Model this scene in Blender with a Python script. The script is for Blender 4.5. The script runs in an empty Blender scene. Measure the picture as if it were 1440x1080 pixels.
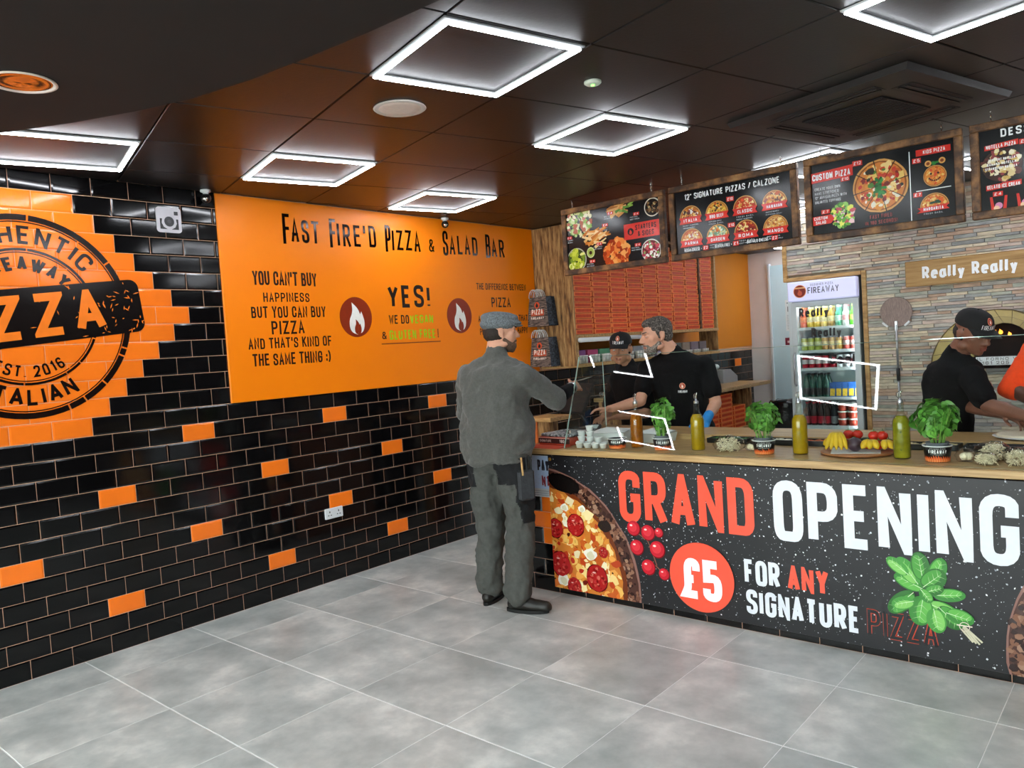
import bpy, bmesh, math, random
import numpy as np
from math import sin, cos, pi, radians, sqrt, atan2
from mathutils import Vector, Matrix, Euler

S = bpy.context.scene
COL = S.collection
# ------------------------------------------------------------------ camera, world, exposure
cd = bpy.data.cameras.new('camera'); cam = bpy.data.objects.new('camera', cd); COL.objects.link(cam)
cd.sensor_fit = 'HORIZONTAL'; cd.sensor_width = 36.0
cd.lens = 36.0 * 1087.78 / 1440.0
cd.clip_start = 0.05; cd.clip_end = 100
cam.location = (4.555, -1.296, 1.563)
cam.rotation_euler = (1.524, 0.064, 0.711)
S.camera = cam
W = bpy.data.worlds.new('overcast_daylight'); S.world = W; W.use_nodes = True
wn = W.node_tree.nodes; wl = W.node_tree.links
bg = wn['Background']
sky = wn.new('ShaderNodeTexSky'); sky.sky_type = 'HOSEK_WILKIE'; sky.turbidity = 6; sky.sun_direction = (0.2, -0.6, 0.6)
mixw = wn.new('ShaderNodeMixRGB'); mixw.inputs[0].default_value = 0.75; mixw.inputs[2].default_value = (0.83, 0.83, 0.85, 1)
wl.new(sky.outputs[0], mixw.inputs[1]); wl.new(mixw.outputs[0], bg.inputs[0]); bg.inputs[1].default_value = 8.0
LED = 22.0          # emission of the ceiling light tubes
S.view_settings.view_transform = 'Standard'
try: S.view_settings.look = 'None'
except Exception: pass
S.view_settings.exposure = 1.32
S.view_settings.gamma = 1.0
S.view_settings.use_curve_mapping = False
S.cycles.max_bounces = 8; S.cycles.diffuse_bounces = 3; S.cycles.glossy_bounces = 4
S.cycles.transmission_bounces = 8; S.cycles.transparent_max_bounces = 12
S.cycles.caustics_reflective = False; S.cycles.caustics_refractive = False
S.cycles.sample_clamp_indirect = 4.0
try: S.cycles.use_denoising = True
except Exception: pass

rnd = random.Random(7)
# ------------------------------------------------------------------ materials
def lin(h):
    if isinstance(h, (tuple, list)): return tuple(h[:3])
    h = h.lstrip('#'); c = [int(h[i:i+2], 16) / 255 for i in (0, 2, 4)]
    return tuple(x / 12.92 if x <= .04045 else ((x + .055) / 1.055) ** 2.4 for x in c)

MATS = {}
def mat(name, col='#808080', rough=.5, metal=0, noise=None, bump=None, trans=0, ior=1.45, emit=None, spec=.5, coat=0, attr=False, stretch=None, ramp=None, alpha=1, rand=0, sheen=0):
    """noise=(scale, amount) varies the colour; bump=(scale, strength); ramp=[(pos, hex)...] replaces the colour by a noise-driven ramp"""
    if name in MATS: return MATS[name]
    m = bpy.data.materials.new(name); m.use_nodes = True; MATS[name] = m
    n, l = m.node_tree.nodes, m.node_tree.links
    b = n['Principled BSDF']; c = lin(col)
    b.inputs['Base Color'].default_value = (*c, 1); b.inputs['Roughness'].default_value = rough
    b.inputs['Metallic'].default_value = metal; b.inputs['IOR'].default_value = ior
    b.inputs['Specular IOR Level'].default_value = spec
    b.inputs['Transmission Weight'].default_value = trans; b.inputs['Coat Weight'].default_value = coat
    b.inputs['Alpha'].default_value = alpha; b.inputs['Sheen Weight'].default_value = sheen
    if emit: b.inputs['Emission Color'].default_value = (*lin(emit[0]), 1); b.inputs['Emission Strength'].default_value = emit[1]
    tc = n.new('ShaderNodeTexCoord'); mp = n.new('ShaderNodeMapping'); l.new(tc.outputs['Object'], mp.inputs[0])
    if stretch: mp.inputs['Scale'].default_value = stretch
    if rand:
        oi = n.new('ShaderNodeObjectInfo'); vm = n.new('ShaderNodeVectorMath'); vm.operation = 'SCALE'
        cmb = n.new('ShaderNodeCombineXYZ')
        for k in range(3): l.new(oi.outputs['Random'], cmb.inputs[k])
        l.new(cmb.outputs[0], vm.inputs[0]); vm.inputs['Scale'].default_value = 37.0; l.new(vm.outputs[0], mp.inputs['Location'])
    last = None
    if attr:
        at = n.new('ShaderNodeAttribute'); at.attribute_name = 'Col'; last = at.outputs['Color']
    if ramp:
        nt = n.new('ShaderNodeTexNoise'); nt.inputs['Scale'].default_value = noise[0]; nt.inputs['Detail'].default_value = 6; nt.inputs['Roughness'].default_value = .6
        l.new(mp.outputs[0], nt.inputs[0]); cr = n.new('ShaderNodeValToRGB'); l.new(nt.outputs[0], cr.inputs[0])
        e = cr.color_ramp.elements
        while len(e) < len(ramp): e.new(.5)
        for k, (p, hx) in enumerate(ramp): e[k].position = p; e[k].color = (*lin(hx), 1)
        last = cr.outputs[0]
    elif noise:
        nt = n.new('ShaderNodeTexNoise'); nt.inputs['Scale'].default_value = noise[0]; nt.inputs['Detail'].default_value = 4
        l.new(mp.outputs[0], nt.inputs[0])
        mr = n.new('ShaderNodeMapRange'); l.new(nt.outputs[0], mr.inputs[0])
        mr.inputs[1].default_value = .3; mr.inputs[2].default_value = .7; mr.inputs[3].default_value = 1 - noise[1]; mr.inputs[4].default_value = 1 + noise[1]
        mx = n.new('ShaderNodeVectorMath'); mx.operation = 'SCALE'
        if last is None: mx.inputs[0].default_value = c
        else: l.new(last, mx.inputs[0])
        l.new(mr.outputs[0], mx.inputs['Scale']); last = mx.outputs[0]
    if rand and last is not None:
        mr2 = n.new('ShaderNodeMapRange'); l.new(oi.outputs['Random'], mr2.inputs[0]); mr2.inputs[3].default_value = 1 - rand; mr2.inputs[4].default_value = 1 + rand
        m2 = n.new('ShaderNodeVectorMath'); m2.operation = 'SCALE'; l.new(last, m2.inputs[0]); l.new(mr2.outputs[0], m2.inputs['Scale']); last = m2.outputs[0]
    if last is not None: l.new(last, b.inputs['Base Color'])
    if bump:
        bt = n.new('ShaderNodeTexNoise'); bt.inputs['Scale'].default_value = bump[0]; bt.inputs['Detail'].default_value = 5
        l.new(mp.outputs[0], bt.inputs[0]); bn = n.new('ShaderNodeBump'); bn.inputs['Strength'].default_value = bump[1]; bn.inputs['Distance'].default_value = bump[2] if len(bump) > 2 else .01
        l.new(bt.outputs[0], bn.inputs['Height']); l.new(bn.outputs[0], b.inputs['Normal'])
    return m

M_black_tile = mat('glossy_black_tile', '#0b0a0b', .09, noise=(6, .25), bump=(3, .05), coat=.0, spec=.42, rand=.3)
M_orange_tile = mat('glossy_orange_tile', '#f97a1e', .12, noise=(6, .05), bump=(3, .05), spec=.5, rand=.04)
M_grout = mat('pale_peach_grout', '#dba98b', .9, noise=(40, .1))
M_floor_grout = mat('light_floor_grout', '#f2f2f0', .9, noise=(30, .05))
M_floor_tile = mat('grey_stone_floor_tile', '#8d8f8f', .3, noise=(3.4, 0), ramp=[(.32, '#a3a8a5'), (.44, '#b6bab7'), (.55, '#c8cac6'), (.68, '#e6e6e1')], rand=.05, bump=(9, .05))
M_ceil = mat('black_ceiling_tile', '#141110', .42, noise=(5, .15), bump=(60, .05), rand=.1, spec=.6)
M_soffit = mat('matt_black_soffit', '#191514', .75, noise=(4, .1))
M_orange_panel = mat('satin_orange_panel', '#ff8600', .38, noise=(1.5, .03), spec=.4)
M_orange_paint = mat('orange_wall_paint', '#d98000', .6, noise=(2, .05))
M_darkchrome = mat('mirror_brown_black_lettering', '#1c0d0a', .12, metal=.55, noise=(8, .2))
M_print = mat('printed_ink', '#ffffff', .35, attr=True, noise=(40, .05))
M_vinyl = mat('glossy_vinyl_print', '#ffffff', .22, attr=True, noise=(30, .03), bump=(2.2, .25, .02))
M_ink = mat('printed_matt_ink', '#ffffff', .6, attr=True, noise=(60, .06))
M_boardprint = mat('glossy_menu_print', '#ffffff', .17, attr=True, noise=(30, .04))
M_boardface = mat('glossy_black_board', '#0e0e11', .16, noise=(3, .1), bump=(1.5, .03))
M_ledside = mat('led_tube_side', '#ffffff', .4, emit=('#eef6ff', LED*.025), noise=(5, .01))
M_led = mat('white_led_tube', '#ffffff', .4, emit=('#f4f8ff', LED), noise=(5, .01))
M_white = mat('white_painted_metal', '#dcdee0', .4, noise=(10, .03))
M_offwhite = mat('off_white_plastic', '#d8cfc8', .55, noise=(10, .03))
M_steel = mat('brushed_steel', '#b9bcc0', .28, metal=1, noise=(30, .08), stretch=(1, 1, 12))
M_chrome = mat('polished_chrome', '#e0dcd6', .08, metal=1, noise=(10, .03))
M_blackmetal = mat('black_plastic', '#101012', .4, noise=(15, .2))
M_darkgrey = mat('charcoal_plastic', '#26262a', .5, noise=(15, .15))
M_burnt = mat('scorched_timber', '#6a4526', .55, noise=(9, 0), ramp=[(.3, '#1d120b'), (.45, '#4a2e19'), (.6, '#8a6038'), (.78, '#b58a55')], stretch=(1.2, 1.2, 1.2), bump=(30, .2), rand=.15)
M_burnt_v = mat('scorched_pine_upright', '#9a7145', .6, noise=(7, 0), ramp=[(.33, '#3b2413'), (.45, '#7d5731'), (.6, '#b38a58'), (.8, '#caa572')], stretch=(5, 5, .7), bump=(25, .2), rand=.12)
M_pine = mat('pale_pine_wood', '#b8925c', .55, noise=(8, 0), ramp=[(.3, '#8d693c'), (.5, '#b58d58'), (.75, '#d0ab74')], stretch=(1, 6, 6), bump=(25, .1), rand=.1)
M_worktop = mat('oiled_block_worktop', '#b08a58', .35, noise=(5, 0), ramp=[(.3, '#8c6a41'), (.47, '#a98757'), (.6, '#bd9c69'), (.75, '#cfb182')], stretch=(.7, 12, 12), bump=(20, .04))
M_signwood = mat('oak_sign_board', '#a37c46', .5, noise=(5, 0), ramp=[(.3, '#876230'), (.5, '#a37c45'), (.75, '#b9935b')], stretch=(.6, 6, 9), bump=(20, .06))
M_boxcard = mat('orange_red_pizza_box_card', '#d63e08', .6, noise=(20, .12), rand=.12)
M_boxedge = mat('pizza_box_edge_card', '#f88440', .6, noise=(20, .08), rand=.1)
def thin_glass(name, tint, rough=0.0, spec=1.0):
    m = bpy.data.materials.new(name); m.use_nodes = True; n, l = m.node_tree.nodes, m.node_tree.links
    n.remove(n['Principled BSDF']); tr = n.new('ShaderNodeBsdfTransparent'); gl = n.new('ShaderNodeBsdfGlossy'); fr = n.new('ShaderNodeFresnel'); mx = n.new('ShaderNodeMixShader')
    nz = n.new('ShaderNodeTexNoise'); nz.inputs['Scale'].default_value = 2.0; cr = n.new('ShaderNodeMixRGB'); cr.inputs[1].default_value = (*lin(tint), 1); cr.inputs[2].default_value = (*lin('#ffffff'), 1)
    l.new(nz.outputs[0], cr.inputs[0]); l.new(cr.outputs[0], tr.inputs[0]); gl.inputs['Roughness'].default_value = rough; ge = n.new('ShaderNodeNewGeometry'); im = n.new('ShaderNodeMapRange'); im.inputs[3].default_value = 1.52; im.inputs[4].default_value = 1/1.52; l.new(ge.outputs['Backfacing'], im.inputs[0]); l.new(im.outputs[0], fr.inputs[0])
    l.new(fr.outputs[0], mx.inputs[0]); l.new(tr.outputs[0], mx.inputs[1]); l.new(gl.outputs[0], mx.inputs[2]); l.new(mx.outputs[0], n['Material Output'].inputs[0])
    MATS[name] = m; return m
M_glass = thin_glass('clear_screen_glass', '#eef8f4')
M_glassedge = mat('green_glass_edge', '#7fb7a4', .15, emit=None, noise=(20, .1))
M_bottleglass = thin_glass('bottle_glass', '#eef5e4')
M_oil = mat('olive_oil', '#c49a18', .15, trans=.25, ior=1.2, noise=(20, .15))
M_oil2 = mat('amber_chilli_oil', '#b5651a', .15, trans=.25, ior=1.2, noise=(20, .2))
M_oil3 = mat('green_herb_oil', '#a39a24', .15, trans=.25, ior=1.2, noise=(18, .35))
M_herb = mat('herb_sprig_in_oil', '#31500f', .5, noise=(40, .4))
M_leaf = mat('basil_leaf', '#5c9438', .42, noise=(30, .2), rand=.42, spec=.5)
M_stem = mat('basil_stem', '#7cab4a', .5, noise=(30, .1))
M_soil = mat('potting_soil', '#2a1d13', .95, noise=(60, .4), bump=(60, .6))
M_greypot = mat('grey_plastic_pot', '#6f7478', .5, noise=(20, .05))
M_tub = mat('black_paper_tub', '#0f0d0e', .35, noise=(20, .1))
M_rimwhite = mat('white_paper_rim', '#e4e4e2', .5, noise=(20, .03))
M_paper = mat('white_paper', '#d9dedb', .7, noise=(12, .06), bump=(20, .1))
M_cream = mat('cream_shredded_dough', '#e6d8b4', .7, noise=(60, .2))
M_bag = mat('clear_plastic_bag', '#ffffff', .12, trans=1, ior=1.12, noise=(20, .01), bump=(30, .6, .01), alpha=.5)
M_skinA = mat('light_skin', '#cc967c', .5, noise=(25, .06), bump=(200, .05, .002))
M_skinB = mat('tan_skin', '#b98668', .5, noise=(25, .06), bump=(200, .05, .002))
M_skinC = mat('brown_skin', '#7c5140', .45, noise=(25, .08), bump=(200, .05, .002))
M_skinD = mat('dark_brown_skin', '#5a3a2e', .45, noise=(25, .08), bump=(200, .05, .002))
M_greyfleece = mat('grey_knit_fleece', '#4d4d49', .95, noise=(90, .15), bump=(160, .35, .004), sheen=.2)
M_greytrouser = mat('grey_work_trouser_cloth', '#474844', .9, noise=(50, .12), bump=(60, .3, .006))
M_blackcloth = mat('black_cotton', '#09090c', .9, noise=(60, .15), bump=(90, .25, .004), spec=.25)
M_orangecloth = mat('bright_orange_sweatshirt', '#f4470b', .85, noise=(50, .06), bump=(70, .3, .004))
M_cap = mat('black_cap_cloth', '#0b0b0d', .8, noise=(60, .15), bump=(120, .2, .003))
M_tweed = mat('blue_grey_tweed', '#62676a', .95, noise=(120, .45), bump=(150, .4, .003))
M_hairdark = mat('dark_hair', '#241a14', .7, noise=(120, .5), bump=(140, .8, .004))
M_hairgrey = mat('grey_brown_hair', '#45403b', .75, noise=(90, 0), ramp=[(.35, '#1d1a18'), (.5, '#443d38'), (.65, '#857d76')], bump=(140, .9, .005))
M_beard = mat('greying_beard', '#7a7068', .8, noise=(120, 0), ramp=[(.35, '#3a332e'), (.5, '#756b63'), (.68, '#b5ada5')], bump=(160, .8, .004))
M_eye = mat('eye_white', '#cfc8c0', .25, noise=(10, .02))
M_iris = mat('dark_iris', '#1c100a', .2, noise=(10, .1))
M_stubble = mat('brown_stubble', '#5a4436', .85, noise=(160, .4), bump=(160, .6, .003))
M_lip = mat('lip', '#8c4b42', .5, noise=(30, .08))
M_blueglove = mat('blue_nitrile_glove', '#1f7fc4', .4, noise=(30, .1), bump=(60, .4, .004))
M_shoe = mat('black_worn_leather', '#17140f', .5, noise=(30, .3), bump=(60, .3, .004))
M_sole = mat('black_rubber_sole', '#0c0b0a', .7, noise=(30, .2))
M_stones = [mat('split_stone_%s' % nm, cc, .75, noise=(14, .22), bump=(26, .6, .01), stretch=(1, 1, 3), rand=.12) for nm, cc in (('buff', '#c9bda4'), ('grey', '#b5b0a6'), ('rust', '#bb9f88'), ('sage', '#abada0'), ('sand', '#d2c7b0'), ('slate', '#9a9b99'), ('pink', '#bfada2'))]
M_stoneback = mat('stone_backing', '#8d8270', .9, noise=(20, .3))

def vcol_mat(rough=.35): return M_print
# ------------------------------------------------------------------ mesh building
class MB:
    def __init__(s): s.v = []; s.f = []; s.m = []; s.c = []; s.cur = 0; s.col = None; s.sm = []; s.smooth = False
    def add(s, vs, fs):
        o = len(s.v); s.v += [tuple(x) for x in vs]
        for f in fs: s.f.append(tuple(o + i for i in f)); s.m.append(s.cur); s.c.append(s.col or (1, 1, 1)); s.sm.append(s.smooth)
    def box(s, x0, x1, y0, y1, z0, z1, M=None):
        vs = [(x, y, z) for z in (z0, z1) for y in (y0, y1) for x in (x0, x1)]
        if M: vs = [M @ Vector(v) for v in vs]
        s.add(vs, [(0, 2, 3, 1), (4, 5, 7, 6), (0, 1, 5, 4), (2, 6, 7, 3), (0, 4, 6, 2), (1, 3, 7, 5)]); return s
    def bbox(s, x0, x1, y0, y1, z0, z1, b=.004, M=None):
        """box with chamfered vertical and horizontal edges"""
        vs = []; b = min(b, (x1-x0)/3, (y1-y0)/3, (z1-z0)/3)
        def ring(z, i):
            a0, a1, c0, c1 = x0+i, x1-i, y0+i, y1-i
            return [(a0+b, c0, z), (a1-b, c0, z), (a1, c0+b, z), (a1, c1-b, z), (a1-b, c1, z), (a0+b, c1, z), (a0, c1-b, z), (a0, c0+b, z)]
        for z, i in ((z0, b), (z0+b, 0), (z1-b, 0), (z1, b)): vs += ring(z, i)
        if M: vs = [M @ Vector(v) for v in vs]
        fs = [tuple(range(7, -1, -1)), tuple(range(24, 32))]
        for k in range(3):
            for i in range(8): j = (i+1) % 8; fs.append((k*8+i, k*8+j, k*8+8+j, k*8+8+i))
        s.add(vs, fs); return s
    def tube(s, pts, rs, n=10, caps=True):
        pts = [Vector(p) for p in pts]
        if not isinstance(rs, (list, tuple)): rs = [rs] * len(pts)
        vs = []; up = None
        for i, p in enumerate(pts):
            d = (pts[min(i+1, len(pts)-1)] - pts[max(i-1, 0)]).normalized()
            if up is None: up = d.orthogonal().normalized()
            up = (up - d * up.dot(d)).normalized(); r = d.cross(up)
            for k in range(n): a = 2*pi*k/n; vs.append(p + (up*cos(a) + r*sin(a)) * rs[i])
        fs = [(i*n+k, i*n+(k+1) % n, (i+1)*n+(k+1) % n, (i+1)*n+k) for i in range(len(pts)-1) for k in range(n)]
        if caps: fs += [tuple(range(n-1, -1, -1)), tuple(range((len(pts)-1)*n, len(pts)*n))]
        sm = s.smooth; s.smooth = n > 6; s.add(vs, fs); s.smooth = sm; return s
    def lathe(s, prof, c=(0, 0, 0), n=24, M=None, caps=True):
        vs = [(r*cos(2*pi*k/n), r*sin(2*pi*k/n), z) for r, z in prof for k in range(n)]
        vs = [(M @ Vector(v) if M else Vector(v)) + Vector(c) for v in vs]
        fs = [(i*n+k, i*n+(k+1) % n, (i+1)*n+(k+1) % n, (i+1)*n+k) for i in range(len(prof)-1) for k in range(n)]
        sm = s.smooth; s.smooth = True; s.add(vs, fs); s.smooth = sm
        if caps:
            o = len(s.v) - len(vs)
            if prof[0][0] > 1e-5: s.f.append(tuple(o+k for k in range(n-1, -1, -1))); s.m.append(s.cur); s.c.append(s.col or (1, 1, 1)); s.sm.append(False)
            if prof[-1][0] > 1e-5: s.f.append(tuple(o+(len(prof)-1)*n+k for k in range(n))); s.m.append(s.cur); s.c.append(s.col or (1, 1, 1)); s.sm.append(False)
        return s
    def ell(s, c, r, R=None, n=12, m=8):
        vs = []; c = Vector(c)
        for i in range(m+1):
            t = pi*i/m
            for k in range(n):
                a = 2*pi*k/n; v = Vector((r[0]*sin(t)*cos(a), r[1]*sin(t)*sin(a), -r[2]*cos(t)))
                vs.append(c + (R @ v if R else v))
        fs = [(i*n+k, i*n+(k+1) % n, (i+1)*n+(k+1) % n, (i+1)*n+k) for i in range(m) for k in range(n)]
        sm = s.smooth; s.smooth = True; s.add(vs, fs); s.smooth = sm; return s
    def cap(s, p0, r0, p1, r1, n=12):
        p0, p1 = Vector(p0), Vector(p1); d = p1 - p0; L = d.length
        if L < 1e-6: return s.ell(p0, (r0, r0, r0))
        d /= L; q = d.to_track_quat('Z', 'Y').to_matrix(); vs = []; k0 = 4
        prof = [(r0*sin(a), -r0*cos(a)) for a in [i*pi/2/k0 for i in range(k0+1)]] + [(r1*cos(a), L + r1*sin(a)) for a in [i*pi/2/k0 for i in range(k0+1)]]
        for r, z in prof:
            for k in range(n): a = 2*pi*k/n; vs.append(p0 + q @ Vector((max(r, 1e-4)*cos(a), max(r, 1e-4)*sin(a), z)))
        m = len(prof); fs = [(i*n+k, i*n+(k+1) % n, (i+1)*n+(k+1) % n, (i+1)*n+k) for i in range(m-1) for k in range(n)] + [tuple(range(n-1, -1, -1)), tuple(range((m-1)*n, m*n))]
        s.add(vs, fs); return s
    def build(s, name, mats, parent=None, label=None, kind=None, data_only=False):
        if not isinstance(mats, (list, tuple)): mats = [mats]
        off = Vector((0, 0, 0))
        if parent is not None: off = world_loc(parent)
        me = bpy.data.meshes.new(name)
        me.from_pydata([(x-off.x, y-off.y, z-off.z) for x, y, z in s.v], [], s.f)
        for mm in mats: me.materials.append(mm)
        me.polygons.foreach_set('material_index', s.m); me.polygons.foreach_set('use_smooth', s.sm)
        if s.col is not None or any(c != (1, 1, 1) for c in s.c[:1]):
            ca = me.color_attributes.new('Col', 'FLOAT_COLOR', 'CORNER'); buf = []
            for f, c in zip(s.f, s.c): buf += [c[0], c[1], c[2], 1.0] * len(f)
            ca.data.foreach_set('color', buf)
        me.update()
        if data_only: return me
        return link(name, me, parent, label, kind)
def world_loc(o):
    v = Vector(o.location)
    while o.parent: o = o.parent; v += Vector(o.location)
    return v
def link(name, me, parent=None, label=None, kind=None, loc=None):
    o = bpy.data.objects.new(name, me); COL.objects.link(o)
    if parent is not None: o.parent = parent
    if loc is not None: o.location = loc
    if label: o['label'] = label
    if kind: o['kind'] = kind
    return o
def thing(name, label, cat, loc=(0, 0, 0), group=None, rot=None):
    o = bpy.data.objects.new(name, None); COL.objects.link(o); o.location = loc; o.empty_display_size = .1
    if rot: o.rotation_euler = rot
    o['label'] = label; o['category'] = cat
    if group: o['group'] = group
    return o
def tag(o, label, cat, group=None, kind=None):
    o['label'] = label; o['category'] = cat
    if group: o['group'] = group
    if kind: o['kind'] = kind
    return o
def struct(o, label=None):
    o['kind'] = 'structure'
    if label: o['label'] = label
    return o
def dup(root, loc, label=None, rot=None):
    r = root.copy(); COL.objects.link(r); r.location = loc
    if label: r['label'] = label
    if rot is not None: r.rotation_euler = rot
    for ch in list(root.children):
        c = ch.copy(); COL.objects.link(c); c.parent = r
        for g in ch.children:
            d = g.copy(); COL.objects.link(d); d.parent = c
    return r

# ------------------------------------------------------------------ stroke lettering
GL = {
'A': (.5, [[(0,0),(.25,1),(.5,0)],[(.08,.3),(.42,.3)]]),
'B': (.5, [[(.25,0),(0,0),(0,1),(.46,1,.2),(.46,.53,.2),(0,.53)],[(.25,.53),(.5,.53,.2),(.5,0,.2),(.2,0)]]),
'C': (.5, [[(.5,.7),(.5,1,.22),(0,1,.22),(0,0,.22),(.5,0,.22),(.5,.3)]]),
'D': (.5, [[(.2,0),(0,0),(0,1),(.5,1,.25),(.5,0,.25),(.2,0)]]),
'E': (.42, [[(.42,1),(0,1),(0,0),(.42,0)],[(0,.52),(.36,.52)]]),
'F': (.42, [[(.42,1),(0,1),(0,0)],[(0,.52),(.36,.52)]]),
'G': (.5, [[(.5,.72),(.5,1,.22),(0,1,.22),(0,0,.22),(.5,0,.22),(.5,.48),(.28,.48)]]),
'H': (.5, [[(0,0),(0,1)],[(.5,0),(.5,1)],[(0,.52),(.5,.52)]]),
'I': (0.0, [[(0,0),(0,1)]]),
'J': (.4, [[(.4,1),(.4,0,.2),(0,0,.2),(0,.25)]]),
'K': (.5, [[(0,0),(0,1)],[(.48,1),(.02,.42)],[(.16,.6),(.5,0)]]),
'L': (.4, [[(0,1),(0,0),(.4,0)]]),
'M': (.62, [[(0,0),(0,1),(.31,.25),(.62,1),(.62,0)]]),
'N': (.5, [[(0,0),(0,1),(.5,0),(.5,1)]]),
'O': (.5, [[(.25,0),(0,0,.22),(0,1,.22),(.5,1,.22),(.5,0,.22),(.25,0)]]),
'P': (.5, [[(0,0),(0,1),(.5,1,.22),(.5,.45,.22),(0,.45)]]),
'Q': (.5, [[(.25,0),(0,0,.22),(0,1,.22),(.5,1,.22),(.5,0,.22),(.25,0)],[(.3,.25),(.55,-.05)]]),
'R': (.5, [[(0,0),(0,1),(.48,1,.2),(.48,.48,.2),(0,.48)],[(.24,.48),(.5,0)]]),
'S': (.5, [[(.5,.74),(.5,1,.22),(0,1,.22),(0,.56,.2),(.5,.44,.2),(.5,0,.22),(0,0,.22),(0,.26)]]),
'T': (.5, [[(0,1),(.5,1)],[(.25,1),(.25,0)]]),
'U': (.5, [[(0,1),(0,0,.24),(.5,0,.24),(.5,1)]]),
'V': (.5, [[(0,1),(.25,0),(.5,1)]]),
'W': (.7, [[(0,1),(.18,0),(.35,.8),(.52,0),(.7,1)]]),
'X': (.5, [[(0,1),(.5,0)],[(0,0),(.5,1)]]),
'Y': (.5, [[(0,1),(.25,.45),(.5,1)],[(.25,.45),(.25,0)]]),
'Z': (.5, [[(0,1),(.5,1),(0,0),(.5,0)]]),
'0': (.45, [[(.22,0),(0,0,.22),(0,1,.22),(.45,1,.22),(.45,0,.22),(.22,0)]]),
'1': (.2, [[(0,.8),(.2,1),(.2,0)]]),
'2': (.45, [[(0,.74),(0,1,.22),(.45,1,.22),(.45,.6,.1),(0,0),(.45,0)]]),
'3': (.45, [[(0,.8),(0,1,.2),(.45,1,.2),(.45,.53,.18),(.15,.53)],[(.25,.53),(.45,.53,.18),(.45,0,.2),(0,0,.2),(0,.2)]]),
'4': (.48, [[(.36,0),(.36,1),(0,.28),(.48,.28)]]),
'5': (.46, [[(.44,1),(.02,1),(.02,.56),(.46,.6,.2),(.46,0,.22),(0,0,.22),(0,.25)]]),
'6': (.46, [[(.45,.78),(.45,1,.2),(0,1,.2),(0,0,.22),(.46,0,.22),(.46,.55,.2),(0,.55)]]),
'7': (.42, [[(0,1),(.42,1),(.12,0)]]),
'8': (.46, [[(.23,.52),(0,.52,.18),(0,1,.2),(.46,1,.2),(.46,.52,.18),(0,.52,.18),(0,0,.2),(.46,0,.2),(.46,.52,.18),(.23,.52)]]),
'9': (.46, [[(0,.22),(0,0,.2),(.46,0,.2),(.46,1,.22),(0,1,.22),(0,.45,.2),(.46,.45)]]),
'&': (.5, [[(.5,0),(.08,.72),(.08,1,.12),(.38,1,.12),(.38,.72,.1),(0,.4,.15),(0,0,.18),(.38,0,.15),(.5,.4)]]),
"'": (.0, [[(0,1),(0,.74)]]), '"': (.14, [[(0,1),(0,.78)],[(.14,1),(.14,.78)]]),
'!': (.0, [[(0,1),(0,.3)],[(0,.08),(0,0)]]), '.': (.0, [[(0,.06),(0,0)]]), ',': (.05, [[(.05,.08),(0,-.1)]]),
':': (.0, [[(0,.62),(0,.54)],[(0,.18),(0,.1)]]), ')': (.16, [[(0,1),(.16,.75,.2),(.16,.25,.2),(0,0)]]),
'/': (.35, [[(0,0),(.35,1)]]), '+': (.3, [[(0,.5),(.3,.5)],[(.15,.7),(.15,.3)]]), '-': (.25, [[(0,.5),(.25,.5)]]), '=': (.25, [[(0,.6),(.25,.6)],[(0,.4),(.25,.4)]]),
'£': (.5, [[(.48,.74),(.48,1,.2),(.12,1,.2),(.12,.2,.1),(0,0),(.5,0)],[(0,.48),(.36,.48)]]),
'a': (.42, [[(.4,.62),(0,.62,.2),(0,0,.2),(.4,0,.15),(.4,.62)],[(.4,.4),(.46,0)]]),
'e': (.42, [[(0,.34),(.42,.38),(.4,.64,.18),(0,.62,.2),(0,0,.2),(.42,.04)]]),
'l': (.06, [[(.04,1),(0,.1,.05),(.08,0)]]),
'y': (.42, [[(0,.62),(.2,.05)],[(.42,.62),(.1,-.32)]]),
'o': (.42, [[(.2,0),(0,0,.2),(0,.62,.2),(.42,.62,.2),(.42,0,.2),(.2,0)]]),
't': (.36, [[(.18,.95),(.18,0,.1),(.34,.02)],[(0,.64),(.36,.64)]]),
}
def rpath(p):
    out = []; n = len(p); closed = n > 3 and abs(p[0][0]-p[-1][0]) < 1e-6 and abs(p[0][1]-p[-1][1]) < 1e-6
    for i, q in enumerate(p):
        if len(q) < 3 or i in (0, n-1): out.append((q[0], q[1])); continue
        a = Vector(p[i-1][:2]); b = Vector(q[:2]); c = Vector(p[i+1][:2])
        r1 = min(q[2], (a-b).length*.5); r2 = min(q[2]*1.15, (c-b).length*.5)
        s0 = b + (a-b).normalized()*r1; s1 = b + (c-b).normalized()*r2
        for k in range(6):
            t = k/5; v = s0*(1-t)**2 + b*2*t*(1-t) + s1*t*t; out.append((v.x, v.y))
    return out, closed
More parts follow.
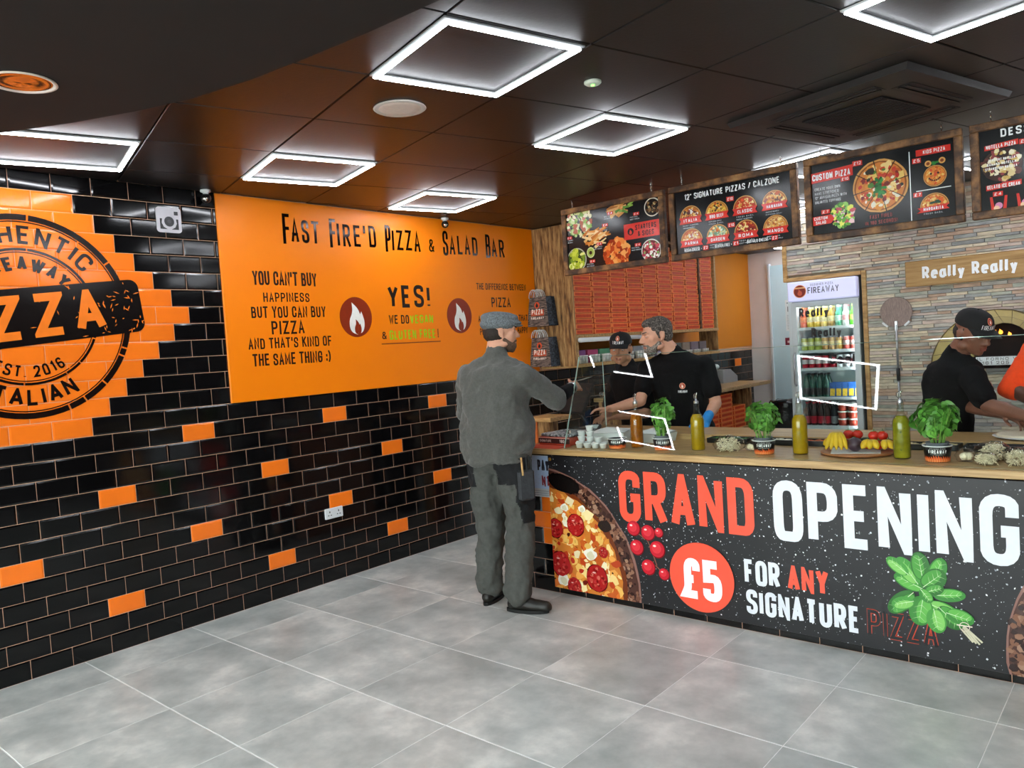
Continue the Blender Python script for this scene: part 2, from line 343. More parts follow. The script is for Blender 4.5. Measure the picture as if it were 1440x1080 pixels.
def stroke(pts, w, closed=False, cap=0):
    P = [Vector(p) for p in pts]; Q = [P[0]]
    for x in P[1:]:
        if (x-Q[-1]).length > 1e-5: Q.append(x)
    P = Q
    if closed and (P[0]-P[-1]).length < 1e-5: P = P[:-1]
    n = len(P); L = []; R = []
    if n < 2: return []
    for i in range(n):
        if closed: a, b = P[i-1], P[(i+1) % n]
        else: a = P[i-1] if i else None; b = P[i+1] if i < n-1 else None
        d0 = (P[i]-a).normalized() if a is not None else None; d1 = (b-P[i]).normalized() if b is not None else None
        if d0 is None: d0 = d1
        if d1 is None: d1 = d0
        n0 = Vector((-d0.y, d0.x)); n1 = Vector((-d1.y, d1.x)); m = n0 + n1
        if m.length < .2: m = n0.copy(); s = 1
        else: m.normalize(); s = min(1/max(m.dot(n0), .2), 4.5 if w > .15 else 2.2)
        p = P[i].copy()
        if cap and not closed and i == 0: p = p - d1*w*.5*cap
        if cap and not closed and i == n-1: p = p + d0*w*.5*cap
        L.append(p + m*(w*.5*s)); R.append(p - m*(w*.5*s))
    qs = []
    for i in range(n if closed else n-1):
        j = (i+1) % n; qs.append([R[i], R[j], L[j], L[i]])
    return qs
def clip(poly, x0, x1, y0, y1):
    def cl(P, f, g):
        out = []
        for i in range(len(P)):
            a, b = P[i-1], P[i]; fa, fb = f(a), f(b)
            if fa >= 0 and fb >= 0: out.append(b)
            elif fa >= 0 > fb or fb >= 0 > fa:
                t = fa/(fa-fb); q = a + (b-a)*t; out.append(q)
                if fb >= 0: out.append(b)
        return out
    for f in (lambda p: p.x-x0, lambda p: x1-p.x, lambda p: p.y-y0, lambda p: y1-p.y):
        poly = cl(poly, f, None)
        if not poly: return []
    return poly
class PR:
    """flat print: polygons in (u, v) with a colour and a layer, mapped on a surface"""
    def __init__(s, O, U, V, N=None, fn=None, step=.0007, clip=None):
        s.cnt = {}; s.clip = clip; s.O, s.U, s.V = Vector(O), Vector(U), Vector(V); s.N = Vector(N) if N else s.U.cross(s.V); s.mb = MB(); s.mb.col = (1, 1, 1); s.fn = fn; s.step = step
    def P(s, u, v, k):
        if s.fn: return s.fn(u, v, k*s.step)
        return s.O + s.U*u + s.V*v + s.N*(k*s.step)
    def poly(s, pts, col, k=1):
        s.mb.col = lin(col); pts = list(pts)
        a = sum(pts[i-1][0]*pts[i][1]-pts[i][0]*pts[i-1][1] for i in range(len(pts)))
        if a < 0: pts = pts[::-1]
        if s.clip:
            pts = clip([Vector(p) for p in pts], s.clip[0], s.clip[2], s.clip[1], s.clip[3])
            if len(pts) < 3: return
        c_ = s.cnt.get(k, 0); s.cnt[k] = c_+1; ke = k+.9*(c_ % 97)/97
        s.mb.add([s.P(p[0], p[1], ke) for p in pts], [tuple(range(len(pts)))])
    def rect(s, u0, v0, u1, v1, col, k=1): s.poly([(u0, v0), (u1, v0), (u1, v1), (u0, v1)], col, k)
    def disc(s, u, v, r, col, k=1, n=24, ry=None, wob=0, rg=None, rot=0):
        ry = ry or r; g = rg or rnd; pts = []
        for i in range(n):
            a = 2*pi*i/n; f = 1 + (g.uniform(-wob, wob) if wob else 0); x, y = r*f*cos(a), ry*f*sin(a)
            pts.append((u + x*cos(rot) - y*sin(rot), v + x*sin(rot) + y*cos(rot)))
        s.poly(pts, col, k)
    def ring(s, u, v, r0, r1, col, k=1, n=64, a0=0, a1=2*pi):
        for i in range(n):
            a, b = a0+(a1-a0)*i/n, a0+(a1-a0)*(i+1)/n
            s.poly([(u+r0*cos(a), v+r0*sin(a)), (u+r1*cos(a), v+r1*sin(a)), (u+r1*cos(b), v+r1*sin(b)), (u+r0*cos(b), v+r0*sin(b))], col, k)
    def text(s, t, u, v, h, col, wt=.14, ws=1.0, sp=.2, align='l', width=None, k=2, rot=0, jit=0, arc=None, shear=0, widths=None):
        gl = []; x = 0; tk = wt
        for ch in t:
            if ch == ' ': x += .42*ws; continue
            g = GL.get(ch) or GL.get(ch.upper())
            if not g: continue
            gl.append((x, g, ch)); x += g[0]*ws*(1-tk) + tk + sp
        tot = x - sp
        fx = (width / (tot*h)) if width else 1
        off = {'l': 0, 'c': -tot/2, 'r': -tot}[align]; g_ = random.Random(hash(len(t)) + len(t))
        for x0, (w, st), ch in gl:
            kq = 0
            jy = g_.uniform(-jit, jit); jr = g_.uniform(-jit, jit)*.7; js = 1 + g_.uniform(-jit, jit)*1.2
            for p in st:
                pp, cl = rpath([((q[0]*ws*(1-tk) + tk/2) * fx, tk/2 + q[1]*(1-tk), *( [q[2]*min(1, ws)] if len(q) > 2 else [])) for q in p])
                cp = st is not None and wt >= .155
                for qi, quad in enumerate(stroke(pp, tk, cl, cap=0 if cp else 1)):
                    out = []
                    if cp and ch in 'ABDEFGHIKLMNPRTVWXYZ147&':
                        quad = clip([Vector(p_) for p_ in quad], -.002*fx, (w*ws*(1-tk)+tk)*fx+.002, 0, 1)
                        if len(quad) < 3: continue
                    kq += 1
                    for q in quad:
                        X = q.x; Y = q.y*js + jy
                        X, Y = X + jr*(Y-.5) + shear*Y, Y
                        X = ((x0 + off)*fx + X)*h; Y *= h
                        if arc:
                            cx, cy, r, a0, sg = arc      # sg 1: letters outside up the circle, clockwise; -1: along the bottom
                            a = a0 - sg*X/r; rr = r + sg*Y; out.append((cx + rr*cos(a), cy + rr*sin(a)))
                        else: out.append((u + X*cos(rot) - Y*sin(rot), v + X*sin(rot) + Y*cos(rot)))
                    s.poly(out, col, k+.012*kq)
        return tot*fx*h
    def done(s, name, m=None, parent=None, label=None):
        return s.mb.build(name, m or M_print, parent, label)
FLAME = [(.5,0,.2),(.12,.1,.25),(.08,.45,.25),(.3,.68,.2),(.28,1.0),(.62,.8,.3),(.7,.6,.15),(.78,.72),(.95,.4,.3),(.85,.08,.3),(.5,0)]
def flame(pr, u, v, w, h, col, k=2, inner=None):
    pts, _ = rpath([(p[0], p[1], *( [p[2]] if len(p) > 2 else [])) for p in FLAME])
    c = (.5, .38)
    for i in range(len(pts)-1):
        pr.poly([(u+(c[0]-.5)*w, v+c[1]*h), (u+(pts[i][0]-.5)*w, v+pts[i][1]*h), (u+(pts[i+1][0]-.5)*w, v+pts[i+1][1]*h)], col, k)
    if inner:
        for i in range(len(pts)-1):
            q = [((c[0]-.5)*w*.5+.04*w, c[1]*h*.5), ((pts[i][0]-.5)*w*.45+.04*w, pts[i][1]*h*.48), ((pts[i+1][0]-.5)*w*.45+.04*w, pts[i+1][1]*h*.48)]
            pr.poly([(u+a, v+b) for a, b in q], inner, k+1)
def blobs(pr, u, v, rad, n, cols, rmin, rmax, k, g, half=False, inside=None, lo=0):
    for _ in range(n):
        r = rad*sqrt(g.uniform(lo, 1)); a = g.uniform(0, pi if half else 2*pi)
        x, y = u+r*cos(a), v+r*sin(a)
        if inside and not inside(x, y): continue
        q = g.uniform(rmin, rmax); pr.disc(x, y, q, g.choice(cols), k+.9*_/n, n=g.choice((6, 7, 8)), ry=q*g.uniform(.5, 1), wob=.25, rg=g, rot=g.uniform(0, pi))
def pizza(pr, u, v, r, g, half=False, tops=None, k=2, base='#c8832f', dens=1.0):
    tops = tops or ['#b5261a', '#8e1f14', '#e6c06a', '#3c2417']
    def disc(rr, c, kk):
        if half:
            n = 20; pr.poly([(u+rr*cos(pi*i/n), v+rr*sin(pi*i/n)) for i in range(n+1)], c, kk)
        else: pr.disc(u, v, rr, c, kk, n=32, wob=.012, rg=g)
    disc(r, '#d49a55', k); disc(r*.93, '#8a4a1c', k+1); disc(r*.88, base, k+2)
    blobs(pr, u, v, r*.82, int(26*dens), ['#e8c26a', '#efd08a', '#d88a35', '#c2541f'], r*.06, r*.15, k+3, g, half)
    blobs(pr, u, v, r*.76, int(22*dens), tops, r*.05, r*.13, k+4, g, half)
# ================================================================== THE ROOM
H = 2.65; XR = 6.2; YF = -3.6; YB = 9.15; YS = 5.8
def slab(name, x0, x1, y0, y1, z0, z1, m, label=None, parent=None):
    b = MB(); b.box(x0, x1, y0, y1, z0, z1); o = b.build(name, m, parent); 
    if parent is None: struct(o, label)
    return o
floor = slab('floor', -.15, XR+.15, YF-.15, YB+.15, -.12, -.0009, M_floor_grout, 'large grey stone-look floor tiles with thin white joints')
# floor tiles on the measured 0.6 m grid
fx0, fy0, ft = .39-.6*2, .26-.604*8, .602
mbt = MB(); mbt.bbox(.0022, ft-.0022, .0022, ft-.0022, -.011, 0, .0008); tile_me = mbt.build('floor_tile', M_floor_tile, data_only=True)
for i in range(13):
    for j in range(24):
        x, y = fx0 + i*.6005, fy0 + j*.604
        a0, a1, b0, b1 = max(x, 0), min(x+ft, XR), max(y, YF), min(y+ft, YB)
        if a1-a0 < .02 or b1-b0 < .02: continue
        if (a1-a0) > ft-.004 and (b1-b0) > ft-.004: link('floor_tile', tile_me, floor, loc=(x, y, 0))
        else:
            q = MB(); q.bbox(a0-x+.0015, a1-x-.0015, b0-y+.0015, b1-y-.0015, -.011, 0, .0012); me = q.build('floor_tile', M_floor_tile, data_only=True); link('floor_tile', me, floor, loc=(x, y, 0))
# ---- ceiling: rotated 0.6 m grid
GO = Vector((2.205, .693)); GA = Vector((.2575, .9663)); GB = Vector((.9663, -.2575)); GP = .606
ceiling = slab('ceiling', -.15, XR+.15, YF-.15, YB+.15, H+.012, H+.15, mat('dark_ceiling_grid', '#0b0a0a', .6, noise=(10, .1)), 'black square ceiling panels laid askew to the walls')
SKIPC = set()
for i in range(-9, 17):
    for j in range(-9, 10):
        o = GO + GA*(GP*i) + GB*(GP*j); g = .003
        P = [o + GA*g + GB*g, o + GA*g + GB*(GP-g), o + GA*(GP-g) + GB*(GP-g), o + GA*(GP-g) + GB*g]
        P = clip(P, .001, XR-.001, YF+.001, YB-.001)
        if len(P) < 3: continue
        ar = abs(sum(P[k-1].x*P[k].y-P[k].x*P[k-1].y for k in range(len(P))))/2
        if ar < .004: continue
        c = sum(P, Vector((0, 0)))/len(P)
        if c.y > 6.2 and c.x > 2.6: continue
        q = MB(); n = len(P); lo = [(c.x+(p.x-c.x)*.99-c.x, c.y+(p.y-c.y)*.99-c.y, 0) for p in P]; mid = [(p.x-c.x, p.y-c.y, .003) for p in P]; hi = [(p.x-c.x, p.y-c.y, .012) for p in P]
        fs = [tuple(range(n-1, -1, -1))] if False else [tuple(range(n))]
        for k in range(n): kk = (k+1) % n; fs += [(k, n+k, n+kk, kk), (n+k, 2*n+k, 2*n+kk, n+kk)]
        q.add(lo+mid+hi, fs); me = q.build('ceiling_tile', M_ceil, data_only=True); link('ceiling_tile', me, ceiling, loc=(c.x, c.y, H))
# ---- left wall, tiled
wall_left = slab('wall_left', -.15, -.0025, YF, YB, 0, H+.01, M_grout, 'wall of bevelled black metro tiles with scattered orange tiles')
TW, TH = .202, .102
def metro(w, h, m, sx=1):
    """bevelled tile standing on the y-z plane, facing +x"""
    q = MB(); g = .0013; b = .009
    o = [(-.007, g, g), (-.007, w-g, g), (-.007, w-g, h-g), (-.007, g, h-g)]
    e = [(-.0019, y, z) for _, y, z in o]
    bb = min(b, (w-2*g)*.3); i = [(.001, g+bb, g+b), (.001, w-g-bb, g+b), (.001, w-g-bb, h-g-b), (.001, g+bb, h-g-b)]
    fs = [(8, 9, 10, 11)]
    for k in range(4): kk = (k+1) % 4; fs += [(k, kk, 4+kk, 4+k), (4+k, 4+kk, 8+kk, 8+k)]
    q.add(o+e+i, fs); return q
MET = {}
def metro_me(w, m):
    key = (round(w, 3), m.name)
    if key not in MET: MET[key] = metro(w, TH, m).build('wall_tile', m, data_only=True)
    return MET[key]
spots = {(5, 0), (2, 2.5), (8, 2.5), (8, 7.5), (11, 5), (11, 10), (11, 15), (8, 12.5), (5, 10), (5, 15), (5, 5), (2, 7.5), (2, 12.5), (2, 17.5), (8, 17.5), (5, 20), (11, 20), (11, -5), (8, -2.5), (2, -2.5), (5, -5)}
dia = {24: 2, 23: 2.5, 22: 3, 21: 3.5, 20: 4, 19: 4.5, 18: 5, 17: 4.5, 16: 4, 15: 3.5, 14: 3, 13: 2.5, 12: 2}
cells = []
for r in range(26):
    off = 0 if r % 2 == 0 else -.5
    for k in range(-17, 46):
        y0 = (k+off)*TW; y1 = y0+TW; c = k+off+.5
        if y1 <= YF+.01 or y0 >= YB: continue
        if r >= 13:
            if y0 >= 1.232: continue
            y1 = min(y1, 1.237)
        y1 = min(y1, YB); y0c = max(y0, YF)
        if y1-y0c < .012: continue
        lim = dia.get(r)
        orange = (r, c) in spots or (lim is not None and -lim+1.2 < c < lim) or (y0 > 5.5 and (r*5+k*3) % 23 == 0)
        cells.append((y0c, y1-y0c, r, M_orange_tile if orange else M_black_tile))
cx_, cy_, cz_ = cam.location
cells.sort(key=lambda t: (0 if (t[0] > -.35 and t[0] < 4.4) or (7.2 < t[0] < 9.15 and 8 < t[2] < 13) else 1, (t[0]-cy_)**2 + (t[2]*TH-cz_)**2))
rest = {M_black_tile.name: MB(), M_orange_tile.name: MB()}
for n_, (y0, w, r, m) in enumerate(cells):
    if n_ < 300: link('wall_tile', metro_me(w, m), wall_left, loc=(0, y0, r*TH))
    else:
        t = metro(w, TH, m); B_ = rest[m.name]; B_.add([(x, y+y0, z+r*TH) for x, y, z in t.v], t.f)
rt = MB(); rt.cur = 0; rt.add(rest[M_black_tile.name].v, rest[M_black_tile.name].f); rt.cur = 1; rt.add(rest[M_orange_tile.name].v, rest[M_orange_tile.name].f)
rt.build('wall_tile', [M_black_tile, M_orange_tile], wall_left, 'more of the same bevelled wall tiles', 'stuff')
# kitchen part of the left wall: orange paint above tile height
slab('wall_kitchen', -.002, .003, 4.395, YB, 1.378, H, M_orange_paint, 'plain orange painted wall beside the pizza box shelf')
# ---- far end wall, stone wall, right and front walls
slab('wall_back', -.15, XR+.15, YB, YB+.12, 0, H, mat('pale_mauve_wall', '#e6dbd7', .6, noise=(5, .04)), 'pale wall at the end of the kitchen passage')
wall_right = slab('wall_right', XR, XR+.15, YF, YB, 0, H, mat('charcoal_wall', '#3a3735', .6, noise=(5, .05)), 'plain dark side wall')
slab('wall_front', -.15, XR+.15, YF-.15, YF, 0, .35, mat('dark_shopfront_frame', '#232226', .5, noise=(5, .05)), 'low dark shopfront sill')
slab('trim_5', -.15, XR+.15, YF-.15, YF, 2.45, H, M_blackmetal, 'dark shopfront head rail')
for k, x in enumerate((0, 1.95, 3.95, XR-.1)): slab('trim_%d' % (6+k), x, x+.1, YF-.12, YF-.02, .35, 2.45, M_blackmetal, 'dark shopfront mullion')
slab('window_1', .1, XR-.1, YF-.08, YF-.07, .35, 2.45, M_glass, 'clear shopfront glazing')
# pavement outside
slab('trim_10', -3, 9, YF-8, YF-.16, -.15, -.02, mat('pavement_paving', '#8c8a86', .8, noise=(3, .1)), 'pale pavement outside the shopfront')
stone = MB(); stone.box(1.815, 2.50, YS+.022, YS+.2, 2.03, H); stone.box(2.50, 3.30, YS+.022, YS+.2, 0, H); stone.box(3.76, XR, YS+.022, YS+.2, 0, H); stone.box(3.30, 3.76, YS+.022, YS+.2, 0, 1.16); stone.box(3.30, 3.76, YS+.022, YS+.2, 1.52, H)
wall_stone = struct(stone.build('wall_stone', M_stoneback), 'split-face ledge stone wall in buff, grey and rust strips')
slab('wall_passage', 1.815, 1.86, YS+.03, YB, 0, H, mat('passage_pale_wall', '#d8e4e8', .35, noise=(4, .04)), 'pale wall lining the passage')
g = random.Random(3); strips = []
z = .3
while z < 2.62:
    h = g.choice((.022, .027, .031, .025)); x = 1.816 if z > 2.03 else 2.502; x -= 0
    while x < XR-.01:
        l = g.uniform(.1, .3); x1 = min(x+l, XR-.002)
        if 1.16 < z+h/2 < 1.6 and x < 3.76 and x1 > 3.2:
            mw_ = .44*sqrt(max(0, 1-((z+h/2-1.16)/.45)**2)); lo_, hi_ = 3.47-mw_, 3.47+mw_
            if x1 > lo_ and x < hi_:
                if x < lo_: strips.append((x, lo_, z, z+h, .004, g.randrange(7)))
                x = hi_; continue
        strips.append((x, x1, z, min(z+h, 2.64), g.uniform(0, .014), g.randrange(7))); x = x1
    z += h
def blk(q, x0, x1, z0, z1, d, y=YS):
    g_ = .0007; b = .0025; yf = y + .006 - d; yb = y + .024
    o = [(x0+g_, z0+g_), (x1-g_, z0+g_), (x1-g_, z1-g_), (x0+g_, z1-g_)]; i = [(x0+g_+b, z0+g_+b), (x1-g_-b, z0+g_+b), (x1-g_-b, z1-g_-b), (x0+g_+b, z1-g_-b)]
    V = [(a, yb, c) for a, c in o] + [(a, yf+.004, c) for a, c in o] + [(a, yf, c) for a, c in i]
    fs = [(8, 9, 10, 11)]
    for k in range(4): kk = (k+1) % 4; fs += [(k, kk, 4+kk, 4+k), (4+k, 4+kk, 8+kk, 8+k)]
    q.add(V, fs)
strips.sort(key=lambda s_: 0 if ((s_[0] < 3.7) and (s_[2] > .84) and s_[3] < 2.32) else 1)
vis = [s_ for s_ in strips if s_[0] < 3.7 and s_[2] > .84 and s_[3] < 2.32]; vis.sort(key=lambda s_: -(s_[1]-s_[0])*(s_[3]-s_[2]))
top300 = set(id(s_) for s_ in vis[:298]); sm_ = MB()
for s_ in strips:
    if id(s_) in top300:
        q = MB(); blk(q, 0, s_[1]-s_[0], 0, s_[3]-s_[2], s_[4], 0); me = q.build('stone', M_stones[s_[5]], data_only=True); link('stone', me, wall_stone, loc=(s_[0], YS, s_[2]))
    else: sm_.cur = s_[5]; blk(sm_, *s_[:4], s_[4])
sm_.build('stone', M_stones, wall_stone, 'more of the same stone strips', 'stuff')
def trimbar(n, x0, x1, z0, z1, y0=YS-.02, y1=YS+.03, m=M_pine, label='pale wooden trim strip on the stone wall'):
    q = MB(); q.bbox(x0, x1, y0, y1, z0, z1, .004); struct(q.build('trim_%d' % n, m), label)
trimbar(1, 1.80, 1.835, 2.0, 2.45, label='short upright wood trim above the drinks fridge'); trimbar(2, 1.836, 2.48, 2.0, 2.035, label='wooden trim running over the drinks fridge'); trimbar(3, 2.481, 2.52, 0, 2.035, label='tall wooden trim right of the drinks fridge')
# curved bulkhead over the entrance
cur = [(0, -1.05), (.35, -.78), (.75, -.52), (1.178, -.272), (1.45, -.12), (1.717, .0), (1.949, .085), (2.239, .146), (2.512, .178), (2.80, .203), (3.10, .216), (3.5, .205), (4.0, .14), (4.6, .0), (5.2, -.22), (5.8, -.5), (XR, -.72)]
q = MB(); n = len(cur)
lo = [(x, y, 2.5) for x, y in cur]; hi = [(x, y, H-.0) for x, y in cur]; lb = [(x, YF, 2.5) for x, y in cur]
q.add(lo+hi+lb, [f for k in range(n-1) for f in ((k, n+k, n+k+1, k+1), (k, k+1, 2*n+k+1, 2*n+k))])
struct(q.build('trim_4', M_soffit), 'dropped black ceiling bulkhead with a curved edge')
# ------------------------------------------------------------------ ceiling fittings
def rotz(x, y): return Vector((GB.x*x + GA.x*y, GB.y*x + GA.y*y))
def led(i, j, label):
    o = GO + GA*(GP*i) + GB*(GP*j); L = .590; w = .021; e = .008
    ang = atan2(GB.y, GB.x)
    t = thing('led_frame_light', label, 'ceiling light', (o.x, o.y, H), 'square white light frames in the ceiling', rot=(0, 0, ang))
    def part(x0, x1, y0, y1):
        q = MB(); q.bbox(x0, x1, y0, y1, -.018, -.005, .004)
        q.m = [0 if all(q.v[i][2] < -.0135 for i in f) else 1 for f in q.f]; return q.build('light_tube', [M_led, M_ledside], data_only=True)
    for a in ((e, L-e, e, e+w), (e, L-e, L-e-w, L-e), (e, e+w, e+w, L-e-w), (L-e-w, L-e, e+w, L-e-w)): link('light_tube', part(*a), t)
    q = MB()
    for a in ((0, L, 0, .006), (0, L, L-.006, L), (0, .006, .006, L-.006), (L-.006, L, .006, L-.006)): q.box(*a, -.006, -.0005)
    for a in ((e, L-e, e, e+w), (e, L-e, L-e-w, L-e), (e, e+w, e+w, L-e-w), (L-e-w, L-e, e+w, L-e-w)): q.box(*a, -.005, -.0005)
    me = q.build('frame', M_white, data_only=True); link('frame', me, t)
led(0, 0, 'large bright square light frame, biggest, nearest the top centre')
led(2, -1, 'square light frame just above the hanging menu boards, centre right')
led(2, -4, 'smallest square light frame, close above the orange wall panel')
led(0, -3, 'square light frame left of the ceiling speaker, before the orange panel')
led(-2, -3, 'square light frame at far left, partly hidden by the black bulkhead')
led(2, 2, 'square light frame cut by the top right corner of the picture')
led(5, -1, 'light frame mostly hidden behind the two middle menu boards')
led(5, 2, 'added unseen light frame above the right end of the serving counter')  # added outside the view to light counter and kitchen
led(9, -4, 'added unseen light frame over the passage behind the kitchen')  # added out of sight to light the passage
led(12, -6, 'added unseen light frame brightening the pale blue cold room door')  # extra hidden frame, put in to brighten the cold room door
led(11, -5, 'added unseen light frame at the far end of the passage')  # unseen extra frame that lifts the dark end wall
led(7, -3, 'added light frame hidden over the kitchen behind the boards')  # added behind the menu boards for more kitchen light
led(7, 0, 'added hidden light frame over the pizza oven')  # unseen extra light for the stone wall and oven
led(7, 2, 'added hidden light frame over the right of the kitchen')  # invented frame, adds light to the right side of the kitchen
led(0, 3, 'added unseen light frame over the entrance side of the room')  # added overhead out of view as light for the near room
def discfit(name, label, cat, x, y, z, parts):
    t = thing(name, label, cat, (x, y, z))
    for nm, prof, m, lab in parts:
        q = MB(); q.lathe(prof, (x, y, z), 32); q.build(nm, m, t, lab)
    return t
discfit('ceiling_speaker', 'round off-white ceiling speaker between two light frames', 'speaker', 1.972, 1.05, H, (('rim', [(.113, -.0005), (.117, -.004), (.112, -.008), (.104, -.006)], M_offwhite, None), ('grille', [(.0, -.0075), (.06, -.0075), (.104, -.0055), (.104, -.001)], mat('pale_speaker_mesh', '#e6d3c8', .7, noise=(60, .05), bump=(300, .3, .002)), None)))
discfit('smoke_detector', 'small round white ceiling sensor with a green light', 'sensor', 2.72, 1.458, H, (('base', [(.036, -.0005), (.036, -.008), (.028, -.014), (0, -.015)], mat('cream_sensor_plastic', '#d8dfcf', .5, noise=(20, .03)), None), ('indicator_lamp', [(.008, -.0145), (.006, -.019), (0, -.02)], mat('green_indicator', '#7dff6a', .4, emit=('#63ff4a', 3.0), noise=(9, .02)), 'small green light')))
t = thing('recessed_downlight', 'round chrome downlight set into the black bulkhead, unlit', 'ceiling light', (1.80, -.385, 2.5))
q = MB(); q.lathe([(.098, -.0005), (.1, -.004), (.094, -.006), (.086, -.003), (.086, -.0012)], (1.80, -.385, 2.5), 40, caps=False); q.build('trim_ring', mat('pinkish_white_ring', '#e6d2c8', .35, noise=(20, .02)), t)
q = MB(); q.lathe([(.086, -.0015), (.08, -.0025), (.07, -.0008), (.04, -.0012), (.03, -.003), (.0, -.004)], (1.80, -.385, 2.5), 40, caps=False); q.build('reflector', mat('satin_reflector', '#e6dcd2', .12, metal=1, noise=(14, .15)), t, 'mirror reflector')
# air conditioner cassette
ao = Vector((2.80, 2.556)); t = thing('air_conditioner', 'black square air conditioning cassette in the ceiling', 'air conditioner', (ao.x, ao.y, H), rot=(0, 0, atan2(GB.y, GB.x)))
M_ac = mat('dark_grey_ac_plastic', '#171413', .45, noise=(20, .05)); M_acd = mat('black_ac_grille', '#0b0b10', .5, noise=(30, .1))
q = MB(); L = .95
q.add([(0, 0, -.001), (L, 0, -.001), (L, L, -.001), (0, L, -.001), (.012, .012, -.028), (L-.012, .012, -.028), (L-.012, L-.012, -.028), (.012, L-.012, -.028), (.24, .24, -.034), (L-.24, .24, -.034), (L-.24, L-.24, -.034), (.24, L-.24, -.034)], [(0, 1, 5, 4), (1, 2, 6, 5), (2, 3, 7, 6), (3, 0, 4, 7), (4, 5, 9, 8), (5, 6, 10, 9), (6, 7, 11, 10), (7, 4, 8, 11), (8, 9, 10, 11)])
link('panel', q.build('panel', M_ac, data_only=True), t)
q = MB()
q.bbox(.26, L-.26, .26, L-.26, -.040, -.034, .003); link('intake_grille', q.build('intake_grille', M_acd, data_only=True), t, 'black central grille')
q = MB()
for k in range(14): yy = .275+k*.03; q.box(.27, L-.27, yy, yy+.006, -.043, -.040)
link('grille_slats', q.build('grille_slats', M_acd, data_only=True), t)
for (x0, x1, y0, y1) in ((.2, L-.2, .09, .19), (.2, L-.2, L-.19, L-.09), (.09, .19, .2, L-.2), (L-.19, L-.09, .2, L-.2)):
    q = MB(); q.bbox(x0, x1, y0, y1, -.0335, -.0295, .002); v = link('air_vent', q.build('air_vent', M_acd, data_only=True), t)
    q = MB()
    for s_ in (.3, .62):
        if x1-x0 > y1-y0: yy = y0+(y1-y0)*s_; q.box(x0+.01, x1-.01, yy, yy+.012, -.038, -.0335)
        else: xx = x0+(x1-x0)*s_; q.box(xx, xx+.012, y0+.01, y1-.01, -.038, -.0335)
    link('louvre', q.build('louvre', M_ac, data_only=True), v)
def camera_unit(x, y, z, label):
    t = thing('security_camera', label, 'camera', (x, y, z))
    q = MB(); q.lathe([(.03, 0), (.032, -.012), (.016, -.02), (.014, -.03)], (x, y, z), 16); q.build('mount', M_white, t)
    q = MB(); q.smooth = True; q.ell((x, y, z-.052), (.03, .03, .03)); q.build('housing', M_blackmetal, t)
    q = MB(); d = Vector((.7, -.6, -.25)).normalized(); c = Vector((x, y, z-.052)); q.tube([c+d*.024, c+d*.036], [.017, .015], 14); q.build('lens', M_chrome, t, 'ringed lens')
    return t
camera_unit(.055, 1.15, H-.002, 'small black ceiling camera at the left corner of the orange panel')
camera_unit(.06, 3.19, H-.002, 'small black ceiling camera above the word Salad on the orange panel')
# ------------------------------------------------------------------ orange wall panel with lettering
t = thing('wall_panel', 'large satin orange board with dark slogans on the tiled wall', 'wall board', (0, 1.237, 1.326))
q = MB(); q.bbox(-.006, .010, 1.237, 4.362, 1.326, 2.645, .002); q.build('board', M_orange_panel, t)
def LP(): return PR((.0105, 0, 0), (0, 1, 0), (0, 0, 1))
DK = '#2b0f0c'
pr = LP(); kw = dict(wt=.13, k=1, jit=.02)
def title(word, u, v, width, h, hc=None):
    # small-caps title: tall first letter, shorter rest
    n = len(word); w0 = width*.9/(n) ; 
    pr.text(word[0], u, v-(.02), h*1.12, DK, wt=.11, ws=.55, k=1, jit=.02, width=w0*.75)
    pr.text(word[1:], u+w0*1.0, v, h*.84, DK, wt=.13, ws=.7, k=1, jit=.03, width=width-w0*1.0)
title('FAST', 1.705, 2.375, .285, .185); title("FIRE'D", 2.085, 2.372, .415, .185); title('PIZZA', 2.594, 2.368, .352, .185)
pr.text('&', 3.041, 2.375, .1, DK, wt=.13, width=.055, k=1)
title('SALAD', 3.2, 2.368, .41, .185); title('BAR', 3.718, 2.373, .24, .185)
pr.done('title_lettering', M_darkchrome, t, 'mirror-dark title Fast Fire\'d Pizza & Salad Bar')
pr = LP(); h = .088
for s_, u0, u1, v, hh in (("YOU CAN'T BUY", 1.452, 1.94, 2.077, .092), ('HAPPINESS', 1.517, 1.872, 1.968, .062), ('BUT YOU CAN BUY', 1.422, 1.997, 1.862, .075), ('PIZZA', 1.561, 1.812, 1.752, .088), ("AND THAT'S KIND OF", 1.384, 2.028, 1.66, .07), ('THE SAME THING :)', 1.406, 2.012, 1.548, .08)):
    pr.text(s_, u0, v, hh, DK, wt=.15, k=1, jit=.02, width=u1-u0)
pr.text('YES!', 2.575, 1.925, .175, '#1c0a0c', wt=.17, k=1, jit=.02, width=.435)
pr.text('WE DO', 2.572, 1.803, .067, DK, wt=.15, k=1, width=.2)
pr.text('&', 2.492, 1.69, .055, DK, wt=.15, k=1, width=.045); pr.text('!', 3.07, 1.685, .07, '#8c3a10', wt=.15, k=1)
pr.text('THE DIFFERENCE BETWEEN', 3.566, 2.08, .055, DK, wt=.14, k=1, width=.658)
pr.text('PIZZA', 3.745, 1.928, .085, DK, wt=.14, k=1, width=.252); pr.text('AND YOUR OPINION IS THAT', 3.564, 1.803, .055, DK, wt=.14, k=1, width=.66)
pr.text('PIZZA MAKES PEOPLE HAPPY', 3.575, 1.69, .055, DK, wt=.14, k=1, width=.64)
pr.rect(2.483, 1.65, 3.098, 1.657, '#7a1d12', 1)
pr.done('slogan_lettering', mat('dark_brown_vinyl', '#240d10', .3, noise=(20, .1), attr=True), t)
pr = LP(); pr.text('VEGAN', 2.785, 1.803, .067, '#a8d410', wt=.17, k=1, width=.245); pr.text('GLUTEN FREE', 2.566, 1.682, .073, '#a8d410', wt=.17, k=1, width=.48)
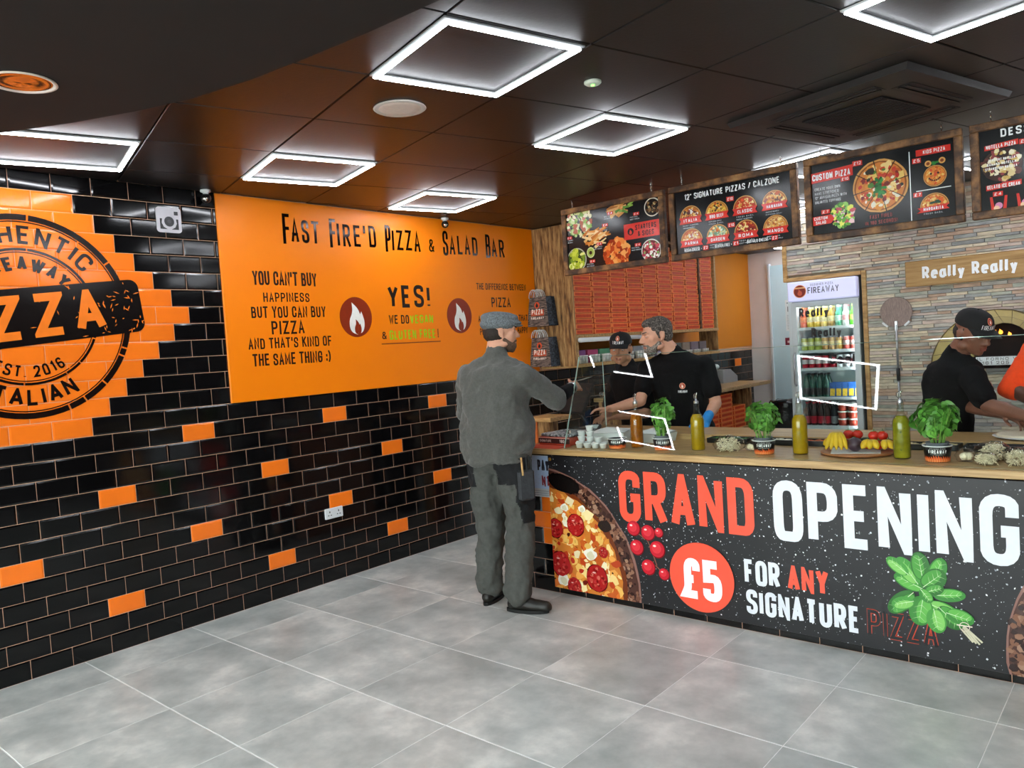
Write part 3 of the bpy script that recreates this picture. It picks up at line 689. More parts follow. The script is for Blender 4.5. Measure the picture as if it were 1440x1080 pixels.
pr.done('green_lettering', M_print, t, 'lime green words Vegan and Gluten Free')
for (u, v) in ((2.262, 1.859), (3.336, 1.858)):
    pr = LP(); pr.disc(u, v, .146, '#8e2a08', 1, n=48); flame(pr, u+.004, v-.128, .165, .235, '#f2efe8', 2, '#8e2a08'); pr.done('flame_emblem', M_print, t, 'white flame in a dark red disc')
# stamp logo printed over the tiles
t = thing('stamp_logo', 'round black pizza stamp printed over the orange tiles', 'logo', (0, .124, 1.886))
M_stamp = mat('black_stamp_ink', '#130d0c', .15, attr=True, noise=(30, .15))
CU, CV = .124, 1.886; IK = '#180d0a'
pr = PR((.0022, 0, 0), (0, 1, 0), (0, 0, 1)); gg = random.Random(5)
def band(r0, r1, n=72):
    for i in range(n):
        a, b = 2*pi*i/n, 2*pi*(i+1)/n
        if gg.random() < .07: b -= .018
        pr.ring(CU, CV, r0, r1, IK, 1, 1, a, b)
band(.503, .534); band(.492, .498); band(.345, .358); band(.334, .339)
pr.done('stamp_rings', M_stamp, t)
pr = PR((.0022, 0, 0), (0, 1, 0), (0, 0, 1)); ca, sa = cos(radians(5.9)), sin(radians(5.9))
def rb(x, y): return (CU + x*ca - y*sa, CV + x*sa + y*ca)
hl, hh, cr_ = .605, .15, .05; P_ = []
for cxx, cyy, a0 in ((hl-cr_, hh-cr_, 0), (-hl+cr_, hh-cr_, 90), (-hl+cr_, -hh+cr_, 180), (hl-cr_, -hh+cr_, 270)):
    for k in range(6): a = radians(a0+18*k); P_.append(rb(cxx+cr_*cos(a), cyy+cr_*sin(a)))
pr.poly(P_, '#120c0b', 2); pr.done('stamp_banner', M_stamp, t, 'glossy black tilted bar')
pr = PR((.0022, 0, 0), (0, 1, 0), (0, 0, 1))
pr.text('PIZZA', *rb(-.475, -.115), .23, '#f27c22', wt=.19, ws=1.0, k=3, width=.875, sp=.14, rot=radians(5.9), shear=.0)
for _ in range(70):
    x, y = gg.choice((gg.uniform(.36, .6), gg.uniform(-.6, .6))), gg.uniform(-.14, .14); c_ = rb(x, y); a = gg.uniform(0, pi); l = gg.uniform(.006, .02)
    pr.poly([(c_[0]+l*cos(a), c_[1]+l*sin(a)), (c_[0]-.003*sin(a), c_[1]+.003*cos(a)), (c_[0]-l*cos(a), c_[1]-l*sin(a)), (c_[0]+.003*sin(a), c_[1]-.003*cos(a))], '#f27c22', 4)
pr.done('stamp_word', mat('orange_stamp_ink', '#f27c22', .2, attr=True, noise=(20, .05)), t, 'orange word Pizza')
pr = PR((.0022, 0, 0), (0, 1, 0), (0, 0, 1))
def arcw(s_, r, mid, h, sg, wt=.17, ws=1.0):
    tot = 0
    for ch in s_: tot += .42 if ch == ' ' else (GL[ch][0]*ws*(1-wt)+wt+.22)
    L_ = (tot-.22)*h; a0 = mid + sg*L_/2/r
    pr.text(s_, 0, 0, h, IK, wt=wt, ws=ws, sp=.22, k=1, arc=(CU, CV, r, a0, sg))
for aw in (('AUTHENTIC', .38, pi/2, .096, 1, .17, 1.15), ('ITALIAN', .465, -pi/2, .092, -1, .19, 1.35), ('FIREAWAY', .243, pi/2, .072, 1, .21, 1.0), ('EST. 2016', .318, -pi/2, .062, -1, .17, 1.05)):
    pr = PR((.0022, 0, 0), (0, 1, 0), (0, 0, 1)); arcw(*aw); pr.done('stamp_lettering', M_stamp, t)
# camera-shaped logo plate
t = thing('camera_logo_sign', 'white rounded camera symbol plate on the black tiles', 'sign', (.004, .854, 2.38))
U0, V0 = .93, 2.454
def rrect(cx, cy, w, h, r, n=5):
    o = []
    for sx, sy, a0 in ((1, 1, 0), (-1, 1, 90), (-1, -1, 180), (1, -1, 270)):
        for k in range(n+1): a = radians(a0+90*k/n); o.append((cx+sx*(w/2-r)+r*cos(a), cy+sy*(h/2-r)+r*sin(a)))
    return o
def prism_x(q, pts, x0, x1):
    n = len(pts); q.add([(x0, a, b) for a, b in pts]+[(x1, a, b) for a, b in pts], [tuple(range(n, 2*n)), tuple(range(n-1, -1, -1))]+[(k, (k+1) % n, n+(k+1) % n, n+k) for k in range(n)])
q = MB(); prism_x(q, rrect(U0, V0, .150, .150, .02), .0015, .008); q.build('plate', mat('grey_white_sign_plate', '#c9c4cb', .35, noise=(10, .03)), t)
pr = PR((.0083, U0, V0), (0, 1, 0), (0, 0, 1)); D = '#17151a'
pr.disc(0, -.01, .03, D, 1, n=28); pr.poly([(.032, .03), (.056, .03), (.056, .052), (.032, .052)], D, 1)
for sx in (-1, 1): pr.poly([(sx*.056, .006), (sx*.042, .006), (sx*.046, -.02), (sx*.035, -.043), (sx*.012, -.056), (sx*.056, -.056)], D, 1)
pr.ring(0, -.01, .031, .0425, '#c9c4cb', 2, 32); pr.disc(0, -.01, .012, '#3b373d', 2); pr.done('camera_symbol', M_print, t)
# socket
t = thing('power_socket', 'white double power socket low on the black tiled wall', 'socket', (.0, 1.943, .481))
q = MB(); q.bbox(.001, .014, 1.868, 2.018, .444, .518, .003); q.build('plate', M_white, t)
for yy in (1.905, 1.98):
    q = MB()
    for a, b, c, d in ((-.004, .004, .008, .02), (-.016, -.006, -.012, -.006), (.006, .016, -.012, -.006)): q.box(.0139, .0146, yy+a, yy+b, .478+c, .478+d)
    q.build('pin_holes', M_blackmetal, t); q = MB(); q.bbox(.014, .018, yy-.007, yy+.007, .504, .514, .001); q.build('switch', M_white, t)
# ================================================================== KITCHEN BEHIND THE COUNTER
# wooden shelf unit on the left wall
SX = .43
t = thing('wall_shelf_unit', 'tall scorched-wood wall shelf unit filled with orange pizza boxes', 'shelf', (0, 4.37, 1.36))
for k in range(4):
    q = MB(); q.bbox(.002+k*.108, .002+k*.108+.1065, 4.368+.002*(k % 2), 4.392, 1.36, 2.644, .003); q.build('plank', M_burnt_v, t)
for nm, zz, m in (('shelf_board', 1.612, M_pine), ('shelf_board', 1.345, M_pine), ('shelf_board', 2.56, M_burnt)):
    q = MB(); q.bbox(.004, SX+.005, 4.393, 7.25, zz, zz+.03, .003); q.build(nm, m, t)
q = MB(); q.bbox(.004, SX+.006, 7.2, 7.235, 1.643, 2.559, .003); q.build('end_panel', M_pine, t)
q = MB(); q.bbox(.004, SX+.0, 6.82, 6.845, 1.643, 2.559, .003); q.build('divider', M_burnt, t)
q = MB(); q.bbox(.39, SX+.002, 4.394, 4.42, 1.376, 1.611, .003); q.build('corner_post', M_pine, t)
q = MB(); q.bbox(.2, SX+.002, 7.2, 7.225, 1.376, 1.611, .003); q.build('bracket', M_burnt_v, t)
# pizza boxes
def box_me():
    q = MB(); q.cur = 0; q.bbox(0, .31, .004, .297, .001, .042, .003)
    q.cur = 1; q.box(.309, .3135, .012, .289, .0015, .009); q.box(.309, .3145, .006, .295, .036, .046); q.bbox(.002, .312, .002, .299, .0425, .0465, .001)
    for yy in (.006, .272): q.box(.309, .313, yy, yy+.023, .01, .036)
    return q.build('pizza_box', [M_boxcard, M_boxedge], data_only=True)
ORD = 'first second third fourth fifth sixth seventh eighth ninth tenth eleventh twelfth thirteenth fourteenth fifteenth sixteenth seventeenth eighteenth'.split()
bm_ = box_me(); g = random.Random(11)
cols = [4.398+.302*k for k in range(8)] + [6.87]
for c_, y in enumerate(cols):
    for r in range(18):
        if r == 17 and g.random() < .5: continue
        o = link('pizza_box', bm_, loc=(.105+g.uniform(-.006, .004), y+g.uniform(-.001, .001), 1.6435+r*.0494)); tag(o, 'orange pizza box on the wall shelf, %s column from the planks, %s row up' % (ORD[c_], ORD[r]), 'pizza box', 'pizza boxes on the wall shelf')
q = MB(); q.tube([(SX+.028, 4.40, 1.592), (SX+.028, 5.56, 1.592)], .021, 14); q.tube([(SX+.008, 4.5, 1.605), (SX+.02, 4.5, 1.6)], .006, 6)
tag(q.build('film_roll', M_white), 'white tube fixed under the pizza box shelf', 'tube')
packs = [('#7a3f78', 'purple'), ('#a83a66', 'magenta'), ('#4f8f6c', 'green'), ('#5d9c84', 'pale green'), ('#4c8a74', 'teal'), ('#8a8d92', 'grey'), ('#c9ced6', 'white'), ('#9a8fb0', 'lilac'), ('#b8bcc4', 'silver'), ('#5a5e57', 'dark grey'), ('#8c7a6a', 'brown'), ('#7d6f78', 'mauve'), ('#6d6062', 'dusky brown')]
yy = 4.44
for k, (c, nm) in enumerate(packs):
    w = .17 if k != 6 else .2; t = thing('dip_pot_pack', '%s pack of small pots on the shelf under the pizza boxes' % nm, 'food pack', (.25, yy, 1.376))
    q = MB(); q.bbox(.2, .37, yy, yy+w, 1.3765, 1.50, .004); q.build('carton', mat('carton_'+nm.replace(' ', '_'), c, .5, noise=(20, .08)), t)
    for r in range(2 if k < 6 else 1):
        for s_ in range(3):
            q = MB(); q.lathe([(.018, 0), (.022, .034), (.0225, .037), (0, .037)], (.392, yy+.03+s_*.052, 1.3768+r*.038), 10); q.build('pot', M_rimwhite, t)
    yy += w+.03
# paper bags
M_bagpaper = mat('black_printed_bag_paper', '#3a3534', .6, noise=(16, 0), ramp=[(.42, '#171415'), (.5, '#5b514c'), (.6, '#8d7c72')], stretch=(1, 1, 9), bump=(12, .4))
M_bagside = mat('dark_bag_gusset', '#1c1c20', .6, noise=(18, 0), ramp=[(.4, '#0e0f13'), (.6, '#39404a')], stretch=(3, 3, 3), bump=(20, .4))
def bag(z0, z1, label, k):
    t = thing('paper_bag', label, 'bag', (.15, 4.3, z0)); h = z1-z0
    for s_ in range(3):
        y1 = 4.362-s_*.04; y0 = y1-.036; dx = s_*.012-.012; f = .02
        q = MB(); q.cur = 0
        V = [(-.02+dx+.004*s_, y0-f, z0), (.24+dx, y0-f, z0), (.27+dx, y1, z0), (.0+dx, y1, z0), (.02+dx, y0, z1), (.21+dx, y0, z1), (.24+dx, y1, z1), (.03+dx, y1, z1)]
        q.add(V, [(0, 1, 5, 4), (3, 2, 1, 0), (2, 3, 7, 6), (4, 5, 6, 7)]); q.cur = 1; q.add(V, [(1, 2, 6, 5), (0, 4, 7, 3)])
        b_ = q.build('bag_body', [M_bagpaper, M_bagside], t)
        q = MB()
        for hx in (0, .05):
            q.tube([(.055+dx+hx+.05*cos(a)-.0, y0+.012, z1-.005+.075*sin(a)) for a in [pi*i/10 for i in range(11)]], .0042, 6)
        q.build('handle', mat('pale_twisted_paper_cord', '#d2d2ce', .7, noise=(80, .3)), t)
    pr = PR((0, 4.362-.08-.036-.0215, z0), (1, 0, 0), (0, f/h, 1), (0, -1, 0)); 
    pr.disc(.12, h*.72, .03, '#d5532a', 1); flame(pr, .12, h*.72-.022, .035, .045, '#1a1718', 2)
    pr.poly([(.05, h*.36), (.2, h*.36), (.2, h*.56), (.05, h*.56)], '#b54a25', 1); pr.text('PIZZA', .058, h*.4, .05, '#e9ded2', wt=.2, width=.13, k=2); pr.text('FIREAWAY', .05, h*.24, .022, '#f3ece4', wt=.2, width=.15, k=2)
    pr.done('bag_print', M_ink, t)
bag(1.742, 2.01, 'upper bunch of black printed paper carrier bags on scorched planks', 0)
bag(1.372, 1.64, 'lower bunch of black printed paper carrier bags on scorched planks', 1)
# back counter along the kitchen wall
t = thing('back_counter', 'rough wooden back counter with pizza boxes stored underneath', 'counter', (.45, 6.2, 0))
q = MB(); q.bbox(.01, .93, 5.2, 7.5, .955, .995, .004); q.build('worktop', M_worktop, t)
for k in range(3): q = MB(); q.bbox(.62+k*.1, .715+k*.1, 6.95, 6.985, 0, .954, .003); q.build('plank', M_burnt_v, t)
q = MB(); q.bbox(.02, .9, 5.25, 6.94, .50, .53, .003); q.build('lower_shelf', M_pine, t)
for yv in (5.25,): q = MB(); q.bbox(.05, .88, yv-.02, yv+.01, 0, .954, .003); q.build('end_panel', M_burnt_v, t)
for (x, y, n, lab) in ((.56, 5.95, 8, 'tall'), (.56, 6.28, 8, 'middle'), (.56, 6.6, 5, 'low')):
    for r in range(n):
        o = link('pizza_box', bm_, loc=(x, y, .531+r*.0494)); tag(o, '%s pizza box up in the %s stack under the back counter' % (ORD[r], lab), 'pizza box', 'pizza boxes under the back counter')
for r in range(6):
    for y in (5.95, 6.3): o = link('pizza_box', bm_, loc=(.5, y, .003+r*.0494)); tag(o, '%s pizza box up in the %s floor stack under the back counter' % (ORD[r], 'near' if y < 6 else 'far'), 'pizza box', 'pizza boxes low under the back counter')
t = thing('napkin_dispenser', 'sloping steel box on the back counter by the black tiles', 'box', (.45, 7.2, .995))
q = MB(); n = 5; prof = [(7.04, .9965), (7.42, .9965), (7.42, 1.06), (7.24, 1.15), (7.04, 1.15)]
q.add([(x, y, z) for x in (.34, .56) for y, z in prof], [(0, 1, 2, 3, 4), (9, 8, 7, 6, 5)]+[(k, 5+k, 5+(k+1) % 5, (k+1) % 5) for k in range(5)]); q.build('body', M_steel, t)
for k in range(3): q = MB(); a = .36+k*.065; q.add([(a, 7.25, 1.1475), (a+.05, 7.25, 1.1475), (a+.05, 7.40, 1.0725), (a, 7.40, 1.0725)], [(0, 1, 2, 3)]); q.box(a, a+.05, 7.25, 7.255, 1.146, 1.149); q.build('lid', M_darkgrey, t)
q = MB(); q.ell((.42, 7.13, 1.185), (.05, .05, .035)); tag(q.build('crumpled_bag', M_paper), 'crumpled pale plastic bag on top of the steel box', 'bag')
t = thing('waste_bin', 'round kitchen bin with a black liner past the back counter', 'bin', (1.14, 7.45, 0))
q = MB(); q.lathe([(.15, .003), (.18, .70), (.185, .72), (.175, .72), (.15, .1)], (1.14, 7.45, 0), 20); q.build('drum', M_darkgrey, t)
q = MB(); g = random.Random(2); prof = [(.188, .5), (.198, .6), (.192, .7), (.205, .745), (.19, .765), (.17, .74), (.15, .6)]; q.lathe(prof, (1.14, 7.45, 0), 20, caps=False)
q.v = [(x+g.uniform(-.008, .008), y+g.uniform(-.008, .008), z+g.uniform(-.012, .012)) for x, y, z in q.v]; q.build('liner', mat('shiny_black_bin_liner', '#0c0d11', .2, noise=(20, .2), bump=(30, .6)), t)
# end of the passage: cold room door
t = struct(MB().box(.33, 1.15, YB-.05, YB-.001, .0, 2.45).build('door_1', mat('pale_blue_coldroom_panel', '#cfe8f0', .25, noise=(3, .03), spec=.6)), 'glossy pale blue cold room door at the end of the passage')
MB().bbox(1.0, 1.05, YB-.10, YB-.051, 1.0, 1.2, .004).build('door_handle', M_blackmetal, t)
MB().bbox(.30, .33, YB-.07, YB-.001, 0, 2.48, .003).build('door_frame', M_white, t)
pr = PR((.52, YB-.0515, 1.55), (1, 0, 0), (0, 0, 1), (0, -1, 0)); pr.rect(0, 0, .21, .42, '#dfe9ec', 1)
for k in range(9): pr.rect(.02, .03+k*.022, .19, .038+k*.022, '#aeb9c0', 2)
pr.rect(.03, .26, .18, .33, '#2b3036', 2); pr.rect(.02, .37, .15, .385, '#7b858c', 2)
tag(pr.done('notice', M_ink), 'white notice with black lettering on the pale blue cold room door', 'notice')
pr = PR((.50, YB-.0515, 1.36), (1, 0, 0), (0, 0, 1), (0, -1, 0)); pr.rect(0, 0, .22, .1, '#7c1f38', 1); pr.rect(.03, .03, .19, .06, '#d9b8c0', 2); tag(pr.done('door_notice', M_ink), 'small maroon notice on the pale blue cold room door', 'notice')
# ------------------------------------------------------------------ drinks fridge
FX0, FX1, FY = 1.862, 2.452, 5.775
t = thing('drinks_fridge', 'tall glass-door drinks fridge with a lit white header', 'fridge', (2.157, 6.05, 0))
M_fr = mat('grey_fridge_steel', '#9aa3a8', .35, noise=(10, .03)); M_frin = mat('white_fridge_liner', '#d3dde0', .4, noise=(10, .02))
q = MB()
for a in ((FX0, FX0+.03, FY+.03, 6.35, .02, 1.985), (FX1-.03, FX1, FY+.03, 6.35, .02, 1.985), (FX0+.03, FX1-.03, 6.32, 6.35, .02, 1.985), (FX0+.03, FX1-.03, FY+.03, 6.32, 1.80, 1.985), (FX0+.03, FX1-.03, FY+.03, 6.32, .02, .12)): q.box(*a)
q.build('cabinet', M_fr, t)
q = MB()
for a in ((FX0+.031, FX0+.036, FY+.04, 6.31, .125, 1.79), (FX1-.036, FX1-.031, FY+.04, 6.31, .125, 1.79), (FX0+.037, FX1-.037, 6.312, 6.318, .125, 1.79)): q.box(*a)
q.build('liner', M_frin, t)
q = MB(); q.bbox(FX0-.008, FX1+.004, FY-.045, FY+.028, 1.815, 1.992, .008); hd = q.build('header', mat('lit_fridge_header', '#cfd0ee', .35, emit=('#c9ccf5', .18), noise=(4, .04)), t, 'lit lilac-white header')
pr = PR((FX0, FY-.0455, 1.815), (1, 0, 0), (0, 0, 1), (0, -1, 0)); pr.disc(.105, .088, .058, '#f1a06a', 1, 32); pr.disc(.105, .088, .052, '#7c1c10', 2, 32); pr.rect(.06, .112, .15, .124, '#f2b07c', 3); flame(pr, .105, .048, .05, .06, '#c9553a', 3)
pr.text('FIREAWAY', .175, .062, .055, '#14141a', wt=.13, ws=.9, width=.27, k=2, jit=.015); pr.text('DESIGNER PIZZA', .2, .128, .02, '#5b5c70', wt=.13, width=.2, k=2); pr.done('header_lettering', M_print, hd, 'emblem and shop name on the header')
q = MB()
for a in ((FX0, FX0+.046, .13, 1.805), (FX1-.05, FX1, .13, 1.805), (FX0+.046, FX1-.05, 1.765, 1.805), (FX0+.046, FX1-.05, .13, .18)): q.box(a[0], a[1], FY, FY+.028, a[2], a[3])
dr = q.build('door', mat('white_fridge_door_frame', '#cdd6d8', .3, noise=(10, .02)), t)
q = MB(); q.box(FX0+.046, FX1-.05, FY+.010, FY+.016, .18, 1.765); q.build('door_glass', M_glass, dr)
q = MB(); q.tube([(FX0+.02, FY-.002, 1.05), (FX0+.02, FY-.035, 1.07), (FX0+.02, FY-.035, 1.33), (FX0+.02, FY-.002, 1.35)], .009, 8); q.build('handle', M_steel, dr)
for s_, u, v, h, wt, w in (('Really', 1.932, 1.668, .085, .21, .26), ('Really', 2.035, 1.482, .085, .21, .26), ('Cool', 2.185, 1.235, .095, .24, .22)):
    pr = PR((0, FY+.009, 0), (1, 0, 0), (0, 0, 1), (0, -1, 0)); pr.text(s_, u, v, h, '#0c0b0e', wt=wt, k=1, width=w); pr.done('door_lettering', M_print, dr)
q = MB(); q.box(FX1-.048, FX1-.040, FY+.034, FY+.050, .2, 1.74); q.box(FX0+.05, FX1-.06, FY+.034, FY+.05, 1.770, 1.778); q.build('inner_lamp', mat('fridge_lamp_strip', '#ffffff', .4, emit=('#f2f8ff', 14.0), noise=(9, .01)), t, 'lit strip')
SH = [.675, .935, 1.20, 1.362, 1.572]
for z in SH: q = MB(); q.box(FX0+.04, FX1-.04, FY+.06, 6.30, z-.014, z-.001); q.box(FX0+.04, FX1-.04, FY+.055, FY+.0595, z-.022, z+.004); q.build('shelf', M_white, t)
def drink(kind, c1, c2, nm):
    q = MB(); ms = [mat('drink_%s' % nm, c1, .18, noise=(30, .12)), mat('drink_label_%s' % nm, c2, .4, noise=(60, .35)), M_steel]
    if kind == 'can': q.lathe([(.022, 0), (.028, .006), (.028, .04)], n=12, caps=True); q.cur = 1; q.lathe([(.0283, .04), (.0283, .08)], n=12, caps=False); q.cur = 0; q.lathe([(.028, .08), (.028, .112)], n=12, caps=False); q.cur = 2; q.lathe([(.028, .112), (.023, .121), (0, .12)], n=12, caps=False)
    elif kind == 'bottle': q.lathe([(.026, 0), (.03, .006), (.03, .05)], n=12); q.cur = 1; q.lathe([(.0305, .05), (.0305, .095)], n=12, caps=False); q.cur = 0; q.lathe([(.03, .095), (.028, .12), (.012, .15), (.011, .17)], n=12, caps=False); q.cur = 1; q.lathe([(.013, .17), (.013, .186), (0, .187)], n=12, caps=False)
    elif kind == 'big': q.lathe([(.026, 0), (.0288, .008), (.0288, .06)], n=12); q.cur = 1; q.lathe([(.0292, .02), (.0292, .085)], n=12, caps=False); q.cur = 0; q.lathe([(.0288, .085), (.0275, .14), (.014, .185), (.012, .2)], n=12, caps=False); q.cur = 1; q.lathe([(.015, .2), (.015, .216), (0, .217)], n=12, caps=False)
    elif kind == 'pouch': q.add([(-.024, -.02, 0), (.024, -.02, 0), (.024, .02, 0), (-.024, .02, 0), (-.026, 0, .13), (.026, 0, .13)], [(0, 1, 5, 4), (2, 3, 4, 5), (1, 2, 5), (3, 0, 4), (3, 2, 1, 0)]); q.cur = 1; q.add([(-.021, -.0192, .01), (.021, -.0192, .01), (.021, -.009, .075), (-.021, -.009, .075)], [(0, 1, 2, 3)])
    elif kind == 'tubs': q.lathe([(.035, 0), (.042, .055)], n=14); q.cur = 1; q.lathe([(.0435, .055), (.0435, .065), (0, .066)], n=14, caps=False)
    return q.build('drink', ms, data_only=True)
rows = [
 (4, [('bottle', '#c0492c', '#d86a3c', 'red orange glass bottle', 'redorange')]+[('bottle', '#c9a93a', '#e2d39a', 'yellow juice bottle', 'yellow')]*3+[('bottle', '#a9802c', '#d9c280', 'amber juice bottle', 'amber')]+[('bottle', '#3f9a72', '#bfe0cf', 'green glass bottle', 'teal')]+[('bottle', '#cfd6cf', '#e59aa0', 'clear bottle with pink label', 'clear')]+[('bottle', '#4fb02c', '#a8dc5a', 'bright green bottle', 'lime')]),
 (3, [('can', '#b7bf58', '#e4e4b0', 'yellow green can', 'ygreen')]*3+[('can', '#c08a34', '#e8c878', 'golden can', 'golden')]*3+[('can', '#cf5a52', '#eecac4', 'pink red can', 'pinkred')]*2),
 (2, [('can', '#b5152a', '#e6d4d6', 'red cola can', 'cola')]*5+[('can', '#d9dade', '#8e3038', 'white can', 'whitecan')]*3),
 (1, [('big', '#2d5a4c', '#141a19', 'dark green bottle with black label', 'dkgreen')]*4+[('pouch', '#2f5fa8', '#e3b93a', 'blue and yellow drink pouch', 'pouch')]*5),
 (0, [('big', '#33201d', '#b01c30', 'cola bottle with red label', 'colabottle')]*4+[('big', '#2a2c32', '#8c8e92', 'dark bottle with grey label', 'greybottle')]+[('tubs', '#a13b2c', '#ece7e0', 'ice cream tub with white lid', 'icecream')]*2)]
ords = {0: 'bottom', 1: 'second lowest', 2: 'middle', 3: 'second highest', 4: 'top'}
for si, its in rows:
    cache = {}; wd = {'big': .060, 'pouch': .054, 'can': .062, 'bottle': .0625, 'tubs': .0885}; x = 1.905; seen = {}
    o_ = ['first', 'second', 'third', 'fourth', 'fifth']
    for k, (kd, c1, c2, lb, nm) in enumerate(its):
        me = cache.setdefault(nm, drink(kd, c1, c2, nm)); w = wd[kd]; seen[nm] = seen.get(nm, 0)+1; q_ = o_[seen[nm]-1]; multi = sum(1 for i_ in its if i_[4] == nm) > 1
        pl = {'drink_pouch': 'pouches', 'tubs': 'tubs'}.get(kd, ''); cat_ = {'can': 'can', 'pouch': 'pouch', 'tubs': 'tub'}.get(kd, 'bottle'); grp = '%s %s %s on the %s fridge shelf' % (nm, 'drink', cat_+('es' if cat_ == 'pouch' else 's'), ords[si])
        for row in range(2):
            lab = '%s%s, %s row, %s shelf of the drinks fridge' % ((q_+' ' if multi else ''), lb, 'front' if row == 0 else 'rear', ords[si])
            for z in range(3 if kd == 'tubs' else 1):
                o = link({'can': 'drink_can', 'pouch': 'drink_pouch', 'tubs': 'ice_cream_tub'}.get(kd, 'drink_bottle'), me, loc=(x+w/2, 5.875+row*(.092 if kd == 'tubs' else .075), SH[si]+.0665*z))
                tag(o, lab if kd != 'tubs' else '%s ice cream tub in the %s %s stack of the fridge bottom shelf' % (('bottom', 'middle', 'top')[z], q_, 'front' if row == 0 else 'rear'), cat_, grp)
        x += w
# ------------------------------------------------------------------ stone wall fittings
t = thing('hanging_sign', 'long oak board sign with white words Really Really Hot', 'sign', (3.55, 5.76, 1.85))
q = MB(); q.bbox(2.837, 4.28, 5.755, 5.785, 1.852, 2.062, .004); q.build('board', M_signwood, t)
pr = PR((0, 5.7545, 0), (1, 0, 0), (0, 0, 1), (0, -1, 0), step=.002); pr.text('Really Really Hot', 2.965, 1.905, .105, '#e9e9ea', wt=.2, k=1, width=.88, sp=.16); pr.done('lettering', M_print, t)
t = thing('pizza_peel', 'round-headed pizza peel with a long metal handle on the stone wall', 'pizza peel', (2.755, 5.74, 1.0))
q = MB(); Mx = Matrix.Rotation(radians(90), 4, 'X'); q.lathe([(.124, -.003), (.126, 0), (.124, .003)], (2.755, 5.755, 1.655), 36, M=Mx); q.build('blade', mat('brown_perforated_blade', '#8f7c74', .5, noise=(40, .25), stretch=(6, 1, 1), bump=(90, .4)), t)
q = MB(); q.tube([(2.755, 5.745, 1.55), (2.756, 5.745, 1.18)], .009, 10); q.tube([(2.756, 5.745, 1.08), (2.757, 5.745, .84)], .009, 10); q.build('pole', M_steel, t)
q = MB(); q.tube([(2.7555, 5.745, 1.182), (2.7565, 5.745, 1.078)], .0145, 12); q.build('grip', M_blackmetal, t, 'black grip')
q = MB(); q.bbox(2.745, 2.765, 5.738, 5.75, 1.5, 1.58, .002); q.build('fork', M_steel, t)
for sx in (-1, 1):
    q = MB(); R_ = Matrix.Translation((2.755+sx*.085, 5.742, 1.555)) @ Matrix.Rotation(-sx*radians(42), 4, 'Y'); q.bbox(-.028, .028, -.006, .006, -.009, .009, .002, M=R_); q.build('clip', M_white, t, 'white wall clip')
# oven mouth
t = thing('pizza_oven', 'golden tiled pizza oven front with dark mouth in the stone wall', 'oven', (3.47, 5.75, 1.16))
M_gold = mat('mustard_gold_oven_tile', '#9c8438', .35, noise=(12, .15), rand=.18); M_goldg = mat('dark_gold_joint', '#5c4a20', .8, noise=(20, .1))
OC = (3.47, 1.16); R0, R1 = .25, .46
q = MB(); n = 24; fr = []; 
for i in range(n+1): a = pi*i/n; fr.append((OC[0]+.462*cos(a), OC[1]+.462*sin(a))); 
fi = [(OC[0]+.06+.2*cos(pi*i/n), OC[1]+.10+.25*sin(pi*i/n)) for i in range(n+1)]
V = [(x, 5.712, z) for x, z in fr]+[(x, 5.712, z) for x, z in fi]+[(x, 5.785, z) for x, z in fr]+[(x, 5.782, z) for x, z in fi]; m_ = n+1
q.add(V, [(k, k+1, m_+k+1, m_+k) for k in range(n)]+[(k, 2*m_+k, 2*m_+k+1, k+1) for k in range(n)]+[(m_+k, m_+k+1, 3*m_+k+1, 3*m_+k) for k in range(n)]); q.build('surround', M_goldg, t)
for i in range(12):
    a0, a1 = pi*i/12+.006, pi*(i+1)/12-.006
    for (s0, s1) in ((0.03, .48), (.5, .98)):
        def P(a, s_): 
            x0, z0 = OC[0]+.06+.2*cos(a), OC[1]+.10+.25*sin(a); x1, z1 = OC[0]+.458*cos(a), OC[1]+.458*sin(a); return (x0+(x1-x0)*s_, z0+(z1-z0)*s_)
        c4 = [P(a0, s0), P(a0, s1), P(a1, s1), P(a1, s0)]; q = MB(); q.add([(x, 5.706, z) for x, z in c4]+[(x, 5.712, z) for x, z in c4], [(0, 1, 2, 3), (0, 4, 5, 1), (1, 5, 6, 2), (2, 6, 7, 3), (3, 7, 4, 0)]); q.build('oven_tile', M_gold, t)
M_ovin = mat('dark_oven_interior', '#1b0b08', .9, noise=(12, .4))  # near-black brown filling the shallow oven mouth
q = MB(); q.box(3.3, 3.76, 5.778, 5.784, 1.16, 1.52); q.box(3.3, 3.76, 5.715, 5.777, 1.235, 1.26); q.build('interior', M_ovin, t)
for k, (x, z, w, h) in enumerate(((3.455, 1.462, .04, .0), (3.50, 1.455, .035, .0), (3.56, 1.44, .03, -.01))):
    pr = PR((0, 5.765-.008*k, 0), (1, 0, 0), (0, 0, 1), (0, -1, 0)); flame(pr, x, z-.03, w, h+.042, '#ffb347', 1); pr.done('flame', mat('oven_flame', '#ffb347', .5, emit=('#ff9a2a', 1.0), noise=(10, .2)), t, 'orange flame')
t = thing('oven_plate', 'white lettered plate under the pizza oven mouth', 'sign', (3.45, 5.76, 1.19))
q = MB(); q.bbox(3.335, 3.70, 5.700, 5.7045, 1.188, 1.255, .002); q.build('plate', M_white, t)
pr = PR((0, 5.6995, 0), (1, 0, 0), (0, 0, 1), (0, -1, 0)); pr.text('IL FORNO VIVO', 3.345, 1.226, .022, '#3a3636', wt=.15, k=1, width=.34); pr.text('0161 205 0161', 3.345, 1.195, .024, '#3a3636', wt=.15, k=1, width=.34); pr.done('lettering', M_ink, t)
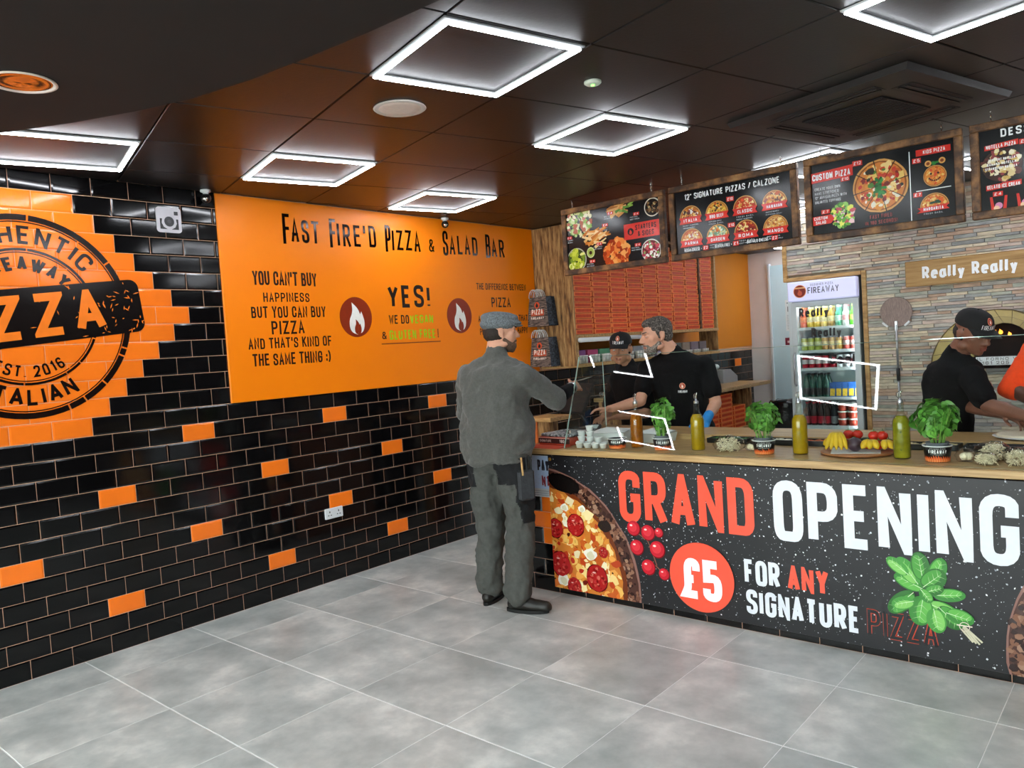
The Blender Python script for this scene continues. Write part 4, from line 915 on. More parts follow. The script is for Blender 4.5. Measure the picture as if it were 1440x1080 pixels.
# ------------------------------------------------------------------ hanging menu boards
BY = 3.56
def board(x0, x1, label):
    t = thing('menu_board', label, 'menu board', ((x0+x1)/2, BY, 2.09)); z0, z1 = 2.09, 2.595; w = .042
    q = MB(); q.box(x0+.03, x1-.03, BY+.004, BY+.018, z0+.03, z1-.03); q.build('face', M_boardface, t)
    for a in ((x0, x1, z1-w, z1), (x0, x1, z0, z0+w), (x0, x0+w, z0+w, z1-w), (x1-w, x1, z0+w, z1-w)):
        q = MB(); q.bbox(a[0], a[1], BY-.012, BY+.03, a[2], a[3], .004); q.build('frame_rail', M_burnt, t)
    for hx in (x0+.10, x1-.10):
        q = MB()
        for k in range(4):
            zc = z1+.007+k*.0135; pts = [(hx+(.005*cos(a) if k % 2 else 0), BY+.008+(0 if k % 2 else .005*cos(a)), zc+.0085*sin(a)) for a in [2*pi*i/8 for i in range(9)]]; q.tube(pts, .0014, 5, caps=False)
        q.build('chain', M_chrome, t)
    return t, (lambda: PR((0, BY+.0035, 0), (1, 0, 0), (0, 0, 1), (0, -1, 0), clip=(x0+w, z0+w, x1-w, z1-w)))
RED = '#d5342b'; WH = '#eceef0'
def ribbon(pr, u0, v0, u1, v1, txt, k=7, h=.62, tc=WH):
    pr.rect(u0, v0, u1, v1, RED, k)
    if txt: hh = (v1-v0)*h; pr.text(txt, u0+(u1-u0)*.12, v0+(v1-v0)*(1-h)/2, hh, tc, wt=.16, k=k+1, width=(u1-u0)*.76)
def lines(pr, u, v, w, n, h=.009, col='#b9bcc2', gap=.016):
    g_ = random.Random(int(u*1000)); ws = ['TOMATO BASE MOZZARELLA', 'PEPPERONI CHILLI', 'FRESH BASIL', 'ROCKET PARMESAN']
    for k in range(n): s_ = ws[(k+int(u*50)) % 4]; pr.text(s_, u, v-k*gap, h, col, wt=.16, k=2, width=w*g_.uniform(.7, 1))
g = random.Random(21)
t, F = board(.962, 1.852, 'first hanging menu board from the left, headed Starters & Sides'); pr = F()
pr.rect(1.514, 2.288, 1.81, 2.4, RED, 3); pr.disc(1.57, 2.343, .026, '#1a1214', 4); flame(pr, 1.57, 2.323, .026, .036, RED, 5); pr.text('STARTERS', 1.61, 2.348, .036, '#2a0f10', wt=.17, k=4, width=.17); pr.text('& SIDES', 1.63, 2.302, .036, '#2a0f10', wt=.17, k=4, width=.13)
for (u, v, r) in ((1.12, 2.49, .115),):
    blobs(pr, u, v, r, 160, ['#6f9a3a', '#93b555', '#c7d28c', '#b0573a', '#e3dcae'], .01, .022, 2, g)
def wedges(u, v, n, cols, l=.06, k=3, sp=.09, sv=.05):
    for _ in range(n):
        a = g.uniform(-.5, .9); x, y = u+g.uniform(-sp, sp), v+g.uniform(-sv, sv); L_ = l*g.uniform(.6, 1); b = .012
        pr.poly([(x-L_*cos(a)-b*sin(a), y-L_*sin(a)+b*cos(a)), (x-L_*cos(a)+b*sin(a), y-L_*sin(a)-b*cos(a)), (x+L_*cos(a)+b*.4*sin(a), y+L_*sin(a)-b*.4*cos(a)), (x+L_*cos(a)-b*.4*sin(a), y+L_*sin(a)+b*.4*cos(a))], g.choice(cols), k)
wedges(1.27, 2.35, 26, ['#d98b3c', '#e7b26a', '#c46f28', '#f0cd94']); wedges(1.455, 2.515, 22, ['#c98a48', '#dba564', '#a96a32'], .05, sp=.06, sv=.03); wedges(1.5, 2.54, 10, ['#5c8a3a', '#86a94e'], .03)
pr.disc(1.757, 2.49, .066, '#d8d0c0', 2, 28); pr.disc(1.757, 2.49, .058, '#1b1512', 3, 28); blobs(pr, 1.757, 2.49, .05, 26, ['#2b2118', '#5b3a22', '#8a6a48', '#b8a878'], .008, .016, 4, g)
pr.disc(1.73, 2.19, .08, '#d9d5cc', 2, 28); pr.disc(1.73, 2.19, .072, '#6c1f24', 3, 28); blobs(pr, 1.73, 2.19, .066, 60, ['#a5304a', '#e6e0d8', '#7ba35a', '#cf4a58', '#f2ece4'], .008, .017, 4, g)
pr.disc(1.08, 2.20, .09, '#b8b4a4', 2, 28); pr.disc(1.08, 2.20, .082, '#3a4a1c', 3, 28); blobs(pr, 1.08, 2.20, .075, 50, ['#a8b832', '#c9d24a', '#6f8d2a', '#dfe08a'], .012, .024, 4, g)
pr.disc(1.213, 2.24, .036, '#c8cf92', 3, 24, ry=.04); pr.disc(1.213, 2.24, .028, '#9fb155', 4, 24, ry=.032); pr.disc(1.213, 2.238, .014, '#3c2616', 5, 16)
blobs(pr, 1.44, 2.2, .11, 140, ['#d5561f', '#b53f17', '#e8853c', '#f0a45a', '#99300f'], .012, .03, 3, g)
for (u, v) in ((1.38, 2.51), (1.6, 2.47), (1.0, 2.38), (1.33, 2.43), (1.27, 2.30), (1.2, 2.18), (1.6, 2.25)): ribbon(pr, u, v-.018, u+.05, v+.004, '£4', 6); lines(pr, u-.03, v-.03, .09, 2)
pr.done('print', M_boardprint, t, 'starters, wings, salads and dips')
t, F = board(1.892, 2.782, 'second hanging menu board, headed 12 inch Signature Pizzas / Calzone'); pr = F()
pr.text('12" SIGNATURE PIZZAS / CALZONE', 2.01, 2.49, .04, WH, wt=.17, k=2, width=.66, sp=.14)
nm_ = ['ITALIA', 'BBQ BEEF', 'CLASSIC', 'HAWAIIAN', 'PARMA', 'GARDEN', 'ROMA', 'MANGO']
tp = [['#e6dfd0', '#3a1d18', '#7a2a20'], ['#4a3a1c', '#e9c75a', '#c99a34'], ['#c0301c', '#e8542a', '#f2c98a'], ['#8a2318', '#e9a84a', '#5b2a16'], ['#d9a06a', '#b5584a', '#e9ddc4'], ['#5f8d6a', '#a6c29a', '#d9e0c8'], ['#8a1c14', '#b5261a', '#5a120e'], ['#d9a45a', '#a8623a', '#ead6a8']]
for k in range(8):
    u = (2.048, 2.24, 2.436, 2.632)[k % 4]; v = 2.37 if k < 4 else 2.215; pizza(pr, u, v, .08, g, half=True, tops=tp[k], k=2, base=('#b5651f', '#dda43a', '#b03418', '#c9772f', '#c05f33', '#6f8f6a', '#8e1f14', '#cf9a58')[k], dens=1.6)
    pr.poly([(u-.085, v-.04), (u-.072, v-.018), (u-.085, v+.004), (u+.085, v+.004), (u+.072, v-.018), (u+.085, v-.04)], RED, 8); pr.text(nm_[k], u-.05, v-.03, .022, WH, wt=.17, k=9, width=.1); lines(pr, u-.06, v-.056, .12, 2, .009)
for v in (2.43, 2.26): ribbon(pr, 2.315, v, 2.365, v+.03, '£10', 8)
for s_, u, w, pp in (('VEGAN CHEESE +', 1.99, .13, '£2'), ('GLUTEN FREE +', 2.215, .12, '£1'), ('BUFFALO CHEESE +', 2.44, .155, '£2')): pr.text(s_, u, 2.141, .02, WH, wt=.17, k=2, width=w); ribbon(pr, u+w+.01, 2.137, u+w+.05, 2.167, pp, 8)
pr.done('print', M_boardprint, t, 'eight pizza halves with red ribbons')
t, F = board(2.825, 3.682, 'third hanging menu board, headed Custom Pizza and Kids Pizza'); pr = F()
pr.poly([(2.862, 2.442), (3.11, 2.452), (3.11, 2.516), (2.862, 2.502)], RED, 2); pr.text('CUSTOM PIZZA', 2.875, 2.457, .038, WH, wt=.17, k=3, width=.22)
ribbon(pr, 3.11, 2.50, 3.165, 2.53, '£12', 3); ribbon(pr, 3.04, 2.425, 3.09, 2.452, '£10', 3)
for k, s_ in enumerate(('CREATE YOUR OWN', 'HAND STRETCHED', '12" ARTISAN PIZZA WITH', 'UNLIMITED TOPPINGS')): pr.text(s_, 2.885, 2.395-k*.026, .017, '#c5c8cd', wt=.16, k=2, width=(.15, .14, .185, .15)[k])
pizza(pr, 3.257, 2.362, .152, g, k=2, tops=['#b5261a', '#7d2218', '#e9ddc0', '#2c2416', '#c9402a', '#4c7a2e'], base='#cf7a34', dens=3.4)
for k in range(8):
    a = 2*pi*k/8+.2; pr.poly([(3.257, 2.362), (3.257+.155*cos(a-.018), 2.362+.155*sin(a-.018)), (3.257+.155*cos(a+.018), 2.362+.155*sin(a+.018))], '#100c0c', 7)
for _ in range(26): a = g.uniform(0, 6.3); r = g.uniform(0, .03); pr.disc(3.257+r*cos(a), 2.355+1.9*r*sin(a), .016, g.choice(['#1f6a2c', '#2f8a3a', '#134a1e']), 8, 8, ry=.009, rot=a)
pr.poly([(2.868, 2.187), (2.975, 2.19), (2.995, 2.215), (2.975, 2.243), (2.868, 2.24)], RED, 7); pr.text('CUSTOM', 2.876, 2.218, .019, WH, wt=.18, k=8, width=.08); pr.text('SALAD', 2.885, 2.193, .019, WH, wt=.18, k=8, width=.06); ribbon(pr, 2.92, 2.25, 2.97, 2.275, '£7', 7)
blobs(pr, 3.04, 2.225, .068, 110, ['#5fa03a', '#8cc45a', '#e6e86a', '#c8505a', '#3f7a2c', '#f0c8c8'], .008, .018, 3, g)
pr.text('FAST FIRED', 3.195, 2.178, .022, '#8e3a3a', wt=.17, k=2, width=.12); pr.text('IN 180 SECONDS!', 3.168, 2.145, .022, '#8e3a3a', wt=.17, k=2, width=.175)
pr.rect(3.414, 2.136, 3.419, 2.522, WH, 2); pr.rect(3.445, 2.292, 3.62, 2.297, WH, 2)
pr.rect(3.45, 2.487, 3.624, 2.522, RED, 2); pr.text('KIDS PIZZA', 3.487, 2.494, .021, WH, wt=.17, k=3, width=.11); ribbon(pr, 3.43, 2.45, 3.475, 2.478, '£5', 3); ribbon(pr, 3.43, 2.262, 3.475, 2.288, '£7', 3)
pizza(pr, 3.542, 2.365, .058, g, k=2, tops=['#d9482a', '#e9a84a'], base='#dc8230', dens=1.3); pr.disc(3.51, 2.437, .017, '#d9a05a', 2); pr.disc(3.51, 2.437, .009, '#7a3a1a', 3); pr.disc(3.58, 2.443, .017, '#d9a05a', 2); pr.disc(3.58, 2.443, .009, '#7a3a1a', 3)
for sx in (-.018, .018): pr.disc(3.542+sx, 2.378, .006, '#2b1710', 9, 10)
for k in range(7): a = radians(205+k*20); pr.disc(3.542+.03*cos(a), 2.365+.026*sin(a), .005, '#4a1a10', 9, 8)
for k in range(5): pr.disc(3.545+g.uniform(-.012, .012), 2.432+g.uniform(-.006, .008), .01, '#2f7a34', 9, 8, ry=.006)
pizza(pr, 3.535, 2.20, .072, g, half=True, k=2, tops=['#e9c26a', '#d9602a'], base='#d98a3c', dens=1.6)
for k in range(7): pr.disc(3.54+g.uniform(-.02, .02), 2.222+g.uniform(-.008, .008), .012, '#20402a', 8, 8, ry=.007)
pr.poly([(3.445, 2.17), (3.465, 2.182), (3.45, 2.198), (3.61, 2.206), (3.595, 2.19), (3.61, 2.176)], RED, 8); pr.text('MARGARITA', 3.48, 2.178, .018, WH, wt=.18, k=9, width=.1); lines(pr, 3.48, 2.158, .11, 1)
pr.done('print', M_boardprint, t, 'large sliced pizza, kids pizza and salad pictures')
t, F = board(3.717, 4.6, 'fourth hanging menu board, headed Desserts, cut by the picture edge'); pr = F()
pr.text('DESSERTS', 3.858, 2.506, .042, WH, wt=.18, k=2, width=.27); pr.poly([(3.782, 2.446), (3.936, 2.454), (3.936, 2.482), (3.782, 2.472)], RED, 4); pr.text('NUTELLA PIZZA', 3.79, 2.453, .02, WH, wt=.18, k=5, width=.135); ribbon(pr, 3.94, 2.45, 3.985, 2.476, '£6', 4)
pr.disc(3.86, 2.362, .092, '#3a2018', 2, 30, ry=.085); blobs(pr, 3.86, 2.362, .082, 90, ['#5a2a24', '#8e3a3e', '#d8c08a', '#e6d8a8', '#c9a45a', '#f0e6cc', '#2a1512'], .01, .02, 3, g)
for k, s_ in enumerate(('STRAIGHT NUTELLA', 'BANANA NUTELLA', 'STRAWBERRY NUTELLA')): pr.text(s_, 3.80-.008*k, 2.385-k*.022, .014, '#f5f3ee', wt=.2, k=5, width=.12+.012*k)
pr.poly([(3.785, 2.235), (3.945, 2.245), (3.945, 2.272), (3.785, 2.262)], RED, 4); pr.text('GELATO ICE CREAM', 3.79, 2.242, .02, WH, wt=.18, k=5, width=.148); ribbon(pr, 3.815, 2.2, 3.86, 2.225, '£4', 4)
for u in (3.84, 3.96, 4.08): pr.poly([(u-.04, 2.2), (u-.028, 2.2), (u-.018, 2.13), (u-.034, 2.13)], RED, 2); pr.poly([(u+.028, 2.2), (u+.04, 2.2), (u+.034, 2.13), (u+.018, 2.13)], RED, 2); pr.disc(u, 2.15, .018, '#d98ab0', 3, 12); pr.disc(u-.01, 2.138, .014, '#f0c8a0', 4, 12)
ribbon(pr, 4.05, 2.42, 4.3, 2.46, 'BROWNIES', 3); blobs(pr, 4.2, 2.34, .07, 60, ['#4a2818', '#6e3a20', '#2a150c', '#e8dcc8'], .012, .026, 2, g)
pr.done('print', M_boardprint, t, 'dessert pizza and ice cream pictures')
# ================================================================== SERVING COUNTER
CX0 = 1.33; CX1 = 5.6; WZ = .92
t = thing('service_counter', 'long serving counter faced with black and orange tiles', 'counter', (3.4, 2.9, 0))
q = MB(); q.box(CX0, CX1, 2.4935, 3.36, .0, .884); q.build('body', M_grout, t)
def metro_y(w, h, m):
    a = metro(w, h, m); q = MB(); q.add([(y, -.009-x, z) for x, y, z in a.v], [f[::-1] for f in a.f]); return q
my = {}
rb_ = MB()
for r in range(9):
    hh = TH if r < 8 else .884-8*TH
    off = 1.36-.202*2 if r % 2 == 0 else 1.46-.202*2
    for k in range(24):
        x0 = max(off+k*.202, CX0); x1 = min(off+(k+1)*.202, CX1)
        if x1-x0 < .02: continue
        cc = off+(k+.5)*.202
        m = M_orange_tile if (r, k) in ((4, 2), (5, 2), (3, 2)) or (r in (4,) and 3 <= k <= 4) or (r in (3, 5) and k == 3) else M_black_tile
        if x0 < 1.95 or r == 0:
            key = (round(x1-x0, 3), round(hh, 3), m.name)
            if key not in my: my[key] = metro_y(x1-x0, hh, m).build('wall_tile', m, data_only=True)
            link('face_tile', my[key], t, loc=(x0-3.4, 2.4995-2.9, r*TH))
        else:
            a = metro_y(x1-x0, hh, m); rb_.cur = 1 if m is M_orange_tile else 0; rb_.add([(x+x0, y+2.4995, z+r*TH) for x, y, z in a.v], a.f)
rb_.build('face_tile', [M_black_tile, M_orange_tile], t, None, 'stuff')
t = thing('counter_worktop', 'oiled timber worktop running along the serving counter', 'worktop', (3.4, 2.9, .885))
q = MB(); q.bbox(1.31, CX1+.02, 2.45, 3.05, .885, WZ, .004); q.build('front_plank', M_worktop, t)
t = thing('preparation_board', 'raised timber preparation board along the back of the counter', 'worktop', (3.4, 3.24, .885))
q = MB(); q.bbox(1.33, CX1+.02, 3.052, 3.425, .885, .955, .004); q.build('board', M_worktop, t)
# banner
BX0, BX1, BZ0, BZ1, BYY = 1.545, 4.78, .042, .876, 2.474
t = thing('banner', 'wide black vinyl Grand Opening banner hung on the counter front', 'banner', (3.1, BYY, .04))
q = MB(); q.bbox(BX0, BX1, BYY-.001, BYY+.003, BZ0, BZ1, .001); q.build('vinyl_sheet', mat('black_vinyl', '#100f13', .42, noise=(3, .2), bump=(2.5, .3, .02)), t)
def BP(**k): return PR((0, BYY-.0012, 0), (1, 0, 0), (0, 0, 1), (0, -1, 0), clip=(BX0+.001, BZ0+.001, BX1-.001, BZ1-.001), **k)
g = random.Random(31); pr = BP()
for _ in range(3400):
    u, v = g.uniform(BX0, BX1), BZ0+(BZ1-BZ0)*g.random()**.9; s_ = g.choice((.001, .0013, .0017, .0023, .0032)) if g.random() < .85 else g.uniform(.004, .006)
    a = g.uniform(0, pi); c = g.choice(('#f0f0f2', '#b8bac2', '#8e9098', '#d6d7dc')); e = g.uniform(.5, 1)
    pr.poly([(u+s_*cos(a), v+s_*sin(a)), (u-s_*e*sin(a), v+s_*e*cos(a)), (u-s_*cos(a), v-s_*sin(a)), (u+s_*e*sin(a), v-s_*e*cos(a))], c, 1)
pr.done('speckle_print', M_vinyl, t, 'white flour speckles')
def bigpizza(cx, cz, R, seed):
    g = random.Random(seed); pr = BP()
    pr.disc(cx, cz, R, '#8a6258', 2, 64, wob=.006, rg=g); pr.disc(cx, cz, R*.985, '#4a2c24', 3, 64, wob=.004, rg=g)
    for i in range(520): a = g.uniform(-.3, 3.5); r = R*g.uniform(.87, .975); pr.disc(cx+r*cos(a), cz+r*sin(a), g.uniform(.006, .018), g.choice(['#6b4434', '#7d5440', '#3a221c', '#8e6650', '#2c1814', '#9c7660']), 4+.9*i/520, 7, wob=.3, rg=g)
    pr.disc(cx, cz, R*.87, '#6e3216', 5, 64, wob=.015, rg=g); pr.disc(cx, cz, R*.84, '#c8762c', 6, 60, wob=.02, rg=g)
    blobs(pr, cx, cz, R*.82, 800, ['#e6b45c', '#efce84', '#d98a34', '#c25a22', '#e8a04a', '#f2dca0', '#b5401c', '#d8702c'], .01, .04, 7, g)
    blobs(pr, cx, cz, R*.8, 60, ['#f0e6cc', '#efe2ba', '#e4d3a8'], .015, .035, 8, g); blobs(pr, cx, cz, R*.8, 90, ['#8e1f14', '#6a1a10', '#b02c1a', '#3c140c'], .006, .02, 9, g)
    return pr, g
pr, g = bigpizza(1.455, .085, .718, 5)
pr.disc(1.66, .71, .13, '#120d0c', 10, 24, ry=.055, wob=.08, rot=-.25); pr.disc(1.95, .47, .05, '#241410', 10, 16, ry=.035, wob=.1)
for (u, v, r) in ((1.737, .455, .062), (1.875, .145, .075), (1.605, .2, .072), (1.70, .07, .05), (1.58, .42, .055), (1.93, .31, .03)):
    pr.disc(u, v, r*1.06, '#5a0f0a', 11, 22, ry=r*1.15, wob=.05); pr.disc(u, v, r, '#a81e1e', 12, 22, ry=r*1.08, wob=.05); blobs(pr, u, v, r*.85, 36, ['#8a1414', '#b83030', '#c24a3c', '#7a100e', '#d06a58'], r*.06, r*.2, 13, g); pr.disc(u-r*.25, v+r*.45, r*.18, '#e8a49a', 14, 10, ry=r*.07)
for (u, v, r) in ((1.835, .285, .045), (1.66, .56, .03), (1.79, .56, .028), (1.62, .10, .045)): pr.disc(u, v, r, '#efe9da', 11, 14, wob=.15, ry=r*.8); pr.disc(u, v-.004, r*.6, '#d8cfae', 12, 12, wob=.2)
for _ in range(60): u, v = g.uniform(1.56, 1.95), g.uniform(.1, .6); a = g.uniform(0, 3.1); l = .018; pr.poly([(u, v), (u+l*cos(a), v+l*sin(a)), (u+l*cos(a)+.003, v+l*sin(a)+.003), (u+.003, v+.003)], g.choice(['#3c3a18', '#7d5a1e', '#54400f']), 11)
pr.done('pizza_print', M_vinyl, t, 'large pizza with pepperoni and melted cheese')
pr, g = bigpizza(4.56, .15, .59, 9); pr.done('pizza_print', M_vinyl, t, 'second large pizza at the right end')
OR_ = '#f0573f'
for s_, u, v, h, c, w_, wt, ws, lab in (('GRAND', 2.062, .511, .302, OR_, .817, .165, .86, 'orange-red word Grand'), ('OPENING', 2.986, .508, .308, '#dfe2ea', 1.047, .165, .86, 'white word Opening')):
    pr = BP(); pr.text(s_, u, v, h, c, wt=wt, ws=ws, sp=.1, width=w_, k=3); pr.done('lettering', M_vinyl, t, lab)
pr = BP(); pr.disc(2.563, .252, .191, OR_, 9, 48); pr.text('£5', 2.445, .128, .225, '#f3f4f8', wt=.2, ws=.9, sp=.08, width=.236, k=10); pr.done('price_disc', M_vinyl, t, 'orange disc reading £5')
for s_, u, v, h, c, w_, ws, lab in (('FOR', 2.812, .256, .132, '#dfe2ea', .187, .85, 'white word For'), ('SIGNATURE', 2.816, .1, .13, '#dfe2ea', .565, .8, 'white word Signature'), ('ANY', 3.04, .257, .13, OR_, .2, .85, 'orange word Any')):
    pr = BP(); pr.text(s_, u, v, h, c, wt=.18, ws=ws, sp=.1, width=w_, k=3); pr.done('lettering', M_vinyl, t, lab)
pr = BP(); pr.text('PIZZA', 3.413, .1, .13, '#b5402e', wt=.17, ws=.85, sp=.1, width=.3, k=3); pr.text('PIZZA', 3.4155, .103, .124, '#100f13', wt=.125, ws=.88, sp=.145, width=.295, k=4); pr.done('lettering', M_vinyl, t, 'outlined word Pizza')
g = random.Random(8); pr = BP()
for a, b in (((2.2, .49), (2.29, .28)), ((2.22, .42), (2.16, .46)), ((2.24, .38), (2.3, .40)), ((2.27, .3), (2.2, .26)), ((2.28, .28), (2.34, .22))):
    for q_ in stroke([a, ((a[0]+b[0])/2+.008, (a[1]+b[1])/2), b], .006): pr.poly([(p.x, p.y) for p in q_], '#8b5a4a', 5)
for (u, v, r) in ((2.15, .478, .045), (2.245, .462, .046), (2.165, .368, .046), (2.30, .372, .05), (2.235, .262, .046), (2.335, .235, .035), (2.315, .47, .028)):
    pr.disc(u, v, r, '#7a0e18', 6, 24); pr.disc(u-.002, v+.003, r*.92, '#c01c2c', 7, 24); pr.disc(u-.006, v+.008, r*.6, '#d8303c', 8, 20); pr.disc(u-r*.35, v+r*.4, r*.2, '#f6d0cc', 8.5, 10, ry=r*.12)
pr.done('tomato_print', M_vinyl, t, 'bunch of red vine tomatoes')
def leafp(pr, u, v, L_, W_, a, c1, c2, k, n=12):
    pts = []
    for i in range(n+1): s_ = i/n; pts.append((s_*L_, W_*sin(pi*s_**.8)*.5))
    for i in range(n-1, 0, -1): s_ = i/n; pts.append((s_*L_, -W_*sin(pi*s_**.8)*.5))
    R_ = lambda x, y, f=1: (u+x*cos(a)-y*sin(a), v+x*sin(a)+y*cos(a))
    pr.disc(*R_(L_*.5, 0), L_*.5, c2, k, 22, ry=W_*.5, rot=a); pr.disc(*R_(L_*.48, W_*.12), L_*.42, c1, k+.2, 18, ry=W_*.3, rot=a)
    pr.poly([R_(0, .0015), R_(L_*.95, 0), R_(0, -.0015)], '#cfe6b8', k+.4)
    for s_ in (.3, .5, .7):
        for d in (-1, 1): pr.poly([R_(L_*s_, 0), R_(L_*(s_+.16), d*W_*.32), R_(L_*s_+.003, 0)], '#a9cf8c', k+.3)
pr = BP(); GR = [('#5fae4a', '#357f30'), ('#7cc05e', '#44923a'), ('#4a983c', '#2b6a28')]
for k, (u, v, L_, W_, a) in enumerate(((3.66, .36, .13, .07, 2.75), (3.64, .38, .14, .075, 2.2), (3.66, .40, .13, .08, 1.7), (3.70, .40, .12, .07, 1.2), (3.60, .42, .11, .06, 2.5), (3.66, .37, .12, .09, .75), (3.70, .34, .13, .06, .15), (3.68, .30, .13, .07, -.35), (3.62, .34, .15, .08, -2.35), (3.66, .33, .14, .1, -1.75), (3.62, .30, .1, .06, -2.8), (3.72, .29, .12, .08, -.75), (3.75, .27, .11, .07, -.2), (3.70, .28, .11, .08, -1.4), (3.67, .35, .08, .05, .4), (3.65, .36, .07, .05, -.9))):
    c1, c2 = GR[k % 3]; leafp(pr, u, v, L_, W_, a, c1, c2, 5+k*.5)
for k, (a, b) in enumerate((((3.80, .235), (3.885, .16)), ((3.81, .23), (3.875, .15)), ((3.80, .23), (3.862, .152)), ((3.79, .225), (3.85, .155)))):
    for q_ in stroke([a, b], .008): pr.poly([(p.x, p.y) for p in q_], '#c9c3a8', 5+k*.3)
pr.ring(3.82, .22, .018, .021, '#d8cdb8', 14, 16); pr.rect(3.79, .222, 3.85, .227, '#e0d6c4', 14)
pr.done('basil_print', M_vinyl, t, 'tied bunch of green basil')
for x in (BX0+.02, 4.7):
    q = MB(); Mx = Matrix.Rotation(radians(90), 4, 'X'); q.lathe([(.011, 0), (.011, .002), (.005, .003)], (x, BYY-.0045, BZ1-.022), 12, M=Mx); q.build('eyelet', mat('brass_eyelet', '#b98a3e', .3, metal=1, noise=(20, .05)), t)
t = thing('counter_poster', 'pale blue and white paper poster taped left of the banner', 'poster', (1.47, 2.488, .607))
q = MB(); q.box(1.402, 1.548, 2.4845, 2.486, .607, .872); q.build('sheet', M_paper, t)
pr = PR((0, 2.4842, 0), (1, 0, 0), (0, 0, 1), (0, -1, 0)); pr.rect(1.404, .66, 1.546, .87, '#b9d3f2', 1); pr.rect(1.404, .609, 1.546, .66, '#c8ced4', 1); pr.text('PAY', 1.45, .77, .075, '#1c1c30', wt=.2, k=2, width=.09); pr.text('N1', 1.48, .675, .07, '#8e2030', wt=.2, k=2, width=.055)
for k in range(3): pr.rect(1.415, .617+k*.013, 1.53, .621+k*.013, '#8f9aa6', 2)
pr.done('poster_print', M_ink, t)
# glass screen
TA = radians(21); gy = lambda z: 2.48+(z-WZ)*math.tan(TA); GH = 1.478
t = thing('glass_screen', 'tilted clear glass screen standing along the counter', 'glass screen', (3.4, 2.6, WZ))
def pane(x0, x1):
    q = MB(); d = Vector((0, sin(TA), cos(TA))); n = Vector((0, -cos(TA), sin(TA)))*.004
    z0 = WZ+.0015; a = Vector((0, gy(z0), z0)); L_ = (GH-z0)/cos(TA); V = []
    for x in (x0, x1):
        for s_, o in ((0, -1), (L_, -1), (L_, 1), (0, 1)): p = a+d*s_+n*o; V.append((x, p.y+.002, p.z+(.0015 if s_ == 0 else 0)))
    q.cur = 0; q.add(V, [(0, 4, 5, 1), (2, 6, 7, 3)]); q.cur = 1; q.add(V, [(1, 5, 6, 2), (3, 7, 4, 0), (0, 1, 2, 3), (7, 6, 5, 4)]); return q
# single-sheet reflections: only the front skin reflects, the rear skin is omitted, edges keep the real thickness
def pane1(x0, x1, nm):
    q = pane(x0, x1); fs = q.f; ms = q.m; keep = [i for i in range(len(fs)) if i != 0]; q.f = [fs[i] for i in keep]; q.m = [ms[i] for i in keep]; q.c = [q.c[i] for i in keep]; q.sm = [False]*len(keep)
    q.build(nm, [M_glass, mat('green_tinted_glass_edge', '#bfe0d4', .12, trans=.4, noise=(20, .05))], t)
pane1(1.675, 5.5, 'front_pane')
q = MB(); x = 1.672; rear = 2.96
V = [(x, gy(WZ)+.005, WZ+.002), (x, rear, WZ+.002), (x, rear, GH), (x, gy(GH)+.004, GH), (x-.006, gy(WZ)+.005, WZ+.002), (x-.006, rear, WZ+.002), (x-.006, rear, GH), (x-.006, gy(GH)+.004, GH)]
q.add(V, [(7, 6, 5, 4)]); q.cur = 1; q.add(V, [(0, 4, 5, 1), (1, 5, 6, 2), (2, 6, 7, 3), (3, 7, 4, 0)]); q.build('side_pane', [M_glass, MATS['green_tinted_glass_edge']], t)
for (x, y, z) in ((1.669, gy(1.02)+.02, 1.02), (1.669, 2.93, 1.22)):
    q = MB(); q.bbox(x-.014, x+.014, y-.012, y+.012, z-.012, z+.012, .003); q.build('clip', M_chrome, t, 'small chrome clip')
# ------------------------------------------------------------------ things on the counter
def bottle(x, y, label, oil, body=.205, herb=0, seed=1):
    g = random.Random(seed); r = .039
    t = thing('oil_bottle', label, 'bottle', (x, y, WZ), 'flavoured oil bottles on the counter')
    c = (x, y, WZ+.0008)
    q = MB(); q.lathe([(0, .0), (r-.004, 0), (r, .006), (r, .165), (r-.003, .185), (r-.016, .205), (.0155, .215), (.014, .25), (.0155, .252), (.0155, .262), (.013, .264)], c, 28, caps=False); q.build('glass', M_bottleglass, t)
    q = MB(); q.lathe([(0, .004), (r-.004, .004), (r-.0025, .01), (r-.0025, .165), (r-.006, .183), (r-.018, .202), (0, .2035)], c, 28, caps=False); q.build('oil', oil, t)
    if herb:
        q = MB()
        for _ in range(herb):
            a, rr, z = g.uniform(0, 6.28), r-.006, g.choice((g.uniform(.02, .06), g.uniform(.12, .19))) if herb > 20 else g.uniform(.01, .09)
            if z > .17: rr = .018
            p = Vector((x+rr*cos(a), y+rr*sin(a), WZ+z)); d = Vector((g.uniform(-.006, .006), g.uniform(-.006, .006), g.uniform(.008, .02))); q.tube([p, p+d*.5+Vector((.001, 0, 0)), p+d], [.0012, .003, .0008], 5)
        q.build('herb_sprigs', M_herb, t, 'dark green herbs in the oil', 'stuff')
    q = MB(); q.lathe([(.0125, .262), (.0135, .266), (.0135, .276), (.006, .28), (.0045, .29)], c, 14); q.build('pourer_base', M_steel, t)
    q = MB(); cx, cy, cz = c; q.tube([(cx, cy, cz+.285), (cx, cy, cz+.30), (cx+.004, cy-.003, cz+.312), (cx+.010, cy-.006, cz+.322)], [.0042, .004, .0034, .0028], 8); q.tube([(cx-.003, cy, cz+.28), (cx-.012, cy+.002, cz+.292), (cx-.012, cy+.002, cz+.312), (cx-.004, cy, cz+.32)], .0017, 6); q.build('spout', M_chrome, t)
    return t
bottle(2.085, 2.665, 'amber chilli oil bottle, leftmost on the counter', M_oil2, seed=1)
bottle(2.487, 2.66, 'olive oil bottle between two basil plants, left of the wrapped noodles', M_oil, herb=12, seed=2)
bottle(3.06, 2.672, 'plain golden olive oil bottle left of the fruit board', M_oil, seed=3)
